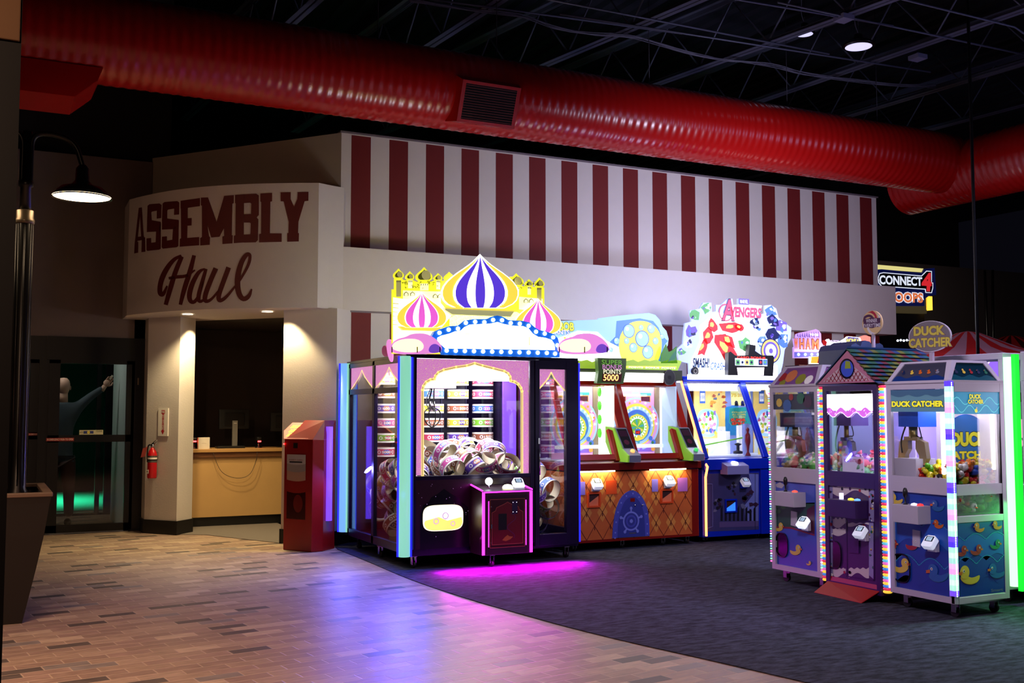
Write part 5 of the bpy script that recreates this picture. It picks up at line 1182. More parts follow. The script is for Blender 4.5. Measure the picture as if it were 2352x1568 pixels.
for k in range(5):
    a = PI/2+k*2*PI/5; u, v = wc[0]+R_*1.32*math.cos(a), wc[1]+R_*1.32*math.sin(a)
    OP2.line(mb, [(wc[0]+R_*.95*math.cos(a), wc[1]+R_*.95*math.sin(a)), (u, v)], .02, BLH3, 3); OP2.disc(mb, u, v, .018, BLH3, 4, n=12)
for t in range(0, len(oa), 3): u = (oa[t][0]+ia[min(t, len(ia)-1)][0])/2; v = (oa[t][1]+ia[min(t, len(ia)-1)][1])/2; OP2.disc(mb, u, v, .010, BLH3, 2, n=10)
for x, y in ((788, 645), (812, 784), (878, 782)): c = OL.px(*z4(x, y)); mb.ball(OP2.p(c[0], c[1], 6), .010, CHR, n=8)
c = OL.px(*z4(790, 735)); OP2.rect(mb, c[0]-.03, c[0]+.03, c[1]-.02, c[1]+.02, RDM, 3); c = OL.px(*z4(790, 1033)); OP2.rect(mb, c[0]-.045, c[0]+.045, c[1]-.006, c[1]+.006, CHR, 3)
build('round_hatch', mb, ora)
OBX = mat('orange_outlet', '#d84a18', .4); LILA = mat('lilac_plate', '#8070d8', .4, noise=.08)
def plate(pl, x0, y0, x1, y1, m, zf=z4, d=-.006):
    a = pl.px(*zf(x0, y1)); b = pl.px(*zf(x1, y0)); mb = MB(); pl.slab(mb, [(a[0], a[1]), (b[0], a[1]), (b[0], b[1]), (a[0], b[1])], d, m); return mb, a, b
def outlet(par, pl, x0, y0, x1, y1, m, zf=z4, inner=None):
    a = pl.px(*zf(x0, y1)); b = pl.px(*zf(x1, y0)); mb = MB(); o = [(a[0], a[1]), (b[0], a[1]), (b[0], b[1]), (a[0], b[1])]; t = .018; i_ = [(a[0]+t, a[1]+t), (b[0]-t, a[1]+t), (b[0]-t, b[1]-t), (a[0]+t, b[1]-t)]
    mb.ring([pl.p(u, v, 1) for u, v in o], [pl.p(u, v, 1) for u, v in i_], pl.n*.02, m)
    pl.poly(mb, i_, mat('outlet_dark', '#3a1008', .6), 4); pl.poly(mb, [(a[0]+t, a[1]+t), (b[0]-t, a[1]+t), (b[0]-t, b[1]-t-.02), (a[0]+t, a[1]+t+.03)], inner or mat('outlet_slide', '#f08050', .4), 6)
    build('prize_outlet', mb, par)
outlet(ora, OL, 385, 665, 500, 806, OBX); outlet(ora, OL, 1045, 635, 1155, 768, OBX)
for q in ((318, 572, 366, 692, LILA), (968, 548, 1021, 662, LILA), (1200, 535, 1286, 660, mat('orchid_plate', '#b468c8', .4)), (555, 560, 650, 686, OBX)):
    mb, a, b = plate(OL, *q[:4], q[4]); build('plate', mb, ora)
for x, y in ((455, 588), (1105, 562)):
    c = OL.px(*z4(x, y)); reader(ora, c[0], YO-.045, c[1], glow=.5, s=1.05)
for st, (x0, x1) in enumerate(((5.80, 6.35), (6.82, 7.32))):
    mb = MB(); mb.box(x0, x1, YO-.05, YO-.035, .880, .893, em('warm_strip_light', '#fff0b8', 12)); build('shelf_light', mb, ora)
    lamp('shelf_light_glow', 'AREA', ((x0+x1)/2, YO-.045, .878), 2.2, (1, .85, .45), x1-x0, ((x0+x1)/2, YO+.1, 0), sizey=.02)
# glazed upper part: slanted front frames
def sl(x, y): return SLn.px(x, y)
zt_s = sl(1500, 880)[1]; zbt = sl(1500, 1052)[1]
CR_R = mat('red_gloss_frame', '#a81c08', .25, noise=.05)
def frame_bar(mb, pl, pts, th=.04, m=None): pl.slab(mb, pts, -th, m or CR_R)
stn = [(-.875, 'left'), (0, 'right')]
U = dict(l0=6.66, l1=6.71, r0=7.40, r1=7.50)
mb = MB()
v0, v1 = .015, zt_s
for dx, _ in stn:
    frame_bar(mb, SLn, [(6.655+dx, v0), (6.715+dx, v0), (6.715+dx, v1), (6.655+dx, v1)]); frame_bar(mb, SLn, [(7.41+dx, v0), (7.505+dx, v0), (7.505+dx, v1), (7.41+dx, v1)])
    frame_bar(mb, SLn, [(6.655+dx, v1-.055), (7.505+dx, v1-.055), (7.505+dx, v1+.01), (6.655+dx, v1+.01)], .045); frame_bar(mb, SLn, [(6.655+dx, v0), (7.505+dx, v0), (7.505+dx, v0+.065), (6.655+dx, v0+.065)], .045)
    for u, v in ((6.70+dx, v1-.03), (7.44+dx, v1-.03)): q = SLn.p(u, v, 30); mb.ball(SLn.p(u, v, 0)+SLn.n*.046, .008, CHR, n=8)
build('window_frame', mb, ora, bevel=.003)
mb = MB(); g = [SLn.p(5.80, .0, -2), SLn.p(7.50, .0, -2), SLn.p(7.50, zt_s, -2), SLn.p(5.80, zt_s, -2)]; mb.prism(g, SLn.n*-.004, GL); build('front_glass', mb, ora)
tpz = SLn.p(0, zt_s, 0); YTF, ZTF = tpz.y, tpz.z
mb = MB(); mb.box(OX0, OX1, YTF, OB, ZTF, ZTF+.03, RDM); mb.box(OX0, OX0+.03, OB-.06, OB, .97, ZTF, RDM); mb.box(OX1-.03, OX1, OB-.06, OB, .97, ZTF, RDM); build('roof_frame', mb, ora)
mb = MB(); SFR = Plane((OX1-.005, 0, 0), YV, XV); mb.prism([(OX0+.002, YO+.05, .98), (OX0+.002, OB-.06, .98), (OX0+.002, OB-.06, ZTF), (OX0+.002, YTF, ZTF)], (.004, 0, 0), GL); build('flank_glass', mb, ora)
# playfield back boards
PNK = em('pink_playfield', '#f0a8d8', 0.38); PUR = em('purple_playfield', '#9a70e0', 0.32); SKY = em('sky_playfield', '#a8d0ff', 0.41); GRN = em('green_playfield', '#7cc83c', 0.38); YEP = em('yellow_playfield', '#f0dc50', 0.45); WHP = em('white_playfield', '#f4f4fb', .7); BLP = em('blue_playfield', '#4a78d8', 0.36); ORP = em('orange_playfield', '#f0a040', 0.41); TEA = em('teal_playfield', '#4ab0b0', 0.32)
REDD = em('red_digits', '#ff3028', 2.2)
YK = 10.74; BK = Plane((0, YK, 0), XV, -YV, .0015)
def z7(x, y): return (1330+x/7.128, 860+y/7.128)
for dx, nm in stn:
    mb = MB(); f = lambda *pts: [(u+dx*1.0, v) for u, v in [BK.px(*z7(*p)) for p in pts]]
    cx, cy = f((945, 830))[0]; s_ = BK.px(*z7(1045, 830))[0]-BK.px(*z7(945, 830))[0]
    x0, x1 = f((600, 0))[0][0], f((1225, 0))[0][0]; zt0 = 2.0; 
    BK.slab(mb, [(x0, 1.0), (x1, 1.0), (x1, 1.90), (x0, 1.90)], .02, PNK)
    BK.poly(mb, f((600, 1260), (1225, 1260), (1225, 720), (1120, 760), (1000, 1000), (760, 1050), (600, 900)), PUR, 1)
    BK.poly(mb, f((860, 280), (980, 280), (990, 350), (870, 350)), SKY, 1); BK.poly(mb, f((1000, 300), (1180, 300), (1180, 345), (1000, 345)), TEA, 1)
    for (a, b) in (((1005, 350), (1165, 448)), ((690, 350), (765, 445))): BK.poly(mb, f((a[0], b[1]), (b[0], b[1]), (b[0], a[1]), (a[0], a[1])), ORP, 2); BK.poly(mb, f((a[0]+10, b[1]-10), (b[0]-10, b[1]-10), (b[0]-10, a[1]+10), (a[0]+10, a[1]+10)), mat('dark_display', '#4a1028', .3, em=.3, emcol='#902050'), 3)
    BK.disc(mb, cx, cy+.2*s_, 3.65*s_, SKY, 2, n=36); BK.disc(mb, cx, cy+.2*s_, 3.4*s_, PNK, 3, n=36); BK.disc(mb, cx, cy+.1*s_, 2.9*s_, YEP, 4, n=36); BK.disc(mb, cx, cy, 2.6*s_, SKY, 5, n=36); BK.disc(mb, cx, cy-.05*s_, 2.2*s_, BLP, 6, n=36)
    BK.disc(mb, cx, cy-.3*s_, 2.0*s_, TEA, 7, n=8); BK.disc(mb, cx, cy-.3*s_, 1.85*s_, YEP, 8, n=12); BK.disc(mb, cx, cy-.2*s_, 1.5*s_, GRN, 9, n=24); BK.disc(mb, cx, cy-.2*s_, 1.25*s_, WHP, 10, n=24); BK.disc(mb, cx, cy-.2*s_, 1.12*s_, GRN, 11, n=24)
    for k in range(8): a = 2*PI*k/8; BK.poly(mb, [(cx, cy-.2*s_), (cx+1.0*s_*math.cos(a), cy-.2*s_+1.0*s_*math.sin(a)), (cx+1.0*s_*math.cos(a+.39), cy-.2*s_+1.0*s_*math.sin(a+.39))], YEP if k % 2 else TEA, 12)
    for k in range(22): a = 2*PI*k/22; BK.disc(mb, cx+1.35*s_*math.cos(a), cy-.2*s_+1.35*s_*math.sin(a), .13*s_, WHP, 13, n=8)
    for k in range(12): a = PI*k/11; BK.disc(mb, cx+3.1*s_*math.cos(a), cy+.2*s_+3.1*s_*math.sin(a), .17*s_, ORP if k % 2 else WHP, 14, n=8); BK.disc(mb, cx+2.42*s_*math.cos(a), cy+2.42*s_*math.sin(a), .16*s_, WHP, 14, n=8)
    BK.rect(mb, cx-.45*s_, cx+.45*s_, cy-1.35*s_, cy-.5*s_, BLP, 15); BK.rect(mb, cx-.36*s_, cx+.36*s_, cy-1.2*s_, cy-.72*s_, mat('display_red_dark', '#5a0a10', .3, em=.3), 16)
    BK.text(mb, '147', cx-.3*s_, cx+.3*s_, cy-1.13*s_, cy-.8*s_, REDD, 17, bold=.01)
    c = f((1210, 690))[0]; BK.disc(mb, c[0], c[1], .75*s_, PNK, 3, n=10); BK.disc(mb, c[0], c[1], .5*s_, WHP, 4, n=10); c = f((1145, 520))[0]; BK.disc(mb, c[0], c[1], .5*s_, PNK, 4, n=10)
    rnd = random.Random(21)
    for k in range(14): c = f((rnd.uniform(830, 1200), rnd.uniform(980, 1240)))[0]; BK.disc(mb, c[0], c[1], rnd.uniform(.15, .4)*s_, rnd.choice([TEA, BLP, YEP, GRN, ORP, PUR]), 18+k % 4, n=rnd.choice([5, 6, 8]))
    build('playfield', mb, ora)
    mb = MB(); xa = x1+.01; mb.box(xa, xa+.07, YK+.0, YK+.02, 1.0, 1.9, mat('tan_side_view', '#a08a70', .6, em=.15)); mb.box(xa+.07, xa+.10, YK-.05, YK, 1.0, 1.9, em('white_post', '#e8f0ff', 1.0)); mb.box(xa+.12, xa+.19, YK-.04, YK+.02, 1.0, 1.9, em('sky_panel', '#9cc8e8', .8)); build('side_panel', mb, ora)
    mb = MB(); q0 = (6.78+dx, 10.75, 1.10); mb.box(6.76+dx, 7.36+dx, 10.62, 10.66, 1.12, 1.16, WHP); mb.box(6.76+dx, 7.36+dx, 10.40, 11.1, .985, 1.0, em('pusher_bed', '#c8d0e8', .5)); build('pusher_bar', mb, ora)
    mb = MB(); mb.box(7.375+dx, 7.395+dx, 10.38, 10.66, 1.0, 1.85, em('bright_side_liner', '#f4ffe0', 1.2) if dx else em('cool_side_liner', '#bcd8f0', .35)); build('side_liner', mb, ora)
    if dx:
        mb = MB()
        for k in range(4): mb.ball((7.33+dx, 10.6, 1.30+.16*k), .05, em('leaf_glow', '#58d030', .9), n=8, sc=(.35, .8, 1.2))
        build('leaf_ornament', mb, ora)
    # player console
    cxx = 6.505+dx+.875; mb = MB(); prof = [(10.30, .985), (9.98, .985), (9.97, 1.06), (10.10, 1.13), (10.27, 1.36), (10.45, 1.38), (10.45, 1.2)]
    xr_ = cxx+.11; xl_ = cxx-.065
    GRS = mat('lime_side_panel', '#8cc83a', .4, em=.25); GRY = mat('console_grey', '#8a90a0', .35, metal=.2)
    mb.prism([(xl_, y, z) for y, z in prof], (.02, 0, 0), GRS); mb.prism([(xl_+.02, y, z) for y, z in prof], (xr_-xl_-.02, 0, 0), GRY)
    co = build('player_console', mb, ora, bevel=.002)
    e1_ = Vector((0, .17, .23)).normalized(); n1_ = Vector((0, -.23, .17)).normalized(); CP = Plane((0, 10.10, 1.13), XV, n1_, .0012, uz=e1_)
    mb = MB(); CP.rect(mb, xl_+.035, xr_-.012, .01, .275, BLK, 1); CP.rect(mb, xl_+.045, xr_-.022, .17, .25, mat('screen_maroon', '#3a1a2c', .3, em=.12), 2)
    CP.disc(mb, (xl_+xr_)/2+.01, .09, .035, mat('screen_rose', '#5a2438', .3, em=.15), 2, n=10); build('screen', mb, co)
    e2_ = Vector((0, .13, .07)).normalized(); n2_ = Vector((0, -.07, .13)).normalized(); bc = Vector(((xl_+xr_)/2+.015, 10.04, 1.10))
    mb = MB(); mb.lathe([(.026, 0), (.026, .015), (.018, .026), (0, .03)], bc, em('orange_button', '#ffb060', 1.4) if dx else em('green_button', '#40d060', .9), axis=n2_, n=16); build('button', mb, co)
    mb = MB(); SLn.slab(mb, [(xl_-.055, .0), (xr_+.0, .0), (xr_+.0, .30), (xl_-.055, .39)], -.05, CR_R); build('console_mount', mb, ora)
mb = MB(); mb.box(OX0+.1, OX1-.1, 10.75, 10.85, ZTF-.02, ZTF-.005, em('interior_light_panel', '#f4f2ff', 10)); build('light_panel', mb, ora)
lamp('cabinet_light', 'AREA', (6.65, 10.7, ZTF-.03), 7, (.95, .97, 1), 1.4, (6.65, 10.9, 0), sizey=.25)
# header: lit sign boxes, score display, speaker, topper board
YH = 10.42; HP = Plane((0, YH, 0), XV, -YV, .0015)
def hp(*pts): return [HP.px(*z3(*p)) for p in pts]
mb = MB(); a = HP.px(*z3(0, 945))[1]; b = HP.px(*z3(0, 815))[1]; mb.box(OX0, OX1-.02, YH+.001, YH+.30, ZTF+.03, HP.px(*z3(700, 815))[1], mat('header_olive', '#2e3a14', .5, noise=.3, nscale=9))
build('header_box', mb, ora)
LBX = em('header_lightbox', '#fbfaff', 4.5)
for q in ([(150, 838), (480, 842), (475, 920), (150, 915)], [(718, 846), (1070, 852), (1062, 934), (712, 930)]):
    mb = MB(); HP.slab(mb, hp(*q), -.02, LBX); build('lightbox', mb, ora)
mb = MB(); c = hp((1120, 888))[0]; HP.slab(mb, [(c[0]+.085*math.cos(t*PI/12), c[1]+.095*math.sin(t*PI/12)) for t in range(24)], -.02, mat('speaker_ring', '#4a4440', .4)); SPK = Plane((0, YH-.02, 0), XV, -YV); SPK.disc(mb, c[0], c[1], .075, BLK, 1, ry=.085); SPK.disc(mb, c[0], c[1], .025, mat('speaker_cone', '#181418', .7), 2); build('speaker', mb, ora)
D_ = Plane((0, YH-.10, 0), XV, -YV, .0015); f = lambda *pts: [D_.px(*z3(*p)) for p in pts]
mb = MB(); D_.slab(mb, f((482, 712), (740, 716), (735, 830), (712, 945), (475, 940), (490, 840)), .07, mat('score_panel_green', '#46642a', .4, em=.18))
a, b = f((530, 917), (668, 862)); D_.poly(mb, f((520, 925), (690, 930), (700, 850), (525, 848)), mat('display_maroon', '#4a0c10', .3, em=.2), 1)
D_.text(mb, '5000', a[0], b[0], a[1], b[1], em('score_digits', '#ffb060', 3), 2, bold=.01, shear=.1)
for i, s_ in enumerate(('SUPER', 'BONUS', 'POINTS')):
    a, b = f((515+8*i, 772+42*i), (705-8*i, 733+42*i)); D_.text(mb, s_, a[0], b[0], a[1], b[1], (GRN, PNK, em('straw_lit', '#f4f0c0', .9))[i], 2, bold=.02, outline=mat('ink_green', '#203010', .5), ow=.03)
build('score_display', mb, ora)
# topper
YB = 10.62; TB = Plane((0, YB, 0), XV, -YV, .0015); f = lambda *pts: [TB.px(*z3(*p)) for p in pts]
SKT = em('sky_topper', '#9cccf4', .95); SKT2 = em('deep_sky_topper', '#4a86d8', .8); YTP = em('yellow_topper', '#f0e850', 1.0)
mb = MB(); TB.slab(mb, f((60, 770), (60, 385), (200, 378), (480, 368), (490, 355), (640, 336), (800, 320), (940, 308), (1000, 325), (1040, 370), (1065, 430), (1100, 470), (1120, 540), (1112, 600), (1080, 650), (1055, 770)), .02, SKT)
TB.poly(mb, f((650, 380), (860, 356), (980, 380), (1030, 440), (1050, 500), (1112, 560), (1080, 600), (1050, 740), (960, 760), (640, 620), (560, 600), (640, 520)), SKT2, 1)
TB.poly(mb, f((60, 770), (60, 560), (300, 470), (480, 480), (560, 560), (720, 640), (760, 770)), em('white_wash_topper', '#fcfeff', 4.5), 2)
blob = smooth_closed([(700, 470), (760, 400), (850, 375), (950, 390), (1030, 460), (1060, 560), (1050, 680), (1010, 765), (850, 765), (710, 760), (670, 660), (670, 550)], 2)
TB.poly(mb, f(*blob), YTP, 3)
bub = [(760, 470, 52), (880, 540, 62), (960, 450, 34), (800, 620, 36), (930, 660, 50), (740, 560, 22), (1000, 560, 26), (870, 440, 20), (650, 560, 26), (600, 640, 18), (1060, 520, 20)]
ux1 = TB.px(*z3(1000, 500))[0]-TB.px(*z3(900, 500))[0]
for x, y, r in bub: c = f((x, y))[0]; rr = r*ux1/100; TB.disc(mb, c[0], c[1], rr, BLP, 4, n=22); TB.disc(mb, c[0], c[1], rr*.9, SKT, 5, n=22); TB.disc(mb, c[0]-rr*.3, c[1]+rr*.3, rr*.3, WHP, 6, n=12)
a, b = f((-140, 500), (225, 462)); TB.text(mb, 'SQUAREPANTS', a[0], b[0], a[1], b[1], WHP, 4, bold=.03, outline=BLP, ow=.06)
a, b = f((-140, 455), (265, 395)); TB.text(mb, 'SPONGEBOB', a[0], b[0], a[1], b[1], YTP, 4, bold=.03, outline=em('olive_outline', '#6a8a30', .5), ow=.05)
for k in range(6): c = f((180+k*50, 532))[0]; TB.rect(mb, c[0]-.01, c[0]+.02, c[1]-.012, c[1]+.012, YTP if k < 5 else BLK, 4)
build('topper_board', mb, ora)
G1 = mat('leaf_green', '#3f8a2c', .4, em=.35); G2 = mat('leaf_lime', '#a8d040', .4, em=.55)
GBp = Plane((0, YB-.10, 0), XV, -YV, .0015); g_ = lambda *pts: [GBp.px(*z3(*p)) for p in pts]
mb = MB(); hump = [(150, 830), (150, 740)]
for k in range(10): hump += [(150+k*104+30, 728), (150+k*104+75, 740 if k % 2 else 750)]
hump += [(1200, 730), (1240, 740), (1200, 830)]; GBp.slab(mb, g_(*hump), .03, G2); GBp.poly(mb, g_((480, 800), (1190, 806), (1190, 790), (480, 780)), YTP, 1)
GBp.text(mb, 'POINTS  BONUS  POINTS', *[q for q in (g_((760, 800))[0][0], g_((1180, 800))[0][0])], g_((760, 804))[0][1], g_((760, 788))[0][1], WHP, 2); build('grass_trim', mb, ora)
mb = MB(); GBp.slab(mb, g_((1050, 760), (1060, 680), (1100, 590), (1120, 660), (1150, 650), (1195, 610), (1190, 700), (1200, 760)), .02, G1); GBp.poly(mb, g_((1110, 750), (1160, 670), (1190, 640), (1180, 720)), mat('leaf_teal', '#2c7a5a', .4, em=.3), 1); build('leaf_cluster', mb, ora)
for x, y in ((5.9, YO+.1), (6.52, YO+.1), (7.08, YO+.1), (7.42, YO+.1)): caster(ora, x, y, r=.028, zt=.10)

# ================================================================== BLUE PUSHER
YA = 10.2; AX0, AX1, AB = 7.62, 9.72, 11.5
BMT = mat('royal_blue_metal', '#0a2ac0', .3, metal=.2, noise=.06)
blu = thing('coin_pusher_machine', 'royal blue pusher machine with orange neon edge and crowded lit topper', 'arcade machine', ((AX0+AX1)/2, 10.85, 0))
AL = Plane((0, YA, 0), XV, -YV, .0012); ASL = Plane((0, YA+.03, 1.0), XV, Vector((0, -.90, .42)), .0012, uz=Vector((0, .42, .90)))
mb = MB(); mb.box(AX0, AX1, YA, AB, .07, .90, BMT); mb.box(AX0, AX1, YA-.05, AB, .86, .985, BMT); x1 = AL.px(1745, 1150)[0]; mb.box(x1, x1+.12, YA-.03, YA, .07, .86, BMT); build('lower_cabinet', mb, blu, bevel=.004)
def z8(x, y): return (1580+x/4.02, 850+y/4.02)
af = lambda *pts: [AL.px(*z8(*p)) for p in pts]
STN = mat('dusk_panel_art', '#3c3a68', .4, noise=.35, nscale=4); STN2 = mat('dusk_panel_light', '#7078b8', .4, noise=.2, nscale=5); INK = mat('panel_ink', '#14101e', .5)
mb = MB(); AL.poly(mb, af((150, 1490), (655, 1470), (655, 945), (150, 955)), STN, 1); AL.poly(mb, af((530, 1390), (650, 1390), (650, 960), (560, 955), (600, 1150), (520, 1250)), STN2, 2); AL.poly(mb, af((290, 1400), (650, 1390), (650, 1440), (290, 1450)), mat('dusk_floor', '#5a4a78', .4), 2)
rnd = random.Random(31)
for k in range(9): x = 300+k*38; AL.poly(mb, af((x, 1390), (x+20, 1390), (x+20, 1270+rnd.uniform(-30, 30)), (x, 1280)), INK, 3)
for cx, cy, s_ in ((560, 1220, 80), (270, 1240, 60), (400, 1090, 50)):   # plain tumbling machine scraps
    for k in range(9): a = rnd.uniform(0, 6.28); r = rnd.uniform(.2, 1)*s_; q = (cx+r*math.cos(a), cy+r*math.sin(a)*1.3); AL.poly(mb, af(*[(q[0]+rnd.uniform(.3, 1)*s_*.42*math.cos(t), q[1]+rnd.uniform(.3, 1)*s_*.42*math.sin(t)) for t in (0, 1.2, 2.5, 3.7, 5)]), rnd.choice([INK, INK, mat('scrap_plum', '#3a2038', .4), mat('scrap_grey', '#6a6a88', .4)]), 4+k % 3)
AL.line(mb, af((160, 1050), (222, 1050), (225, 1440), (160, 1465)), .006, STN2, 8); AL.line(mb, af((617, 950), (617, 1470)), .004, INK, 8); build('art_panel', mb, blu)
outlet(blu, AL, 338, 1185, 445, 1315, BMT, z8, em('blue_slide_lit', '#3a90ff', .7))
c = af((505, 1030))[0]; reader(blu, c[0], YA-.05, c[1], glow=.25, s=.95, plate=BMT)
c0, c1 = PY(1666, 1068, YA-.12), PY(1716, 1088, YA-.12)
mb = MB(); mb.prism([(c0.x, YA-.16, c1.z), (c0.x, YA-.16, c0.z-.01), (c0.x, YA-.02, c0.z+.04), (c0.x, YA-.02, c1.z)], (c1.x-c0.x, 0, 0), mat('control_pod', '#8a88b8', .35)); cp = build('control_pod', mb, blu, bevel=.005)
mb = MB(); mb.lathe([(.045, 0), (.04, .02), (0, .028)], ((c0.x+c1.x)/2, YA-.09, c0.z+.012), em('lit_button_white', '#f4fbff', 6), axis=(0, -.3, 1), n=18); build('button', mb, cp)
zta = ASL.px(1650, 875)[1]; mb = MB()
w0 = 7.70
for (a0_, a1_) in ((7.66, 7.715), (8.54, 8.62), (9.46, 9.52)): ASL.slab(mb, [(a0_, -.02), (a1_, -.02), (a1_, zta), (a0_, zta)], -.04, BMT)
ASL.slab(mb, [(7.66, zta-.03), (9.7, zta-.03), (9.7, zta+.035), (7.66, zta+.035)], -.05, BMT); build('window_frame', mb, blu, bevel=.003)
tq = ASL.p(0, zta, 0); mb = MB(); mb.prism([ASL.p(7.66, 0, -2), ASL.p(9.6, 0, -2), ASL.p(9.6, zta, -2), ASL.p(7.66, zta, -2)], ASL.n*-.004, GL); build('front_glass', mb, blu)
mb = MB(); mb.box(AX0, AX1, tq.y, AB, tq.z, tq.z+.03, BMT); mb.box(AX0, AX0+.03, AB-.06, AB, .98, tq.z, BMT); build('roof_frame', mb, blu)
NOR = em('orange_neon_tube', '#ff7a48', 5); mb = MB(); pa = ASL.p(7.645, zta-.02, 20); pb = ASL.p(7.645, .06, 20); pb2 = ASL.p(7.645, -.02, 8)
mb.tube([pa, pb, pb2, (7.645, YA-.075, .90), (7.645, YA-.035, .78), (7.645, YA-.035, .09)], .015, NOR, n=10); build('neon_edge', mb, blu)
mb = MB(); mb.box(7.70, 8.53, tq.y+.06, tq.y+.14, tq.z-.02, tq.z-.005, em('interior_light_panel', '#f4f2ff', 10)); build('light_panel', mb, blu)
lamp('cabinet_light', 'AREA', (8.4, 10.7, tq.z-.03), 9, (.93, .95, 1), 1.5, (8.4, 10.9, 0), sizey=.25)
# playfield
YK2 = 11.1; B2 = Plane((0, YK2, 0), XV, -YV, .0015)
for dx in (0, .97):
    f = lambda *pts: [(u+dx, v) for u, v in [B2.px(*z8(*p)) for p in pts]]
    mb = MB(); B2.slab(mb, f((60, 830), (345, 830), (345, 140), (60, 140)), .02, em('amber_playfield', '#f4d27a', .6)); B2.poly(mb, f((60, 830), (345, 830), (345, 620), (60, 640)), em('pale_playfield', '#dce8e8', .5), 1)
    B2.poly(mb, f((108, 305), (160, 305), (160, 180), (108, 180)), BLP, 2); B2.poly(mb, f((114, 285), (154, 285), (154, 210), (114, 210)), WHP, 3); B2.text(mb, '150', *[f((118, 250))[0][0], f((150, 250))[0][0]], f((118, 262))[0][1], f((118, 232))[0][1], BLP, 4)
    B2.poly(mb, f(*smooth_closed([(75, 480), (100, 370), (190, 350), (280, 400), (285, 540), (240, 615), (150, 620), (95, 580)], 2)), SKT, 3); B2.poly(mb, f(*smooth_closed([(90, 500), (120, 400), (190, 375), (265, 420), (265, 530), (225, 590), (150, 590)], 2)), WHP, 4)
    rnd = random.Random(44)
    for k in range(26): c = f((rnd.uniform(100, 250), rnd.uniform(390, 580)))[0]; B2.poly(mb, [(c[0]+rnd.uniform(.01, .04)*math.cos(t), c[1]+rnd.uniform(.01, .05)*math.sin(t)) for t in (0, 1.1, 2.4, 3.6, 5)], rnd.choice([PUR, PNK, YEP, GRN, BLP, em('crimson_playfield', '#d84060', .8)]), 5+k % 5)
    for k in range(16): c = f((rnd.uniform(200, 340), rnd.uniform(160, 340)))[0]; B2.poly(mb, [(c[0]+rnd.uniform(.01, .05)*math.cos(t), c[1]+rnd.uniform(.01, .03)*math.sin(t)) for t in (0, 1.1, 2.4, 3.6, 5)], rnd.choice([em('rust_playfield', '#b05a48', .6), em('slate_playfield', '#5a6890', .6), ORP]), 5+k % 4)
    build('playfield', mb, blu)
    mb = MB(); B2.slab(mb, f((345, 830), (600, 830), (600, 140), (345, 140)), .02, em('haze_blue_back', '#8898d8', .35)); B2.poly(mb, f((345, 600), (465, 600), (465, 320), (345, 340)), em('deep_cyan_back', '#2a7ab8', .8), 1)
    B2.poly(mb, f((390, 150), (570, 150), (585, 330), (400, 320)), em('pale_yellow_back', '#f4f0a0', .6), 2)
    for k, t_ in enumerate(('75', '200', '125')): a = f((400+k*58, 245))[0]; b = f((446+k*60, 215))[0]; B2.text(mb, t_, a[0], b[0], a[1], b[1], YEP, 4, outline=em('amber_ink', '#c08820', .7), ow=.03)
    for k in range(3): c = f((445+k*58, 300))[0]; B2.disc(mb, c[0], c[1], .03, mat('dark_token', '#2a2840', .4, em=.1), 4, n=6); c = f((447+k*58, 322))[0]; B2.rect(mb, c[0]-.03, c[0]+.03, c[1]-.01, c[1]+.02, mat('dark_token'), 4)
    build('side_board', mb, blu)
    YS2 = 10.75; SB = Plane((0, YS2, 0), XV, -YV, .0015); g_ = lambda *pts: [(u+dx, v) for u, v in [SB.px(*z8(*p)) for p in pts]]
    mb = MB(); SB.slab(mb, g_((390, 350), (575, 335), (590, 500), (410, 512), (385, 480)), .012, em('teal_hanger', '#2a9a90', .7))
    for i, t_ in enumerate(('COLLECT', 'ALL STORIES', 'TO WIN')): a = g_((405, 395+22*i))[0]; b = g_((540, 380+22*i))[0]; SB.text(mb, t_, a[0]+.01*i, b[0]-.01*i, a[1], b[1], YEP, 1)
    for i, t_ in enumerate(('SUPER', 'SPIN')): a = g_((395+10*i, 472+32*i))[0]; b = g_((532-14*i, 445+32*i))[0]; SB.text(mb, t_, a[0], b[0], a[1], b[1], em('scarlet_lit', '#f04830', 1.0), 2, bold=.03, outline=INK, ow=.05)
    build('hanging_sign', mb, blu)
    mb = MB(); a = g_((150, 690))[0]; b = g_((510, 620))[0]; mb.obox(SB.p((a[0]+b[0])/2, (a[1]+b[1])/2, 10), Vector((b[0]-a[0], 0, b[1]-a[1])).normalized(), YV, Vector((-(b[1]-a[1]), 0, b[0]-a[0])).normalized(), (b[0]-a[0])/2, .01, .008, GRN)
    mb.box(7.75+dx, 8.5+dx, 10.5, 11.05, .99, 1.01, em('pusher_bed', '#c8d0e8', .5)); c = g_((355, 700))[0]
    for h_, w_ in ((.36, .05), (.30, .12)): mb.box(c[0]+.02, c[0]+.02+w_, YS2+.1, YS2+.2, 1.0, 1.0+h_, WHP)
    c = g_((485, 700))[0]; mb.box(c[0]-.02, c[0]+.03, YS2+.0, YS2+.05, 1.0, 1.5, WHP); mb.obox(SB.p(g_((270, 740))[0][0], g_((270, 740))[0][1], 0), Vector((.7, 0, .7)), YV, Vector((-.7, 0, .7)), .12, .02, .012, WHP)
    for k in range(5): mb.box(7.80+dx+.04*k, 7.82+dx+.04*k, 10.55, 10.57, 1.01, 1.10, YEP)
    c = g_((440, 730))[0]; mb.lathe([(.06, 0), (.06, .03), (.02, .04), (.02, .10), (.05, .12), (.0, .14)], (c[0], YS2-.05, 1.02), INK, n=14); build('pusher_mechanism', mb, blu)
    mb = MB(); c = PY(1718, 1020, 10.5); xx = c.x+dx
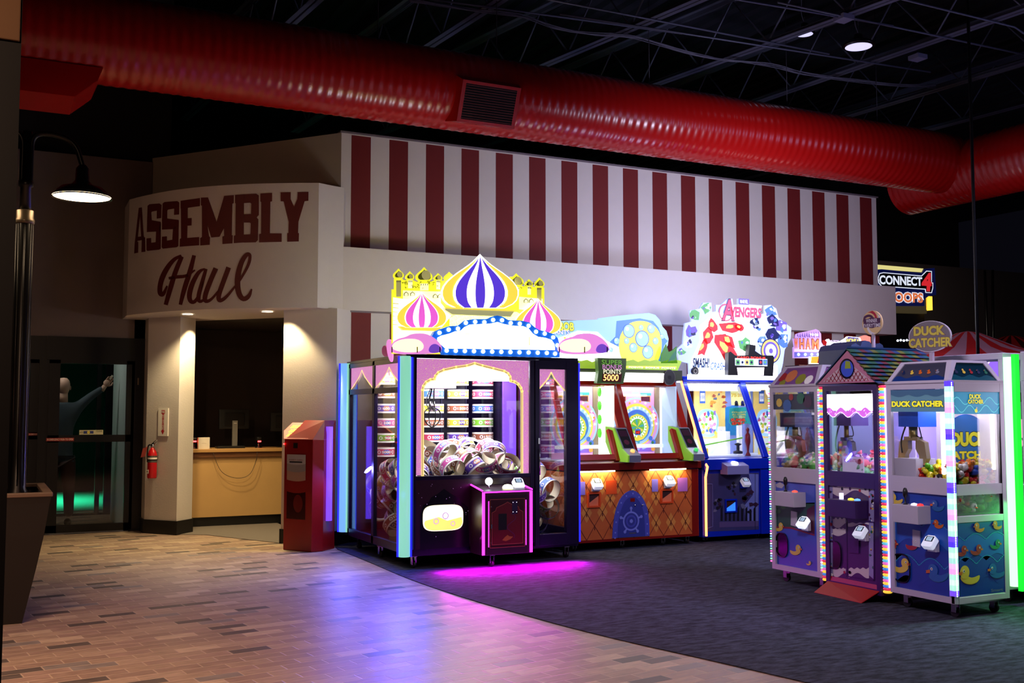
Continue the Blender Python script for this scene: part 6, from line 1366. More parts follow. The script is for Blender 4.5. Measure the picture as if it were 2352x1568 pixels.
    mb.lathe([(.035, 1.0), (.03, 1.02), (.012, 1.05), (.02, 1.12), (.035, 1.18), (.03, 1.26), (.012, 1.29), (.022, 1.33), (.0, 1.36)], (xx, 10.5, 0), mat('crimson_trophy', '#8a1420', .35, em=.2), n=14); mb.box(xx-.05, xx+.05, 10.53, 10.535, 1.0, 1.40, em('trophy_backing', '#98a8f0', .6)); build('prize_token_stand', mb, blu)
for x in (7.72, 8.5, 9.3): caster(blu, x, YA+.1, r=.022, zt=.075)
# topper
YBT = 10.62; T5 = Plane((0, YBT, 0), XV, -YV, .0015); f = lambda *pts: [T5.px(*z3(*p)) for p in pts]
LVB = em('lavender_topper', '#a8b8ff', .95)
mb = MB(); T5.slab(mb, f((1305, 895), (1300, 760), (1215, 740), (1190, 640), (1250, 585), (1258, 490), (1268, 400), (1325, 385), (1310, 285), (1400, 268), (1430, 215), (1505, 215), (1512, 300), (1545, 292), (1545, 235), (1590, 235), (1650, 180), (1695, 180), (1702, 235), (1745, 232), (1745, 180), (1840, 185), (1845, 232), (1960, 242), (1930, 330), (1985, 310), (1985, 240), (2040, 235), (2090, 270), (2110, 350), (2190, 415), (2225, 440), (2218, 540), (2165, 640), (2150, 760), (2120, 895)), .025, LVB)
T5.poly(mb, f((1320, 890), (1330, 720), (1400, 560), (1400, 420), (1540, 300), (1900, 350), (1930, 560), (1870, 700), (2100, 780), (2100, 890)), em('white_burst', '#fbfcff', 3.6), 1)
PAL = [em('t_red', '#d03038', .75), em('t_blue', '#4a70e0', .8), em('t_green', '#5aa060', .7), em('t_violet', '#6a58c0', .6), em('t_gold', '#e8b060', .9), em('t_ink', '#1c2450', .3), em('t_pale', '#c8dcff', 1.0)]
rnd = random.Random(77)
def shard(cx, cy, s_, m, k, n=6, el=1.0, rot=0):
    pts = []
    for i in range(n):
        a = 2*PI*i/n+rnd.uniform(-.25, .25); r = s_*rnd.uniform(.55, 1.1); x, y = r*math.cos(a)*el, r*math.sin(a); pts.append((cx+x*math.cos(rot)-y*math.sin(rot), cy+x*math.sin(rot)+y*math.cos(rot)))
    T5.poly(mb, f(*pts), m, k)
for (cx, cy, s_, mi, el, rt) in ((1355, 330, 48, 2, 1.2, .3), (1460, 270, 50, 2, 1.1, 1.2), (1320, 470, 60, 3, 1.0, 1), (1290, 580, 50, 6, 1, 0), (1240, 660, 40, 2, 1, 0), (2040, 300, 50, 1, 1.2, 1), (2060, 380, 55, 5, 1.3, .6), (2130, 430, 60, 3, 1.4, .7), (2060, 500, 60, 5, 1.2, .2), (2150, 560, 55, 1, 1.6, 1.4), (1900, 390, 45, 5, 1.3, .4), (1930, 470, 70, 6, 1.3, 1.3), (1960, 560, 60, 1, 1.1, .4), (1810, 600, 55, 2, 1.6, 1.1), (1990, 640, 55, 6, 1, 0)):
    shard(cx, cy, s_, PAL[mi], 2, 8, el, rt)
    for k in range(5): shard(cx+rnd.uniform(-.6, .6)*s_, cy+rnd.uniform(-.6, .6)*s_, s_*rnd.uniform(.18, .4), PAL[rnd.choice([mi, 5, 6, 3, 1])], 3+k % 3, 5, 1.5, rnd.uniform(0, 3))
for (cx, cy, s_, el, rt) in ((1520, 420, 50, 1.5, 1.3), (1480, 520, 60, 1.6, 1.9), (1430, 620, 50, 2.0, 1.9), (1620, 620, 90, 1.7, 1.0), (1660, 560, 60, 1.5, .8), (1680, 440, 55, 2.0, .2), (1760, 440, 36, 1.6, .1)):
    shard(cx, cy, s_, PAL[0], 2, 8, el, rt); shard(cx-10, cy-8, s_*.45, PAL[4], 3, 6, el, rt)
c = f((2035, 650))[0]; s_ = ux1/100
for r, m in ((100, PAL[5]), (92, PAL[4]), (74, PAL[3]), (56, PAL[6]), (20, PAL[3])): T5.disc(mb, c[0], c[1], r*s_, m, 6+(100-r)/20, n=30)
def bx(x0, y0, x1, y1): a = f((x0, y1))[0]; b = f((x1, y0))[0]; return a[0], b[0], a[1], b[1]
T5.ringd(mb, *f((1630, 305))[0], 58*s_, 70*s_, PAL[5], 8); T5.ringd(mb, *f((1630, 305))[0], 60*s_, 68*s_, em('t_hot', '#ff5a70', 1.2), 9)
T5.poly(mb, f((1640, 240), (1955, 245), (1915, 352), (1645, 350)), em('t_glow_rose', '#ffd0e4', 1.8), 9)
a = bx(1670, 268, 1945, 342); T5.text(mb, 'VENGERS', *a, em('t_hot2', '#f04868', 1.0), 12, bold=.02, outline=PAL[5], ow=.03, shear=.1)
a = bx(1592, 190, 1700, 375); T5.text(mb, 'A', *a, em('t_hot2'), 12, bold=.02, outline=PAL[5], ow=.03, shear=.15)
T5.rect(mb, *bx(1748, 184, 1836, 230), PAL[3], 10); T5.text(mb, 'MARVEL', *bx(1756, 192, 1828, 222), PAL[6], 11)
T5.text(mb, 'SMASH!', *bx(1330, 715, 1480, 800), PAL[5], 10, bold=.03, shear=.2, outline=PAL[6], ow=.05); T5.text(mb, 'CRASH!', *bx(1490, 755, 1640, 820), PAL[1], 10, bold=.02, shear=.3)
build('topper_board', mb, blu)
T6 = Plane((0, YBT-.05, 0), XV, -YV, .0015); f6 = lambda *pts: [T6.px(*z3(*p)) for p in pts]
mb = MB(); c = f6((1362, 832))[0]; T6.slab(mb, [(c[0]+.048*math.cos(t*PI/12), c[1]+.055*math.sin(t*PI/12)) for t in range(24)], .03, BLK); T6.ringd(mb, c[0], c[1], .02, .03, SILV, 1); build('speaker', mb, blu)
T7 = Plane((0, YBT-.12, 0), XV, -YV, .0015); f7 = lambda *pts: [T7.px(*z3(*p)) for p in pts]
mb = MB(); T7.slab(mb, f7((1655, 880), (1660, 665), (1680, 655), (1720, 690), (1840, 690), (1850, 590), (1905, 600), (1900, 650), (1960, 690), (2060, 690), (2070, 710), (2060, 880)), .07, BLK)
def b7(x0, y0, x1, y1): a = f7((x0, y1))[0]; b = f7((x1, y0))[0]; return a[0], b[0], a[1], b[1]
T7.rect(mb, *b7(1718, 722, 2008, 780), em('icon_strip', '#c8d4e8', .9), 1)
for k in range(7):
    a = b7(1724+k*41, 728, 1760+k*41, 776); T7.rect(mb, a[0], a[1], a[2], a[3], rnd.choice(PAL), 2); T7.disc(mb, (a[0]+a[1])/2, (a[2]+a[3])/2, .018, rnd.choice(PAL), 3, n=7)
T7.poly(mb, f7((1735, 800), (1980, 798), (1975, 870), (1745, 870)), em('score_glow', '#ffe6f0', 3.0), 1); T7.text(mb, 'CARD BONUS', *b7(1735, 704, 1990, 716), REDD, 2); build('score_display', mb, blu)
# base of topper: a bright strip
mb = MB(); T7.slab(mb, f7((1310, 905), (2085, 912), (2085, 876), (1310, 860)), .05, em('topper_base_light', '#e4ecff', 4.0)); build('topper_light', mb, blu)
lamp('topper_lamp', 'POINT', (8.3, 10.9, 2.5), 26, (.72, .74, 1), .15)
lamp('topper_lamp', 'POINT', (6.5, 10.9, 2.4), 16, (.85, .9, 1), .15)
# ================================================================== WHITE CRANES ON THE RIGHT (they face left, towards -X)
XC = 6.5
CP0 = Plane((XC, 0, 0), -YV, -XV, .0012)          # u = -Y
LAV = mat('white_powder_coat', '#b9b0bc', .35, noise=.04); PURC = mat('purple_powder_coat', '#30154e', .35, noise=.05)
def cp(x, y): return CP0.px(x, y)
def frame_face(mb, ya, yb, za, zb, w, m, x=XC, d=.03):
    """rectangular frame on the X = const face, ya < yb"""
    mb.box(x, x+d, ya, ya+w, za, zb, m); mb.box(x, x+d, yb-w, yb, za, zb, m); mb.box(x, x+d, ya+w, yb-w, za, za+w, m); mb.box(x, x+d, ya+w, yb-w, zb-w, zb, m)
def claw(par, x, y, ztop, zc, m, big=1.0, two=True):
    mb = MB(); mb.lathe([(.03*big, zc+.02), (.03*big, ztop)], (x, y, 0), mat('brass_solenoid', '#8a7a48', .3, metal=.7), n=14)
    for s_ in ((-1, 1) if two else (-1, 0, 1)):
        a = s_*.11*big; mb.prism([(x-.02, y-a*.3, zc+.02), (x-.02, y-a*1.0, zc-.01), (x-.02, y-a*1.15, zc-.12*big), (x-.02, y-a*.7, zc-.20*big), (x-.02, y-a*.55, zc-.20*big), (x-.02, y-a*.55, zc-.10*big), (x-.02, y-a*.3, zc-.06*big)], (.045, 0, 0), m)
    mb.box(x-.03, x+.03, y-.06*big, y+.06*big, zc, zc+.03, m); build('claw', mb, par)
    mb = MB(); mb.tube(smooth_open([(x-.03, y+.05, ztop), (x-.04, y+.07, (ztop+zc)/2), (x-.035, y+.10, zc-.02), (x-.03, y+.09, zc-.10)], 2), .007, BLK, n=6); mb.tube(smooth_open([(x, y-.06, ztop), (x, y-.09, ztop-.1), (x, y-.03, zc+.04)], 2), .005, BLK, n=5); build('claw_hose', mb, par)
def crane(name, label, ya, yb, cat='claw machine', body=None, depth=.72, zb=.12, zr0=.92, zr1=1.0, zt=1.77):
    body = body or LAV; t = thing(name, label, cat, (XC+depth/2, (ya+yb)/2, 0)); w = .045
    mb = MB(); frame_face(mb, ya, yb, zb, zr1, w, body); mb.box(XC+.031, XC+depth-.02, ya+.002, yb-.014, zb+.001, zb+.05, body); mb.box(XC+.031, XC+depth-.02, ya+.002, yb-.014, zr0, zr1-.001, body); mb.box(XC-.001, XC+.031, ya+.046, yb-.046, zr0+.0, zr1, body)
    frame_face(mb, ya, yb, zr1, zt, w, body); mb.box(XC+.031, XC+depth-.002, ya+.002, yb-.002, zt-.03, zt-.001, body)
    for x in (XC+depth-w,): mb.box(x, x+w, ya, ya+w, zb, zt, body); mb.box(x, x+w, yb-w, yb, zb, zt, body)
    mb.box(XC+.03, XC+depth, yb-.012, yb, zb, zr1, body); mb.box(XC+depth-.012, XC+depth, ya, yb, zb, zr1, body)
    build('cabinet', mb, t, merge=False)
    mb = MB(); mb.box(XC+.012, XC+.016, ya+w, yb-w, zr1+w, zt-w, GL); build('front_glass', mb, t)
    return t
# ---- white crane with farm pictures (furthest)
W0, W1 = 7.03, 7.66
w1 = crane('claw_machine', 'white claw machine with blue farm and duck pictures, furthest of the right row', W0, W1)
mb = MB(); CP0.rect(mb, -W1+.05, -W0-.05, .175, .915, mat('farm_blue', '#3450b8', .4, noise=.1), -6)
def cpp(*pts): return [CP0.px(*p) for p in pts]
def zc5(x, y): return (1740+x/3.843, 680+y/3.843)
def zc6(x, y): return (1740+x/3.843, 1060+y/3.843)
def c6(*pts): return cpp(*[zc6(*p) for p in pts])
def c5(*pts): return cpp(*[zc5(*p) for p in pts])
FA = Plane((XC+.02, 0, 0), -YV, -XV, .0012); fa6 = lambda *pts: [FA.px(*zc6(*p)) for p in pts]; fa5 = lambda *pts: [FA.px(*zc5(*p)) for p in pts]
mb = MB(); FA.slab(mb, [(-W1+.04, .16), (-W0-.04, .16), (-W0-.04, .93), (-W1+.04, .93)], .01, mat('farm_blue', '#3450b8', .4, noise=.1))
FA.poly(mb, fa6((152, 575), (152, 370), (505, 360), (505, 600), (300, 580)), mat('farm_green', '#1d4a3c', .5, noise=.2), 1); FA.poly(mb, fa6((152, 150), (505, 190), (505, 370), (152, 372)), mat('farm_sky', '#4a5cc0', .5), 1)
FA.poly(mb, fa6((152, 570), (300, 576), (505, 640), (505, 655), (300, 592), (152, 585)), mat('farm_red', '#8a1c38', .5), 2); FA.poly(mb, fa6((160, 200), (200, 180), (240, 205), (215, 235), (170, 225)), LAV, 2)
FA.poly(mb, fa6((420, 600), (440, 420), (505, 380), (505, 640)), mat('barn_maroon', '#4a1430', .5), 2)
for (x, y) in ((170, 390), (230, 400), (185, 440)): FA.poly(mb, fa6(*[(x+24*math.cos(t), y+22*math.sin(t)) for t in [i*.9 for i in range(7)]]), mat('farm_leaf', '#2f6a3a', .5), 3)
DKY = mat('duck_yellow_print', '#d8b840', .45); DKO = mat('duck_orange_print', '#c8601c', .45); DKR = mat('duck_red_print', '#a02028', .45); DKB = mat('duck_blue_print', '#1f5aa0', .45); DKG = mat('duck_green_print', '#1e6a50', .45); DKN = mat('duck_outline_teal', '#2c7a9a', .45)
def duckart(mb, pl, fz, x, y, s, m, k, beak=DKO, flip=1):
    """swimming toy duck drawn flat: body, tail, head, beak, eye"""
    P_ = lambda *pts: [fz((x+flip*s*a, y+s*b))[0] for a, b in pts]
    bodyp = smooth_closed([(-1.0, -.25), (-.85, .35), (-.3, .62), (.3, .55), (.7, .15), (.62, -.1), (.2, -.2), (-.2, .05), (-.6, -.05)], 2)
    pl.poly(mb, P_(*[(a*1.06, b*1.06) for a, b in bodyp]), DKN if m is not DKY else m, k); pl.poly(mb, P_(*bodyp), m, k+1)
    c = P_((.35, -.45), (.77, -.45)); r = abs(c[1][0]-c[0][0]); pl.disc(mb, c[0][0], c[0][1], r, m, k+2, n=18)
    pl.poly(mb, P_((.62, -.5), (.98, -.42), (.92, -.28), (1.0, -.18), (.6, -.2)), beak, k+3); e = P_((.45, -.55))[0]; pl.disc(mb, e[0], e[1], r*.24, WHS, k+4, n=10); pl.disc(mb, e[0]+r*.03, e[1], r*.12, BLK, k+5, n=8)
duckart(mb, FA, fa6, 345, 790, 55, DKY, 4); duckart(mb, FA, fa6, 195, 585, 46, DKY, 4); duckart(mb, FA, fa6, 458, 900, 24, DKY, 4)
build('art_panel', mb, w1)
def porthole(par, pl, fz, x0, y0, x1, y1, inner):
    a, b = fz((x0, y1))[0], fz((x1, y0))[0]; cx, cy, rx, ry = (a[0]+b[0])/2, (a[1]+b[1])/2, (b[0]-a[0])/2, (b[1]-a[1])/2
    sh = lambda k: [(cx+k*rx*math.copysign(abs(math.cos(t))**.7, math.cos(t)), cy+k*ry*math.copysign(abs(math.sin(t))**.7, math.sin(t))) for t in [2*PI*i/28 for i in range(28)]]
    mb = MB(); mb.ring([pl.p(u, v, 0) for u, v in sh(1)], [pl.p(u, v, 0) for u, v in sh(.93)], pl.n*.012, mat('smoked_ring', '#141018', .2)); pl.poly(mb, sh(.94), inner, 1)
    build('prize_porthole', mb, par)
porthole(w1, FA, fa6, 168, 632, 270, 832, mat('porthole_dark', '#10081c', .15))
def ctrl_box(par, pl, fz, x0, y0, x1, y1, m, depth=.14, stick=None, btns=((.5, '#ff4030'),), sm=None):
    a = pl.px(*fz(x0, y1)); b = pl.px(*fz(x1, y0)); o = pl.p(a[0], a[1], 0); mb = MB()
    mb.prism([pl.p(a[0], a[1], 0), pl.p(b[0], a[1], 0), pl.p(b[0], b[1], 0), pl.p(a[0], b[1], 0)], pl.n*depth, m); c = build('control_box', mb, par, bevel=.004)
    mb = MB(); q = pl.p(a[0]+(b[0]-a[0])*.25, b[1], 0)+pl.n*depth*.5
    sm = sm or BLK; mb.lathe([(.02, 0), (.007, .012), (.007, .05), (.017, .065), (.02, .10), (.012, .125), (0, .13)], q, sm, n=12); build('joystick', mb, c)
    for f_, col in btns:
        mb = MB(); q = pl.p(a[0]+(b[0]-a[0])*f_, b[1], 0)+pl.n*depth*.55; mb.lathe([(.022, 0), (.02, .012), (0, .018)], q, em('btn'+col, col, 1.5), n=12); build('button', mb, c)
z6f = lambda x, y: zc6(x, y)
FB = Plane((XC-.0, 0, 0), -YV, -XV, .0012)
FBX = Plane((XC-.13, 0, 0), -YV, -XV, .0012)
def box_by_px(par, x0, y0, x1, y1, m, depth=.14, **k):
    """front face of the box read on the plane in front of the cabinet"""
    pl = Plane((XC+.02-depth, 0, 0), -YV, -XV); a = pl.px(*zc6(x0, y1)); b = pl.px(*zc6(x1, y0)); base = Plane((XC+.02, 0, 0), -YV, -XV)
    ctrl_box(par, base, lambda x, y: (x, y), 0, 0, 0, 0, m) if False else None
    mb = MB(); mb.prism([base.p(a[0], a[1], 0), base.p(b[0], a[1], 0), base.p(b[0], b[1], 0), base.p(a[0], b[1], 0)], base.n*depth, m); c = build('control_box', mb, par, bevel=.004)
    mb = MB(); q = base.p(a[0]+(b[0]-a[0])*.3, b[1], 0)+base.n*depth*.55; mb.lathe([(.02, 0), (.007, .012), (.007, .05), (.017, .065), (.02, .10), (.012, .125), (0, .13)] if not k.get('clear') else [(.018, 0), (.018, .05), (0, .052)], q, BLK if not k.get('clear') else em('clear_stick', '#d8d0ff', 1.5), n=12); build('joystick', mb, c)
    for f_, col in k.get('btns', ()):
        mb = MB(); q = base.p(a[0]+(b[0]-a[0])*f_, b[1], 0)+base.n*depth*.5; mb.lathe([(.026, 0), (.022, .012), (0, .018)], q, em('btn'+col, col, 1.5), n=12); build('button', mb, c)
box_by_px(w1, 150, 275, 318, 385, LAV, btns=((.75, '#ff5040'),))
def reader_px(par, x, y, glow=.6, s=.9):
    pl = Plane((XC-.05, 0, 0), -YV, -XV); u, v = pl.px(*zc6(x, y)); reader(par, XC-.045, -u, v, face=(-1, 0, 0), glow=glow, s=s, plate=LAV)
reader_px(w1, 400, 535, 1.1)
mb = MB(); FA.slab(mb, fa6((300, 560), (350, 575), (352, 445), (302, 433)), -.01, LAV); build('coin_plate', mb, w1)
# header art, glass lights, prizes
mb = MB(); a, b = fa5((165, 1000), (488, 860)); FH_ = Plane((XC+.010, 0, 0), -YV, -XV, .0012); FH_.rect(mb, -W1+.045, -W0-.045, a[1], b[1], mat('farm_header', '#1c2a44', .4, noise=.3), 0)
for (x, y, r, m) in ((200, 940, 34, DKY), (270, 965, 48, DKB), (305, 890, 26, DKR), (390, 900, 45, DKG), (450, 930, 50, mat('plum_print', '#3a1440', .4))): c = fa5((x, y))[0]; FH_.disc(mb, c[0], c[1], r/3.843*.0045, m, 2, n=9)
build('header_art', mb, w1)
def canopy(par, ya, yb, zt, zc, xin, m, artf, depth=.72, side=True):
    """glazed sloping canopy on top: front and side frames lean inwards"""
    mb = MB(); A0 = Vector((XC-.01, ya, zt)); A1 = Vector((XC-.01, yb, zt)); B0 = Vector((XC+xin, ya+xin*.55, zc)); B1 = Vector((XC+xin, yb-xin*.55, zc)); C0 = Vector((XC+depth, ya, zt)); D0 = Vector((XC+depth-xin, ya+xin*.55, zc)); C1 = Vector((XC+depth, yb, zt)); D1 = Vector((XC+depth-xin, yb-xin*.55, zc))
    def fr(q, w, mb):
        c = sum(q, Vector())/4; i_ = [p+(c-p).normalized()*w*1.5 for p in q]; n = (q[1]-q[0]).cross(q[3]-q[0]).normalized(); n = n if n.dot(CAMPOS-c) > 0 else -n
        mb.ring([tuple(p) for p in q], [tuple(p) for p in i_], -n*.02, m); return i_, n
    i1, n1 = fr([A0, A1, B1, B0], .03, mb); i2, n2 = fr([A0, C0, D0, B0], .03, mb); mb.add([B0, B1, D1, D0], [(0, 1, 2, 3)], m); mb.add([A1, C1, D1, B1], [(0, 1, 2, 3)], m); mb.add([C0, C1, D1, D0], [(0, 1, 2, 3)], m)
    mb.box(XC-.012, XC+depth-.002, ya-.001, yb+.001, zt+.0005, zt+.02, m)
    build('canopy_frame', mb, par)
    for i_, n_, nm in ((i1, n1, 'f'), (i2, n2, 's')):
        mb = MB(); o = i_[0] if nm == 's' else i_[1]; ux_ = (i_[1]-i_[0]) if nm == 's' else (i_[0]-i_[1]); uz_ = (i_[3]-i_[0]) if nm == 's' else (i_[2]-i_[1]); uxn = ux_.normalized(); uzn = (uz_-uxn*uz_.dot(uxn)).normalized()
        pl = Plane(o-n_*.008, uxn, n_, .0012, uz=uzn); uv = [((p-o).dot(uxn), (p-o).dot(uzn)) for p in i_]; artf(mb, pl, uv, ux_.length, uz_.dot(uzn), nm); build('canopy_picture', mb, par)
def farm_art(mb, pl, uv, L_, H_, nm):
    pl.poly(mb, uv, mat('farm_header', '#1c2a44', .4, noise=.3), 0); pl.poly(mb, uv, mat('mauve_print', '#7a4c86', .4, noise=.2), 1)
    for (u, v, r, m) in ((.13, .5, .05, DKR), (.33, .55, .07, mat('salmon_print', '#d07848', .4)), (.6, .35, .06, mat('olive_print', '#8a8a30', .4)), (.2, .15, .04, mat('olive_print')), (.8, .3, .05, WHS)): pl.disc(mb, L_*u, H_*v, r, m, 2, n=11)
canopy(w1, W0, W1, 1.775, 1.965, .13, LAV, farm_art)
for (x0, x1, nm) in ((W1+.004, W1+.016, 'a'), (W0-.016, W0-.004, 'b')):
    mb = MB(); n = 70
    for i in range(n): mb.box(XC-.006, XC+.006, x0, x1, .18+i*.0225, .192+i*.0225, em('dot_'+'rgbw'[i % 4], ('#ff5aa0', '#70ff90', '#7090ff', '#f4f0ff')[i % 4], 2.6))
    build('led_strip', mb, w1)
for y in (W0+.08, W1-.08): caster(w1, XC+.10, y, r=.035, zt=.125)
def gantry(par, ya, yb, zt, m, col='#2a4aa0'):
    mb = MB(); ym_ = yb-(yb-ya)*.25; mb.box(XC+.06, XC+.26, ym_-.11, ym_+.09, zt-.13, zt, mat('gantry_box'+col, col, .4)); mb.box(XC+.3, XC+.34, ya+.03, yb-.03, zt-.02, zt, WHS); build('gantry', mb, par)
gantry(w1, W0, W1, 1.54, 'x', '#3c4468'); claw(w1, XC+.14, 7.48, 1.42, 1.30, mat('rose_brass', '#8a4a3c', .3, metal=.4), .9)
mb = MB(); mb.box(XC+.66, XC+.668, W0+.03, W1-.03, 1.0, 1.7, mat('pale_back_panel', '#8a92c8', .5)); mb.box(XC+.04, XC+.66, W1-.02, W1-.012, 1.0, 1.7, GL); mb.box(XC+.03, XC+.68, W0+.02, W1-.02, .985, 1.002, WHS); build('interior_panels', mb, w1)
mb = MB(); mb.box(XC+.05, XC+.07, W0+.05, W0+.075, 1.0, 1.58, em('white_tube', '#f0ecff', 5)); build('light_tube', mb, w1)
lamp('cabinet_light', 'AREA', (XC+.35, (W0+W1)/2, 1.70), 5, (.8, .78, 1), .4, (XC+.35, (W0+W1)/2, 0))
# ---- soft toys / sweets: small two-ball animals and wrapped sweets
def toy_mesh(name, cols):
    mb = MB(); a, b = cols; mb.ball((0, 0, 0), .042, a, n=12, sc=(1, 1, .9)); mb.ball((0, -.01, .05), .03, a, n=12)
    for s_ in (-1, 1): mb.ball((s_*.022, 0, .078), .012, b, n=8); mb.ball((s_*.038, -.012, .01), .014, b, n=8, sc=(1, 1, 1.4)); mb.ball((s_*.01, -.036, .056), .004, BLK, n=6); mb.ball((s_*.022, -.035, -.03), .015, b, n=8)
    mb.ball((0, -.038, .046), .009, b, n=8)
    me = bpy.data.meshes.new(name); me.from_pydata(mb.v, [], mb.f)
    for m in mb.ms: me.materials.append(m)
    me.polygons.foreach_set('material_index', mb.mi); me.polygons.foreach_set('use_smooth', mb.sm); me.update(); return me
def duck_mesh(col):
    m = mat('rubber_'+col, {'yellow': '#d8c81c', 'green': '#5cb41c', 'red': '#c81c1c', 'blue': '#2c5ad0', 'orange': '#e07c1c', 'black': '#1c1c28', 'white': '#e8e4e0', 'pink': '#e070a0'}[col], .3); bk = mat('rubber_beak', '#e0601c', .35)
    mb = MB(); mb.ball((0, 0, 0), .034, m, n=12, sc=(.85, 1.15, .75)); mb.ball((0, .036, .012), .013, m, n=8, sc=(.9, 1, .8)); mb.ball((0, -.018, .036), .022, m, n=12)
    mb.ball((0, -.042, .032), .010, bk, n=8, sc=(1.1, 1, .45))
    for s_ in (-1, 1): mb.ball((s_*.012, -.034, .043), .004, BLK, n=6); mb.ball((s_*.028, .004, .0), .018, m, n=8, sc=(.35, 1, .6))
    me = bpy.data.meshes.new('rubber_duck'); me.from_pydata(mb.v, [], mb.f)
    for q in mb.ms: me.materials.append(q)
    me.polygons.foreach_set('material_index', mb.mi); me.polygons.foreach_set('use_smooth', mb.sm); me.update(); return me
def sweet_mesh(c):
    m = mat('wrapper_'+c, c, .3); mb = MB(); mb.ball((0, 0, 0), .032, m, n=12, sc=(1.2, 1, .9))
    for s_ in (-1, 1): mb.lathe([(.006, 0), (.026, .03), (.020, .034)], (s_*.034, 0, 0), m, axis=(s_, 0, 0), n=10, cap=False)
    me = bpy.data.meshes.new('wrapped_sweet'); me.from_pydata(mb.v, [], mb.f)
    for q in mb.ms: me.materials.append(q)
    me.polygons.foreach_set('material_index', mb.mi); me.polygons.foreach_set('use_smooth', mb.sm); me.update(); return me
def strew(name, meshes, labs, cat, grp, xa, xb, ya, yb, za, hf, n, d, seed, surf=None):
    r_ = random.Random(seed); pts = []; tries = 0
    while len(pts) < n and tries < 30000:
        tries += 1; x, y = r_.uniform(xa, xb), r_.uniform(ya, yb); z = r_.uniform(za, hf(x, y))
        if surf and not surf(x, y, z): continue
        p = Vector((x, y, z))
        if any((p-q).length < d for q in pts): continue
        pts.append(p); k = r_.randrange(len(meshes)); o = bpy.data.objects.new(name, meshes[k]); COL.objects.link(o); o.location = p
        o.rotation_euler = (r_.uniform(-1, 1), r_.uniform(-1, 1), r_.uniform(0, 6.28)); tag(o, labs[k], cat, grp)
TC = {'red': '#c03048', 'green': '#4a9a3c', 'tan': '#b08a5c', 'blue': '#3c58b8', 'violet': '#6a4ab0'}
tm = [toy_mesh('soft_toy', (mat('plush_'+k, v, .95), mat('plush_l_'+k, '#d8c8b8', .95))) for k, v in TC.items()]
strew('soft_toy', tm, ['small %s soft toy in the heap inside the farm picture claw machine' % k for k in TC], 'soft toy', 'soft toys in the furthest white crane', XC+.07, XC+.5, W0+.09, W1-.12, 1.045, lambda x, y: 1.05+.09*(1-(y-W0)/.63), 26, .062, 5)
# ---- purple sweets crane with gabled roof and candy ropes
D0_, D1_ = 6.35, 6.97
cd = crane('claw_machine', 'purple sweet-themed claw machine with a gingerbread gable roof and lollipop sign', D0_, D1_, body=PURC, depth=.8, zb=.07)
mb = MB(); CRM = mat('cream_drip', '#c8b8b8', .5, noise=.05); PLUMP = mat('plum_panel', '#3a1a52', .4, noise=.12)
FD = Plane((XC+.02, 0, 0), -YV, -XV, .0012); fd6 = lambda *pts: [FD.px(*zc6(*p)) for p in pts]
FD.slab(mb, [(-D1_+.03, .10), (-D0_-.03, .10), (-D0_-.03, .93), (-D1_+.03, .93)], .01, PLUMP)
def drip(x0, x1, y0, y1, n, amp, k, m=CRM, ph=0):
    t = [(x0+(x1-x0)*i/24, y0+amp*.3*math.sin(ph+i*.9)) for i in range(25)]; b_ = [(x0+(x1-x0)*i/24, y1+amp*math.sin(ph+n*2*PI*i/24)) for i in range(25)]; p_ = fd6(*(t+b_[::-1]))
    for i in range(24): FD.poly(mb, [p_[i], p_[i+1], p_[48-i], p_[49-i]], m, k)
drip(665, 985, 215, 280, 1.2, 28, 1); drip(665, 790, 500, 560, .7, 26, 1); drip(800, 1025, 540, 560, 1.0, 14, 1, ph=1); drip(665, 780, 940, 1000, .8, 18, 1); drip(805, 985, 940, 1005, 1, 24, 1, ph=2); drip(665, 780, 590, 640, .6, 16, 1)
for x0_, x1_ in ((608, 665), (985, 1030)): FD.poly(mb, fd6((x0_, 190), (x1_, 200), (x1_, 1040), (x0_, 1000)), mat('lilac_border', '#8a80b0', .4, noise=.2, nscale=14), 2)
rnd = random.Random(14)
for k in range(60): x = rnd.choice([rnd.uniform(612, 662), rnd.uniform(988, 1026)]); y = rnd.uniform(220, 1000); c = fd6((x, y))[0]; FD.disc(mb, c[0], c[1], rnd.uniform(.006, .016), rnd.choice([DKR, DKG, DKB, DKY, mat('plum_print'), WHS]), 3, n=rnd.choice([3, 5, 8]))
for k in range(10): c = fd6((rnd.uniform(680, 960), rnd.choice([240, 560, 980])+rnd.uniform(-15, 15)))[0]; FD.disc(mb, c[0], c[1], .014, rnd.choice([DKR, DKG, mat('plum_print'), BLK]), 3, n=7)
FD.line(mb, fd6((785, 505), (1030, 535), (1030, 1045), (790, 1010)), .01, PURC, 4, closed=True); build('art_panel', mb, cd)
porthole(cd, FD, fd6, 615, 705, 740, 930, mat('porthole_maroon', '#2c0c18', .15)); box_by_px(cd, 622, 350, 862, 480, PURC, clear=True, btns=((.62, '#ffe040'), (.85, '#60a0ff')))
reader_px(cd, 905, 620, .45); mb = MB(); FD.slab(mb, fd6((820, 800), (900, 810), (900, 680), (820, 670)), -.01, PURC); build('coin_plate', mb, cd)
mb = MB(); FHd = Plane((XC+.010, 0, 0), -YV, -XV, .0012); f = lambda *pts: [FHd.px(*zc5(*p)) for p in pts]
ya_, yb_ = D0_+.045, D1_-.045; top_ = f((700, 865))[0][1]; mid_ = f((700, 1010))[0][1]; low_ = f((700, 1040))[0][1]
FHd.rect(mb, -yb_, -ya_, mid_, top_, em('cream_header_lit', '#fff8ff', 3.2), 1)
n = 24; w_ = lambda i: mid_+.018*math.sin(i*1.0+.5); w2 = lambda i: low_-.005+.022*math.sin(i*.8+2)
DNT = em('donut_icing', '#c860d0', .8)
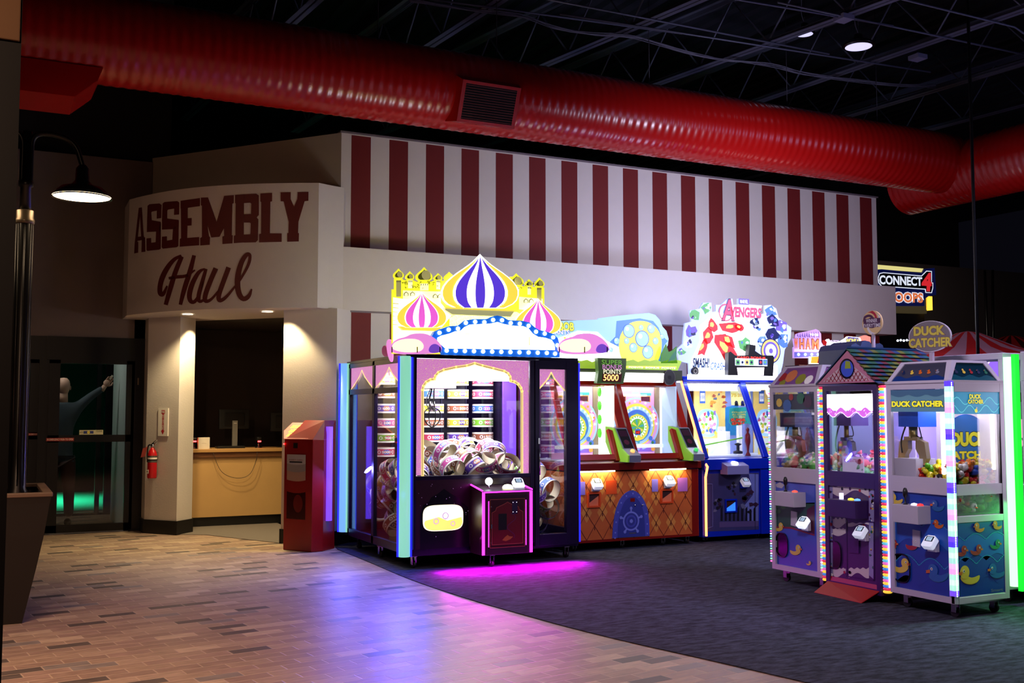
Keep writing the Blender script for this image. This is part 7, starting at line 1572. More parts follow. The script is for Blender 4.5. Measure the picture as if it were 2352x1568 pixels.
for i in range(n): a = -yb_+(yb_-ya_)*i/n; b = -yb_+(yb_-ya_)*(i+1)/n; FHd.poly(mb, [(a, w2(i)), (b, w2(i+1)), (b, w_(i+1)+.01), (a, w_(i)+.01)], DNT, 2); FHd.line(mb, [(a, w2(i)), (b, w2(i+1))], .006, WHP, 4)
for k in range(22): u = -yb_+rnd.uniform(0, 1)*(yb_-ya_); v = mid_-.02+rnd.uniform(-.02, .02); FHd.line(mb, [(u, v), (u+.006, v+.012)], .004, WHP, 5)
pk = em('pink_faint_ink', '#f8c8f0', 1.0)
FHd.text(mb, 'C', -yb_+.10, -yb_+.13, mid_+.075, top_-.03, pk, 3); FHd.text(mb, 'C', -yb_+.17, -yb_+.20, mid_+.03, mid_+.065, pk, 3); FHd.text(mb, 'NE', -yb_+.31, -yb_+.38, mid_+.03, mid_+.065, pk, 3); build('header_art', mb, cd)
gantry(cd, D0_, D1_, 1.56, 'x', '#5a4a90'); claw(cd, XC+.14, 6.84, 1.44, 1.30, CHR, .7)
mb = MB(); mb.box(XC+.05, XC+.09, D0_+.05, D0_+.085, 1.0, 1.60, em('white_tube_bright', '#f6f2ff', 7)); build('light_tube', mb, cd)
mb = MB(); mb.box(XC+.03, XC+.75, D0_+.02, D1_-.02, .985, 1.002, WHS); mb.box(XC+.74, XC+.748, D0_+.03, D1_-.03, 1.0, 1.7, mat('lilac_back_panel', '#9c90d0', .5)); build('interior_panels', mb, cd)
PSg = Plane((XC+.06, 0, 0), -YV, -XV, .0012); f = lambda x, y: PSg.px(1880+x/6.033, 860+y/6.033)
mb = MB(); a, b = f(335, 1400), f(625, 1145); PSg.slab(mb, [(a[0], a[1]), (b[0], a[1]), (b[0], b[1]), (a[0], b[1])], .003, mat('clear_notice', '#d8c8f0', .3, em=.5)); a, b = f(355, 1205), f(600, 1175); PSg.text(mb, 'PLEASE SEE ATTENDANT', a[0], b[0], a[1], b[1], mat('rose_ink', '#c04870', .5, em=.3), 1)
build('notice_card', mb, cd)
lamp('cabinet_light', 'AREA', (XC+.35, (D0_+D1_)/2, 1.70), 9, (.82, .74, 1), .4, (XC+.35, (D0_+D1_)/2, 0))
sw = ['#f0a0d8', '#c898f0', '#f8d0e8', '#90d8b0', '#f07898', '#f0e0a0']; sn_ = ['pink', 'lilac', 'pale', 'mint green', 'rose', 'cream']
strew('wrapped_sweet', [sweet_mesh(c) for c in sw], ['%s wrapped sweet in the heap inside the purple claw machine' % s for s in sn_], 'sweet', 'wrapped sweets in the purple crane', XC+.09, XC+.6, D0_+.12, D1_-.07, 1.035, lambda x, y: 1.10+.07*(y-D0_)/.6, 60, .060, 6)
# candy rope columns
def rope(yc, xc=XC+.02, r=.036, n=74):
    mb = MB(); cs = [em('candy_yellow', '#ffd040', .8), em('candy_red', '#e83860', .55), em('candy_blue', '#4088d8', .6), em('candy_yellow'), em('candy_pink', '#f070c0', .6), em('candy_cyan', '#60c8e0', .6)]
    z = .10; h = (1.765-.10)/n
    for i in range(n): c = cs[i % 6]; mb.lathe([(r*.7, 0), (r, h*.25), (r, h*.75), (r*.7, h)], (xc, yc, z+i*h), c, n=14, cap=False)
    build('candy_rope', mb, cd)
rope(6.30); rope(7.00, r=.024)
# gable roof
cyg = (D0_+D1_)/2; zr_ = 1.79; zp = 2.10; GY0, GY1 = D0_-.02, D1_+.03
GNB = mat('gingerbread_pink', '#b06a84', .5, noise=.08); LAT = mat('lattice_red', '#a01c3c', .5); LATC = mat('lattice_cream', '#b8a0a8', .5); SHG = [mat('shingle_'+k, c, .4, noise=.1) for k, c in (('blue', '#12305a'), ('green', '#12482c'), ('red', '#5a1420'), ('gold', '#5a5a14'), ('teal', '#0e4a50'))]
pk_ = FB.px(1950, 805); ypk = -pk_[0]; zp = pk_[1]
mb = MB(); tri = [(XC-.02, GY0, zr_), (XC-.02, GY1, zr_), (XC-.02, ypk, zp)]; mb.prism(tri, (.82, 0, 0), GNB)
GF = Plane((XC-.02, 0, 0), -YV, -XV, .0012)
in3 = [(-GY0-.06, zr_+.015), (-GY1+.06, zr_+.015), (-ypk, zp-.09)]; GF.poly(mb, in3, LATC, 1)
def intri(u, v): return all(((in3[(i+1) % 3][0]-in3[i][0])*(v-in3[i][1])-(in3[(i+1) % 3][1]-in3[i][1])*(u-in3[i][0])) <= 0 for i in range(3)) or all(((in3[(i+1) % 3][0]-in3[i][0])*(v-in3[i][1])-(in3[(i+1) % 3][1]-in3[i][1])*(u-in3[i][0])) >= 0 for i in range(3))
for i in range(-14, 30):
    for s_ in (-1, 1):
        pts = [(-GY1+i*.045+s_*t*.016, zr_+.015+t*.02) for t in range(14)]; run = []
        for p_ in pts:
            if intri(*p_): run.append(p_)
        if len(run) > 1: GF.line(mb, run, .008, LAT, 2)
c = (-ypk-.005, zr_+.12); GF.disc(mb, c[0], c[1], .085, mat('convex_dark', '#160c22', .1), 4, n=24); GF.disc(mb, c[0]+.005, c[1], .07, mat('mirror_blue', '#3c50b8', .1, em=.1), 5, n=24); GF.poly(mb, [(c[0]-.02, c[1]), (c[0]+.05, c[1]), (c[0]+.04, c[1]+.06), (c[0]-.01, c[1]+.065)], mat('mirror_olive', '#8a9a30', .2), 6)
build('gable', mb, cd)
mb = MB()
for (ya2, yb2, zz) in ((GY0-.03, ypk, 1),):
    n1 = 9; m1 = 14; a0 = Vector((XC-.05, ya2, zr_-.02)); a1 = Vector((XC+.85, ya2, zr_-.02)); b0_ = Vector((XC-.03, ypk, zp+.012)); b1_ = Vector((XC+.85, ypk, zp+.012))
    for i in range(n1):
        for j in range(m1):
            q = lambda a, b: (a0.lerp(a1, a)).lerp(b0_.lerp(b1_, a), b)
            o_ = Vector((0, -.010-.006*(1-i/n1), .004)); k1, k2, k3, k4 = q(j/m1, i/n1), q((j+1)/m1, i/n1), q((j+1)/m1, (i+1)/n1), q(j/m1, (i+1)/n1)
            mb.prism([k1+o_*1.8, k2+o_*1.8, k3+o_*.4, k4+o_*.4], Vector((0, .008, -.004)), SHG[(i*2+j*3+(i*j) % 2) % 5])
build('shingle_roof', mb, cd)
mb = MB(); mb.prism([(XC-.02, ypk, zp+.02), (XC-.02, GY1+.03, zr_-.01), (XC-.02, GY1+.03, zr_+.005), (XC-.02, ypk, zp+.035)], (.86, 0, 0), SHG[0]); build('far_roof_slope', mb, cd)
# lollipop sign on its stick
c = PX(2003, 741, XC+.45); rl = .5*(2028-1978)/2420*((c-CAMPOS).dot(FW))
LP = Plane((XC+.45, c.y, c.z), (Vector((0, -1, 0))+Vector((.25, 0, 0))), (Vector((-1, 0, 0))+Vector((0, -.25, 0))), .0012)
mb = MB(); LP.slab(mb, [(rl*math.cos(t*PI/18), rl*1.12*math.sin(t*PI/18)) for t in range(36)], .02, mat('lolly_cream', '#c8a878', .45, em=.05))
LC = [mat('lolly_plum', '#4a2848', .45, em=.05), mat('lolly_rose', '#a0243c', .45, em=.05), mat('lolly_cream'), mat('lolly_green', '#4a6a5a', .45, em=.05), mat('lolly_white', '#c8c0c8', .45, em=.06)]
for k in range(6):   # swirl bands
    for j in range(14):
        def sp(rr, ang): a = ang+rr*2.6+k*PI/3; return (rl*rr*math.cos(a), rl*1.12*rr*math.sin(a))
        r0, r1 = .38+j*.043, .38+(j+1)*.043; LP.poly(mb, [sp(r0, 0), sp(r1, 0), sp(r1, .62), sp(r0, .62)], LC[(k*2+k//3) % 5], 1)
LP.disc(mb, 0, 0, rl*.62, LC[0], 2, ry=rl*.5); LP.rect(mb, -rl*.85, rl*.85, -rl*.42, rl*.40, LC[0], 3)
LP.text(mb, 'WINNER', -rl*.58, rl*.55, .02*rl, rl*.36, LC[4], 4, bold=.015); LP.text(mb, 'EVERYTIME', -rl*.86, rl*.88, -rl*.42, -rl*.08, LC[4], 4, bold=.015)
lo = build('lollipop_sign', mb, cd); mb = MB(); mb.tube([(c.x+.012, c.y, zp-.12), (c.x+.012, c.y, c.z-rl)], .016, mat('lolly_stick', '#a898a8', .5), n=10); build('sign_stick', mb, cd)
mb = MB(); plate_ = [PZ(*p) for p in ((1905, 1322), (1870, 1362), (1978, 1387), (2010, 1345))]
TRY = mat('red_tray', '#a01414', .4)
q = [Vector((p.x, p.y, .004)) for p in plate_]; q[0] = Vector((XC-.0, D1_-.02, .10)); q[3] = Vector((XC-.0, D0_+.02, .10)); q[1].y = min(q[1].y, D1_+.1)
mb.prism([q[0], q[1], q[2], q[3]], (0, 0, .006), TRY); mb.prism([q[0], q[3], q[3]+Vector((.012, 0, .05)), q[0]+Vector((.012, 0, .05))], (.006, 0, 0), TRY)
solo('ramp_plate', mb, 'red metal plate sloping to the carpet below the purple machine', 'plate', tuple((q[0]+q[2])/2))
# ---- duck crane
K0, K1, KD_ = 5.63, 6.25, .60
dk = crane('claw_machine', 'white duck claw machine full of rubber ducks, nearest of the right row', K0, K1, depth=KD_, zb=.12)
FS6 = Plane((0, K0, 0), XV, -YV, .0012)      # the flank that faces us
s6 = lambda *pts: [FS6.px(*zc6(*p)) for p in pts]; s5 = lambda *pts: [FS6.px(*zc5(*p)) for p in pts]
mb = MB(); w = .045
for za, zb_, in ((.12, .76), (.76, 1.77)):
    mb.box(XC, XC+w, K0-.002, K0+.03, za, zb_, LAV); mb.box(XC+KD_-w, XC+KD_, K0-.002, K0+.03, za, zb_, LAV)
mb.box(XC+w, XC+KD_-w, K0-.002, K0+.03, .12, .165, LAV); mb.box(XC+w, XC+KD_-w, K0-.002, K0+.03, .715, .765, LAV); mb.box(XC+w, XC+KD_-w, K0-.002, K0+.03, 1.70, 1.77, LAV); build('flank_frame', mb, dk, bevel=.003)
SEA = mat('sea_blue_panel', '#123a94', .4, noise=.12); SEA2 = mat('sea_mid_panel', '#1a52b0', .4, noise=.1); SEA3 = mat('wave_line', '#2c8ac0', .4)
def sea(mb, pl, u0, u1, v0, v1, waves):
    pl.rect(mb, u0, u1, v0, v1, SEA, 1)
    for vv, am, m in waves:
        n = 30; pts = [(u0+(u1-u0)*i/n, vv+am*abs(math.sin(i/n*PI*2.2+vv*9))) for i in range(n+1)]
        for i in range(n): pl.poly(mb, [(pts[i][0], max(v0, pts[i][1]-.16)), (pts[i+1][0], max(v0, pts[i+1][1]-.16)), pts[i+1], pts[i]], m, 2)
        pl.line(mb, pts, .008, SEA3, 3)
FK = Plane((XC+.02, 0, 0), -YV, -XV, .0012); fk6 = lambda *pts: [FK.px(*zc6(*p)) for p in pts]; fk5 = lambda *pts: [FK.px(*zc5(*p)) for p in pts]
mb = MB(); FK.slab(mb, [(-K1+.04, .16), (-K0-.04, .16), (-K0-.04, .93), (-K1+.04, .93)], .01, SEA); sea(mb, FK, -K1+.045, -K0-.045, .165, .92, ((.66, .06, SEA2), (.36, .07, SEA)))
for a in ((1225, 340, 62, DKY, -1), (1590, 400, 62, DKB, -1), (1600, 560, 50, DKO, -1), (1190, 745, 62, DKR, 1), (1375, 740, 66, DKR, 1), (1280, 930, 80, DKY, 1), (1590, 1000, 100, DKB, -1)): duckart(mb, FK, fk6, a[0], a[1], a[2], a[3], 5, DKO if a[3] is not DKO else DKR, a[4])
build('art_panel', mb, dk)
porthole(dk, FK, fk6, 1200, 820, 1350, 1050, mat('porthole_blue', '#141c40', .15)); box_by_px(dk, 1190, 395, 1412, 530, LAV, btns=((.62, '#f0e8ff'), (.85, '#ff3030')))
reader_px(dk, 1520, 710, .5); mb = MB(); FK.slab(mb, fk6((1375, 740), (1440, 755), (1440, 610), (1375, 598)), -.01, LAV); build('coin_plate', mb, dk)
mb = MB(); FS6b = Plane((0, K0+.004, 0), XV, -YV, .0012); FS6b.slab(mb, [(XC+w, .16), (XC+KD_-w, .16), (XC+KD_-w, .72), (XC+w, .72)], .01, SEA); sea(mb, FS6b, XC+w, XC+KD_-w, .165, .715, ((.58, .05, SEA2), (.40, .06, SEA)))
for a in ((1950, 590, 52, DKO, -1), (2110, 570, 46, DKO, -1), (1800, 800, 58, DKR, 1), (1930, 790, 58, DKR, 1), (2100, 740, 52, DKG, 1), (1860, 1020, 100, DKY, -1), (2100, 980, 78, DKB, -1)): duckart(mb, FS6b, s6, a[0], a[1], a[2], a[3], 5, DKO if a[3] is not DKO else DKR, a[4])
a, b = s6((2035, 1150), (2155, 1110)); FS6b.text(mb, 'Smart', a[0]+.02, b[0], a[1], b[1], mat('grey_logo', '#6a6a80', .5), 12); build('flank_art', mb, dk)
mb = MB(); mb.box(XC+w, XC+KD_-w, K0+.012, K0+.016, .765, 1.70, GL); build('flank_glass', mb, dk)
mb = MB(); FSh = Plane((0, K0+.008, 0), XV, -YV, .0012); h5 = lambda *pts: [FSh.px(*zc5(*p)) for p in pts]
a = h5((1730, 1040))[0][1]; FSh.rect(mb, XC+w, XC+KD_-w, a, 1.70, em('teal_header', '#1a8cb0', .5, base='#1a8cb0'), 1); n = 24
WVL = em('teal_wave', '#5ac0c8', .6)
for vv, ph in ((a+.10, 0), (a+.04, 1.5)): FSh.line(mb, [(XC+w+(KD_-2*w)*i/n, vv+.028*math.sin(ph+i*.75)) for i in range(n+1)], .007, WVL, 2)
YLW = mat('bubble_yellow', '#e8e02c', .4, em=.55); NVY = mat('navy_ink', '#0e2048', .5)
q = h5((1865, 905), (1968, 865)); FSh.text(mb, 'DUCK', q[0][0], q[1][0], q[0][1], q[1][1], YLW, 4, bold=.05, outline=NVY, ow=.05); q = h5((1852, 948), (1988, 912)); FSh.text(mb, 'CATCHER', q[0][0], q[1][0], q[0][1], q[1][1], YLW, 4, bold=.05, outline=NVY, ow=.05)
q = h5((1925, 1010))[0]; FSh.disc(mb, q[0], q[1], .016, YLW, 4, n=8); FSh.disc(mb, q[0]+.006, q[1]+.02, .009, WHS, 5, n=8); build('flank_header', mb, dk)
mb = MB(); FKh = Plane((XC+.008, 0, 0), -YV, -XV, .0012); h5 = lambda *pts: [FKh.px(*zc5(*p)) for p in pts]; a = h5((1400, 1020))[0][1]; b = 1.72
GTL = mat('grey_teal_header', '#5c8a98', .4, em=.12); FKh.rect(mb, -K1+.045, -K0-.045, a, b, GTL, 1)
FKh.poly(mb, [(-K1+.045, b)]+[(-K1+.045+(K1-K0-.09)*i/20, b-.035-.02*abs(math.sin(i*.47))) for i in range(21)]+[(-K0-.045, b)], mat('slate_teal', '#3c6480', .4, em=.08), 2)
q = h5((1187, 978), (1600, 922)); FKh.text(mb, 'DUCK CATCHER', -K1+.055, -K0-.055, q[0][1], q[1][1], YLW, 4, bold=.05, outline=NVY, ow=.05); build('header_art', mb, dk)
def duck_can(mb, pl, uv, L_, H_, nm):
    pl.poly(mb, uv, mat('grey_canopy_glass', '#3c3c4c', .2) if nm == 'f' else mat('teal_canopy_glass', '#0c2c3c', .2), 0)
    n = 16; lo = [(L_*(.02+.96*i/n), H_*.30+H_*.07*math.sin(i*1.1)) for i in range(n+1)]; x_ = min(u for u, v in uv); 
    pl.poly(mb, [(L_*.02, .004), (L_*.98, .004)]+lo[::-1], mat('canopy_sea', '#14306a', .3) if nm == 'f' else mat('canopy_teal', '#0c4a5a', .3), 1)
    for k, m in enumerate((NVY, DKY, DKO if nm == 'f' else DKR, DKO if nm == 'f' else NVY, mat('grey_duck', '#7a7a88', .4) if nm == 'f' else DKG)):
        u = L_*(.18+.155*k); v = H_*.50; pl.disc(mb, u, v, .017, m, 2, n=12, ry=.012); pl.disc(mb, u-.008, v+.018, .010, m, 3, n=10); pl.poly(mb, [(u-.017, v+.02), (u-.026, v+.016), (u-.016, v+.012)], DKO, 4)
canopy(dk, K0-.0, K1, 1.77, 1.945, .11, LAV, duck_can, depth=KD_)
# light column on the corner
mb = MB(); cs = ['#7a50ff', '#b8ffe0', '#e0fff0', '#b8ffe0', '#ffb0f0', '#f8c8ff', '#b0f0e0', '#e0fff0', '#b8ffe0', '#5a3cff']; n = 40
for i in range(n): z = .18+i*(1.60-.0)/n; c = cs[(i//1) % 10]; mb.box(XC-.012, XC+.034, K0-.014, K0+.0, z, z+1.6/n, em('corner_'+c, c, .75)); mb.box(XC-.014, XC-.0, K0, K0+.03, z, z+1.6/n, em('corner_'+c))
build('corner_light_column', mb, dk)
mb = MB()
for i in range(n*3): z = .18+i*1.6/(n*3); mb.ball((XC+.012, K0-.015, z), .005, em('corner_dot', '#f0fff8', 2.5), n=6)
build('corner_light_dots', mb, dk)
mb = MB(); mb.box(XC-.006, XC+.01, K1+.002, K1+.014, .15, 1.74, em('pale_violet_strip', '#a8a0ff', 2.2)); build('led_strip', mb, dk)
for y in (K0+.08, K1-.08): caster(dk, XC+.10, y, r=.035, zt=.125)
caster(dk, XC+KD_-.08, K0+.08, r=.035, zt=.125)
gantry(dk, K0, K1, 1.56, 'x', '#2456c0'); claw(dk, XC+.14, 6.11, 1.43, 1.32, mat('pale_brass', '#a08c60', .3, metal=.4), 1.15)
mb = MB(); mb.box(XC+.05, XC+.08, K0+.10, K0+.13, 1.0, 1.56, em('white_tube_bright')); mb.box(XC+KD_-.07, XC+KD_-.05, K0+.05, K0+.07, 1.1, 1.56, em('warm_tube', '#f8ffd8', 2.5)); build('light_tube', mb, dk)
mb = MB(); mb.box(XC+KD_-.02, XC+KD_-.012, K0+.03, K1-.03, .2, 1.7, mat('grey_back_panel', '#a8a0a0', .6)); mb.box(XC+.03, XC+.3, K1-.02, K1-.012, 1.0, 1.7, GL); mb.box(XC+.04, XC+.26, K1-.25, K1-.03, 1.0, 1.18, mat('white_chute', '#dcd8e8', .4)); mb.box(XC+.03, XC+KD_-.03, K0+.03, K1-.03, .76, .78, BLK); build('interior_panels', mb, dk)
lamp('cabinet_light', 'AREA', (XC+.28, (K0+K1)/2, 1.68), 8, (.86, .82, 1), .4, (XC+.28, (K0+K1)/2, 0))
# round advert inside
PI_ = Plane((0, K0+.22, 0), XV, -YV, .0012)
def def_(x, y): return PI_.px(2020+x/6.03, 860+y/6.03)
mb = MB(); c = def_(1215, 1010); e = def_(1550, 1010); r_ = e[0]-c[0]; PI_.slab(mb, [(c[0]+r_*math.cos(t*PI/20), c[1]+r_*.95*math.sin(t*PI/20)) for t in range(40)], .005, mat('round_ad_blue', '#1c50c8', .4, em=.3)); PI_.disc(mb, c[0], c[1], r_*.94, mat('round_ad_sky', '#2c78d8', .4, em=.3), 1, n=36)
a, b = def_(990, 1000), def_(1480, 790); PI_.text(mb, 'DUCK', a[0], b[0], a[1], b[1], YLW, 3, bold=.06, outline=NVY, ow=.04); a, b = def_(900, 1180), def_(1585, 1050); PI_.text(mb, 'CATCHER', a[0], b[0], a[1], b[1], YLW, 3, bold=.05, outline=NVY, ow=.04); build('round_advert', mb, dk)
DC = ['yellow', 'yellow', 'green', 'red', 'blue', 'orange', 'black', 'yellow', 'white']; dm = [duck_mesh(c) for c in DC]
dl = ['%s rubber duck in the heap inside the duck claw machine' % c for c in DC]
hz = lambda x, y: 1.06+.10*min(1, max(0, (K1-.15-y)/.5))
strew('rubber_duck', dm, dl, 'rubber duck', 'rubber ducks heaped in the duck crane', XC+.05, XC+KD_-.05, K0+.06, K0+.10, .80, hz, 120, .056, 7)
strew('rubber_duck', dm, dl, 'rubber duck', 'rubber ducks heaped in the duck crane', XC+.05, XC+KD_-.05, K0+.13, K0+.34, 1.02, lambda x, y: hz(x, y)+.02, 75, .056, 8)
strew('rubber_duck', dm, dl, 'rubber duck', 'rubber ducks heaped in the duck crane', XC+.05, XC+.3, K0+.10, K0+.32, .98, lambda x, y: 1.08, 22, .056, 9)
# duck sign on its pole above the crane
c = PX(2135, 772, XC+.35); dd_ = (c-CAMPOS).dot(FW); rx = .5*88/2420*dd_; ry = .5*72/2420*dd_
DS = Plane((c.x, c.y, c.z), Vector((.35, -1, 0)), Vector((-1, -.35, 0)), .0012); mb = MB(); rx *= 1.12
GAC = mat('grey_sign_acrylic', '#6c6468', .3); DS.slab(mb, [(rx*math.cos(t*PI/20), ry*math.sin(t*PI/20)) for t in range(40)], .02, mat('sign_edge_pale', '#b8b0b8', .4)); DS.disc(mb, 0, 0, rx*.96, GAC, 1, n=36, ry=ry*.96)
YD2 = mat('sign_yellow', '#b8a83c', .45); DS.text(mb, 'DUCK', -rx*.74, rx*.72, ry*.05, ry*.66, YD2, 2, bold=.05, outline=mat('sign_mauve_ink', '#6a5048', .5), ow=.05); DS.text(mb, 'CATCHER', -rx*.98, rx*1.02, -ry*.70, -ry*.10, YD2, 2, bold=.04, outline=mat('sign_mauve_ink'), ow=.05)
build('duck_sign', mb, dk); mb = MB(); mb.box(c.x-.012+.02, c.x+.012+.02, c.y-.016, c.y+.016, 1.93, c.z-ry, mat('lolly_stick')); build('sign_post', mb, dk)
# ================================================================== MACHINES AND ATTRACTIONS FURTHER BACK
XG = 7.42
GRN_L = em('green_light_column', '#a8ffb0', 2.2, base='#50ff60'); GRN_E = em('green_edge_glow', '#18e030', 1.2)
GP0 = Plane((XG, 0, 0), -YV, -XV, .0012)
gm = thing('prize_machine', 'white prize machine with violet lit header behind the duck machine', 'arcade machine', (XG+.4, 6.2, 0))
yg0, yg1 = 5.88, 6.85
mb = MB(); mb.box(XG, XG+.8, yg0, yg1, .12, .95, LAV); mb.box(XG, XG+.8, yg0, yg1, 1.98, 2.03, LAV); mb.box(XG, XG+.05, yg0, yg0+.05, .95, 1.98, LAV); mb.box(XG, XG+.05, yg1-.05, yg1, .95, 1.98, LAV); mb.box(XG+.7, XG+.8, yg0, yg1, .95, 1.98, LAV); build('cabinet', mb, gm, bevel=.004)
mb = MB(); GP0.slab(mb, [(-yg1+.05, 1.70), (-yg0-.05, 1.70), (-yg0-.05, 1.96), (-yg1+.05, 1.96)], .02, em('violet_header', '#8a60e0', .7)); GP0.poly(mb, [(-yg1+.05, 1.86), (-yg1+.4, 1.92), (-yg1+.5, 1.96), (-yg1+.05, 1.96)], em('yellow_header', '#f0e860', .9), 1)
for k in range(9): GP0.poly(mb, [(-6.25, 1.70), (-yg1+.35+k*.06, 1.96), (-yg1+.37+k*.06, 1.96)], em('pale_ray', '#e0d0ff', .9), 2)
build('lit_header', mb, gm)
g2 = thing('prize_machine', 'white prize machine with pink lettering and bright green light column at the right edge', 'arcade machine', (XG+.4, 5.2, 0))
y20, y21 = 4.6, 5.72
mb = MB(); mb.box(XG, XG+.8, y20, y21, .12, .88, LAV); mb.box(XG, XG+.8, y20, y21, 1.80, 2.03, LAV); mb.box(XG, XG+.05, y21-.06, y21, .88, 1.8, LAV); mb.box(XG, XG+.05, y20, y20+.06, .88, 1.8, LAV); mb.box(XG+.7, XG+.8, y20, y21, .88, 1.8, mat('pale_back_panel')); mb.box(XG-.0, XG+.8, y21-.02, y21, .88, 1.8, LAV); build('cabinet', mb, g2, bevel=.006)
p0 = PX(2311, 820, XG-.02); p1 = PX(2334, 1355, XG-.02)
mb = MB(); yy = (p0.y+p1.y)/2; mb.lathe([(.034, .16), (.034, p0.z)], (XG-.02, yy, 0), GRN_L, n=16); mb.box(XG-.03, XG+.02, yy-.075, yy-.04, .13, p0.z+.02, GRN_E); build('green_light_column', mb, g2)
GP1 = Plane((XG-.002, 0, 0), -YV, -XV, .0012)
mb = MB(); mb.box(XG+.60, XG+.61, y20+.05, y21-.05, .9, 1.8, em('white_mural', '#f0e4f8', 1.3)); GM = Plane((XG+.598, 0, 0), -YV, -XV, .0012)
for (x, y, r, m) in ((2340, 912, .05, mat('plum_patch', '#5a2030', .4)), (2335, 985, .04, mat('mural_green', '#3a8a6a', .4, em=.3)), (2332, 975, .05, em('mural_yellow', '#f0e8a0', .9))): u, v = GM.px(x, y); GM.disc(mb, u, v, r, m, 1, n=8)
u, v = GM.px(2338, 1005); GM.text(mb, 'T', u, u+.10, v, v+.16, em('mural_rose', '#f0a0c0', .9), 3, bold=.03); u, v = GM.px(2326, 1030); GM.text(mb, 'OV', u, u+.2, v, v+.10, em('mural_rose'), 3, bold=.02); build('mural', mb, g2)
for t_, ys_ in ((gm, (yg0+.1, yg1-.1)), (g2, (y20+.1, y21-.1))):
    for y in ys_: caster(t_, XG+.1, y)
lamp('cabinet_light', 'AREA', (XG+.35, 5.2, 1.78), 10, (.9, .85, 1), .5, (XG+.35, 5.2, 0))
mb = MB(); mb.box(XG-.004, XG+.0, 4.95, 5.6, 1.86, 1.97, em('yellow_sign_edge', '#f0e040', .8)); build('header_plate', mb, g2)
lamp('green_column_glow', 'AREA', (XG-.1, 5.5, .8), 9, (.05, 1, .15), .1, (6.7, 4.8, 0))
# ---- second row along the striped wall: haunted-style sign, bright sign, orange cabinet
YW = 11.3; WP = Plane((0, YW, 0), XV, -YV, .0015)
def z1(x, y): return (1780+x/8.4, 740+y/8.4)
w6 = lambda *pts: [WP.px(*z1(*p)) for p in pts]
am = thing('arcade_machine', 'dim arcade machine under a pink sign with fiery letters and blue-white bulbs', 'arcade machine', (10.4, 11.6, 0))
a = w6((362, 700))[0]; b = w6((940, 700))[0]
mb = MB(); mb.box(a[0]-.1, b[0], YW+.02, YW+.9, .05, 1.9, mat('dark_cabinet', '#1a1018', .5)); mb.box(a[0]+.1, b[0]-.1, YW-.0, YW+.02, 1.9, 2.2, mat('rust_panel', '#5a2c20', .5, noise=.3)); build('cabinet', mb, am)
mb = MB(); WP.slab(mb, w6((365, 690), (365, 480), (385, 470), (362, 310), (405, 320), (415, 230), (480, 200), (560, 185), (680, 160), (790, 130), (850, 160), (890, 220), (895, 380), (930, 440), (945, 660), (640, 690)), .03, em('rose_sign_board', '#b890d0', .75))
WP.poly(mb, w6((370, 560), (940, 560), (930, 480), (700, 450), (380, 500)), em('pink_sign_base', '#f0a8e8', .9), 1); WP.poly(mb, w6((370, 680), (940, 655), (945, 575), (370, 575)), mat('violet_bulb_rail', '#5a50a8', .4, em=.4), 2)
for k in range(10): WP.poly(mb, w6((420+k*44, 260+20*(k % 2)), (440+k*44, 210-6*k), (460+k*44, 300)), mat('violet_drip', '#7858a8', .4, em=.4), 2)
rf = em('fiery_letters', '#e87040', .9)
x_ = [w6((p, 500))[0][0] for p in (368, 470, 590, 710, 870)]; v0_ = w6((600, 510))[0][1]; v1_ = w6((600, 320))[0][1]
for k, ch in enumerate('WHAM'): WP.text(mb, ch, x_[k], x_[k+1]-.03, v0_, v1_, rf, 4, bold=.02, outline=mat('maroon_letter_edge', '#7a2a30', .5, em=.2), ow=.05)
q = w6((660, 265), (830, 215)); WP.text(mb, 'WHIM', q[0][0], q[1][0], q[0][1], q[1][1], em('pale_letters', '#e8e0e0', .9), 4)
hd = build('sign_board', mb, am)
for x in (448, 578, 702, 822, 930): c = w6((x, 620))[0]; mb = MB(); mb.ball(WP.p(c[0], c[1], 4), .022, em('aqua_bulb', '#b0f0ff', 3), n=8); build('bulb', mb, hd)
lt = thing('arcade_machine', 'arcade machine with blazing white sign behind the gable roof', 'arcade machine', (11.3, 11.6, 0))
YZ2 = 11.1; LPn = Plane((0, YZ2, 0), XV, -YV, .0015); l6 = lambda *pts: [LPn.px(*z1(*p)) for p in pts]
a = l6((690, 800))[0]; b = l6((1900, 800))[0]
mb = MB(); a1 = l6((955, 800))[0]; mb.box(a1[0], b[0], YZ2+.05, YZ2+.8, .05, a1[1], mat('dark_cabinet')); build('cabinet', mb, lt)
mb = MB(); LPn.slab(mb, l6((690, 800), (1200, 800), (1330, 560), (1460, 560), (1640, 460), (1670, 380), (1650, 310), (1600, 290), (1420, 270), (1360, 320), (1240, 385), (1080, 375), (1040, 320), (1010, 340), (960, 520), (940, 660), (690, 660)), .04, em('white_sign', '#fbf8ff', 4.2))
LPn.poly(mb, l6((688, 790), (815, 790), (842, 660), (700, 664)), em('amber_patch', '#f0b038', .8), 2); LPn.poly(mb, l6((815, 790), (900, 790), (925, 660), (842, 660)), em('crimson_patch', '#b01818', .6), 2)
LPn.poly(mb, l6((1360, 330), (1410, 280), (1610, 300), (1620, 400), (1560, 410), (1380, 400)), mat('violet_edge', '#5a48b0', .4, em=.5), 2)
q = l6((1370, 395), (1610, 315)); LPn.text(mb, 'WONKA', q[0][0], q[1][0], q[0][1], q[1][1], em('lemon_letters', '#f8f060', 1.0), 3, bold=.03, shear=.1); q = l6((1000, 470), (1290, 350)); LPn.text(mb, 'LOTTA', q[0][0], q[1][0], q[0][1], q[1][1], em('pale_lilac_ink', '#d0c0f0', 1.0), 3, bold=.02, shear=.1)
LPn.poly(mb, l6((905, 350), (960, 340), (1000, 380), (980, 470), (920, 430)), em('crimson_patch'), 3); q = l6((1745, 330))[0]
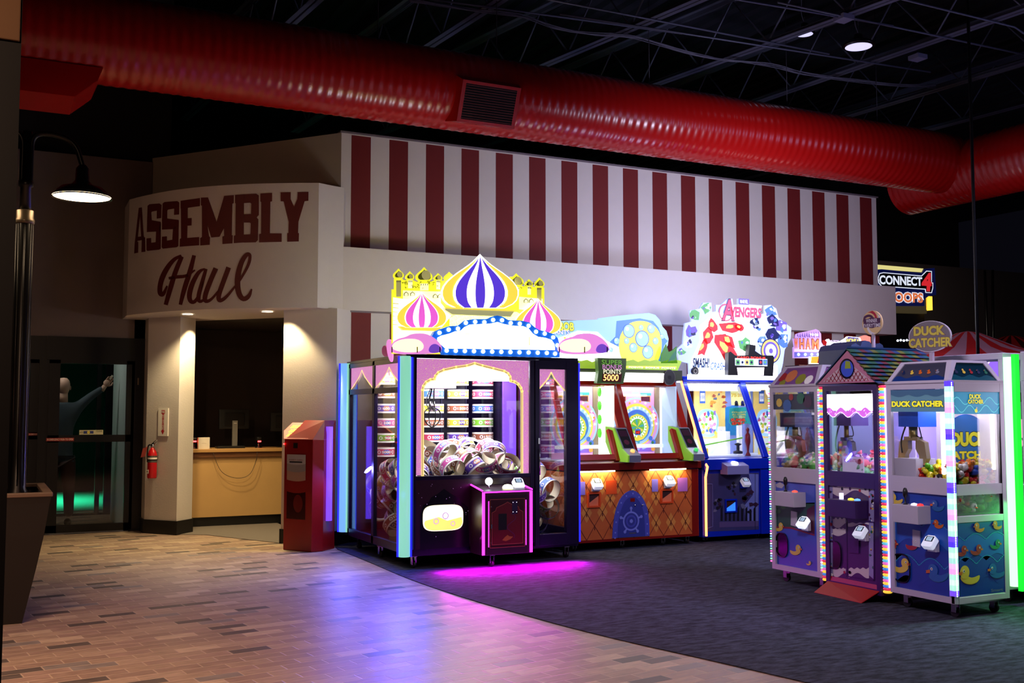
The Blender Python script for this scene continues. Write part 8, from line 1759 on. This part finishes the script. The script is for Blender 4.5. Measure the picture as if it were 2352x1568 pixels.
LPn.slab(mb, [(q[0]-.10, q[1]-.05), (q[0]+.10, q[1]-.05), (q[0]+.10, q[1]+.04), (q[0], q[1]+.06), (q[0]-.10, q[1]+.03)], .04, em('salmon_lamp', '#ff8a78', 1.0)); build('sign_board', mb, lt)
lamp('sign_glow', 'AREA', (10.9, 11.0, 2.25), 8, (.9, .88, 1), .8, (10.8, 9.5, 2.4), sizey=.4)
hs = thing('arcade_machine', 'dark navy machine with battlement top behind the lollipop sign', 'arcade machine', (9.9, 8.9, 0))
YH2 = 9.0; NV_ = mat('navy_cabinet', '#16203e', .5, noise=.1); HPn = Plane((0, YH2, 0), XV, -YV, .0015); h6 = lambda *pts: [HPn.px(*z1(*p)) for p in pts]
mb = MB(); HPn.slab(mb, h6((1440, 1400), (1440, 520), (1480, 430), (1560, 400), (1600, 430), (1650, 460), (1680, 380), (1740, 350), (1830, 370), (1900, 500), (1940, 430), (2020, 400), (2080, 440), (2100, 520), (2180, 560), (2180, 1400)), .5, NV_); build('battlement_board', mb, hs)
a = h6((1440, 800))[0]; b = h6((2180, 800))[0]; mb = MB(); mb.box(a[0], b[0], YH2+.0, YH2+.6, 0, a[1], NV_); build('cabinet', mb, hs)
# ---- hoops game sign
YC4 = 14.5; C4 = Plane((0, YC4, 0), XV, -YV, .002)
def zk(x, y): return (1960+x/4.355, 480+y/4.355)
k6 = lambda *pts: [C4.px(*zk(*p)) for p in pts]
hg = thing('hoops_game', 'basketball hoops game with a lit sign and big red numeral four, beyond the wall end', 'arcade machine', (15.2, 14.8, 0))
NVB = mat('sign_navy', '#141c5a', .4, em=.35); a = k6((200, 540))[0]; b = k6((735, 1040))[0]
mb = MB(); C4.slab(mb, k6((150, 1030), (735, 1045), (740, 600), (150, 545)), .10, mat('gold_panel', '#8a7a50', .4, em=.12)); C4.poly(mb, k6((200, 553), (700, 595), (680, 632), (200, 600)), em('gold_light_band', '#f0e490', .8), 1)
C4.slab(mb, k6((170, 970), (170, 640), (240, 605), (270, 603), (675, 640), (700, 600), (800, 590), (815, 800), (815, 860), (745, 870), (700, 900), (700, 970)), -.03, NVB); build('sign_panel', mb, hg)
C5 = Plane((0, YC4-.03, 0), XV, -YV, .002); k7 = lambda *pts: [C5.px(*zk(*p)) for p in pts]
WSL = em('sign_white_lit', '#e8f0ff', .85); BKL = mat('sign_black', '#060810', .4)
mb = MB(); pil = [(260, 640), (300, 632), (680, 665), (730, 615), (785, 620), (785, 735), (798, 735), (798, 790), (785, 840), (720, 838), (715, 805), (280, 775), (250, 740), (242, 690)]
C5.poly(mb, k7(*pil), WSL, 1); cx_, cy_ = 520, 720
pil2 = [(265, 648), (300, 640), (683, 674), (733, 624), (777, 628), (777, 742), (790, 742), (790, 785), (778, 832), (727, 830), (722, 797), (284, 767), (258, 735), (250, 690)]
C5.poly(mb, k7(*pil2), BKL, 2)
wp = lambda u, v, fu, fv: (u, v)
q0, q1 = k7((258, 752), (685, 668)); sl_ = (k7((680, 720))[0][1]-k7((258, 700))[0][1])/(q1[0]-q0[0])
hgt = k7((258, 660))[0][1]-k7((258, 752))[0][1]
C5.text(mb, 'CONNECT', q0[0], q1[0], 0, hgt, WSL, 4, bold=.035, warp=lambda u, v, fu, fv: (u, q0[1]+v+(u-q0[0])*sl_))
q = k7((680, 818), (778, 640)); C5.text(mb, '4', q[0][0], q[1][0], q[0][1], q[1][1], em('sign_red_lit', '#d82830', .9), 5, bold=.05, shear=.1)
q0b, q1b = k7((330, 938), (690, 830)); 
C5.text(mb, 'HOOPS', q0b[0], q1b[0], 0, k7((400, 835))[0][1]-k7((400, 935))[0][1], em('basket_orange', '#e07848', .85), 6, bold=.04, outline=WSL, ow=.06, warp=lambda u, v, fu, fv: (u, q0b[1]+.02+v+(u-q0b[0])*sl_)); build('lettering', mb, hg)
mb = MB(); q = k7((742, 1005), (802, 872)); mb.box(q[0][0], q[1][0], YC4, YC4+.2, q[0][1], q[1][1], em('amber_beacon', '#ffc840', 1.6)); build('beacon', mb, hg)
mb = MB(); mb.box(a[0], b[0]+.1, YC4+.15, YC4+.4, 0, a[1], BLACKW); build('backboard_cabinet', mb, hg)
# ---- striped tent tops
TR = mat('tent_red', '#a81c20', .6, em=.05); TW = mat('tent_pink_white', '#a07890', .6, em=.06)
def tent(label, x, y, X_, w, h, m2):
    c = PX(x, y, X_); t = thing('striped_tent', label, 'tent', (c.x, c.y, 0)); mb = MB(); n = 28
    for k in range(n):
        a0_, a1_ = 2*PI*k/n, 2*PI*(k+1)/n; pr = [(0.0, 0), (.10, -.03*h/.5), (.45, -.55*h), (1, -h)]
        for i in range(3): r0, z0_ = pr[i]; r1, z1_ = pr[i+1]; mb.add([c+Vector((math.cos(a)*r*w, math.sin(a)*r*w, z)) for a, r, z in ((a0_, r0, z0_), (a1_, r0, z0_), (a1_, r1, z1_), (a0_, r1, z1_))], [(0, 1, 2, 3)], TR if k % 2 else m2, True)
        mb.add([c+Vector((math.cos(a)*w, math.sin(a)*w, z)) for a, z in ((a0_, -h), (a1_, -h), (a1_, -h-.15), (a0_, -h-.15))], [(0, 1, 2, 3)], TR if k % 2 else m2)
    build('canopy', mb, t); mb = MB()
    for a in (PI/4, 3*PI/4, 5*PI/4, 7*PI/4): mb.tube([(c.x+math.cos(a)*w*.93, c.y+math.sin(a)*w*.93, 0), (c.x+math.cos(a)*w*.93, c.y+math.sin(a)*w*.93, c.z-h)], .03, POLE, n=6)
    build('legs', mb, t)
    return t
tent('red and pink striped tent top right of the duck sign', 2222, 760, 13.0, 1.6, .5, TW); tent('dim red tent top at the far right edge', 2322, 770, 18.5, 1.7, .5, mat('tent_orange', '#7a2418', .6))
lamp('tent_light', 'AREA', (11.5, 9.0, 4.2), 7, (1, .6, .8), .6, (12.8, 9.8, 2.4))
# dark rides silhouettes between
mb = MB(); mb.box(13.5, 20, 13.5, 14.2, 0, 2.25, BLACKW); solo('dark_booth', mb, 'low dark booth beyond the cranes, almost black', 'booth', (16.5, 13.8, 0))
for i in range(5):
    p = PY(2062+i*7, 782-(i % 2), 13.4); mb = MB(); mb.ball(p, .02, em('fairy_bulb', '#d8e8ff', 4), n=8); mb.box(p.x-.006, p.x+.006, 13.4, 13.5, p.z-.006, p.z+.006, BLK)
    solo('fairy_light', mb, 'tiny blue-white fairy light in a row left of the duck sign', 'fairy light', tuple(p), 'fairy lights on the dark booth')
# tall faint light stands seen against the far wall
for i, (x, lb) in enumerate(((2262, 'thin dark stand leaning against the far wall, left'), (2280, 'thin dark stand against the far wall, right'))):
    p = PY(x, 620, 16.0); p2 = PY(x+(-6 if i else 8), 800, 16.0); mb = MB(); mb.tube([(p2.x, 16.0, 0), (p.x, 16.0, p.z)], .03, POLE, n=6); solo('pole', mb, lb, 'pole', (p2.x, 16, 0))
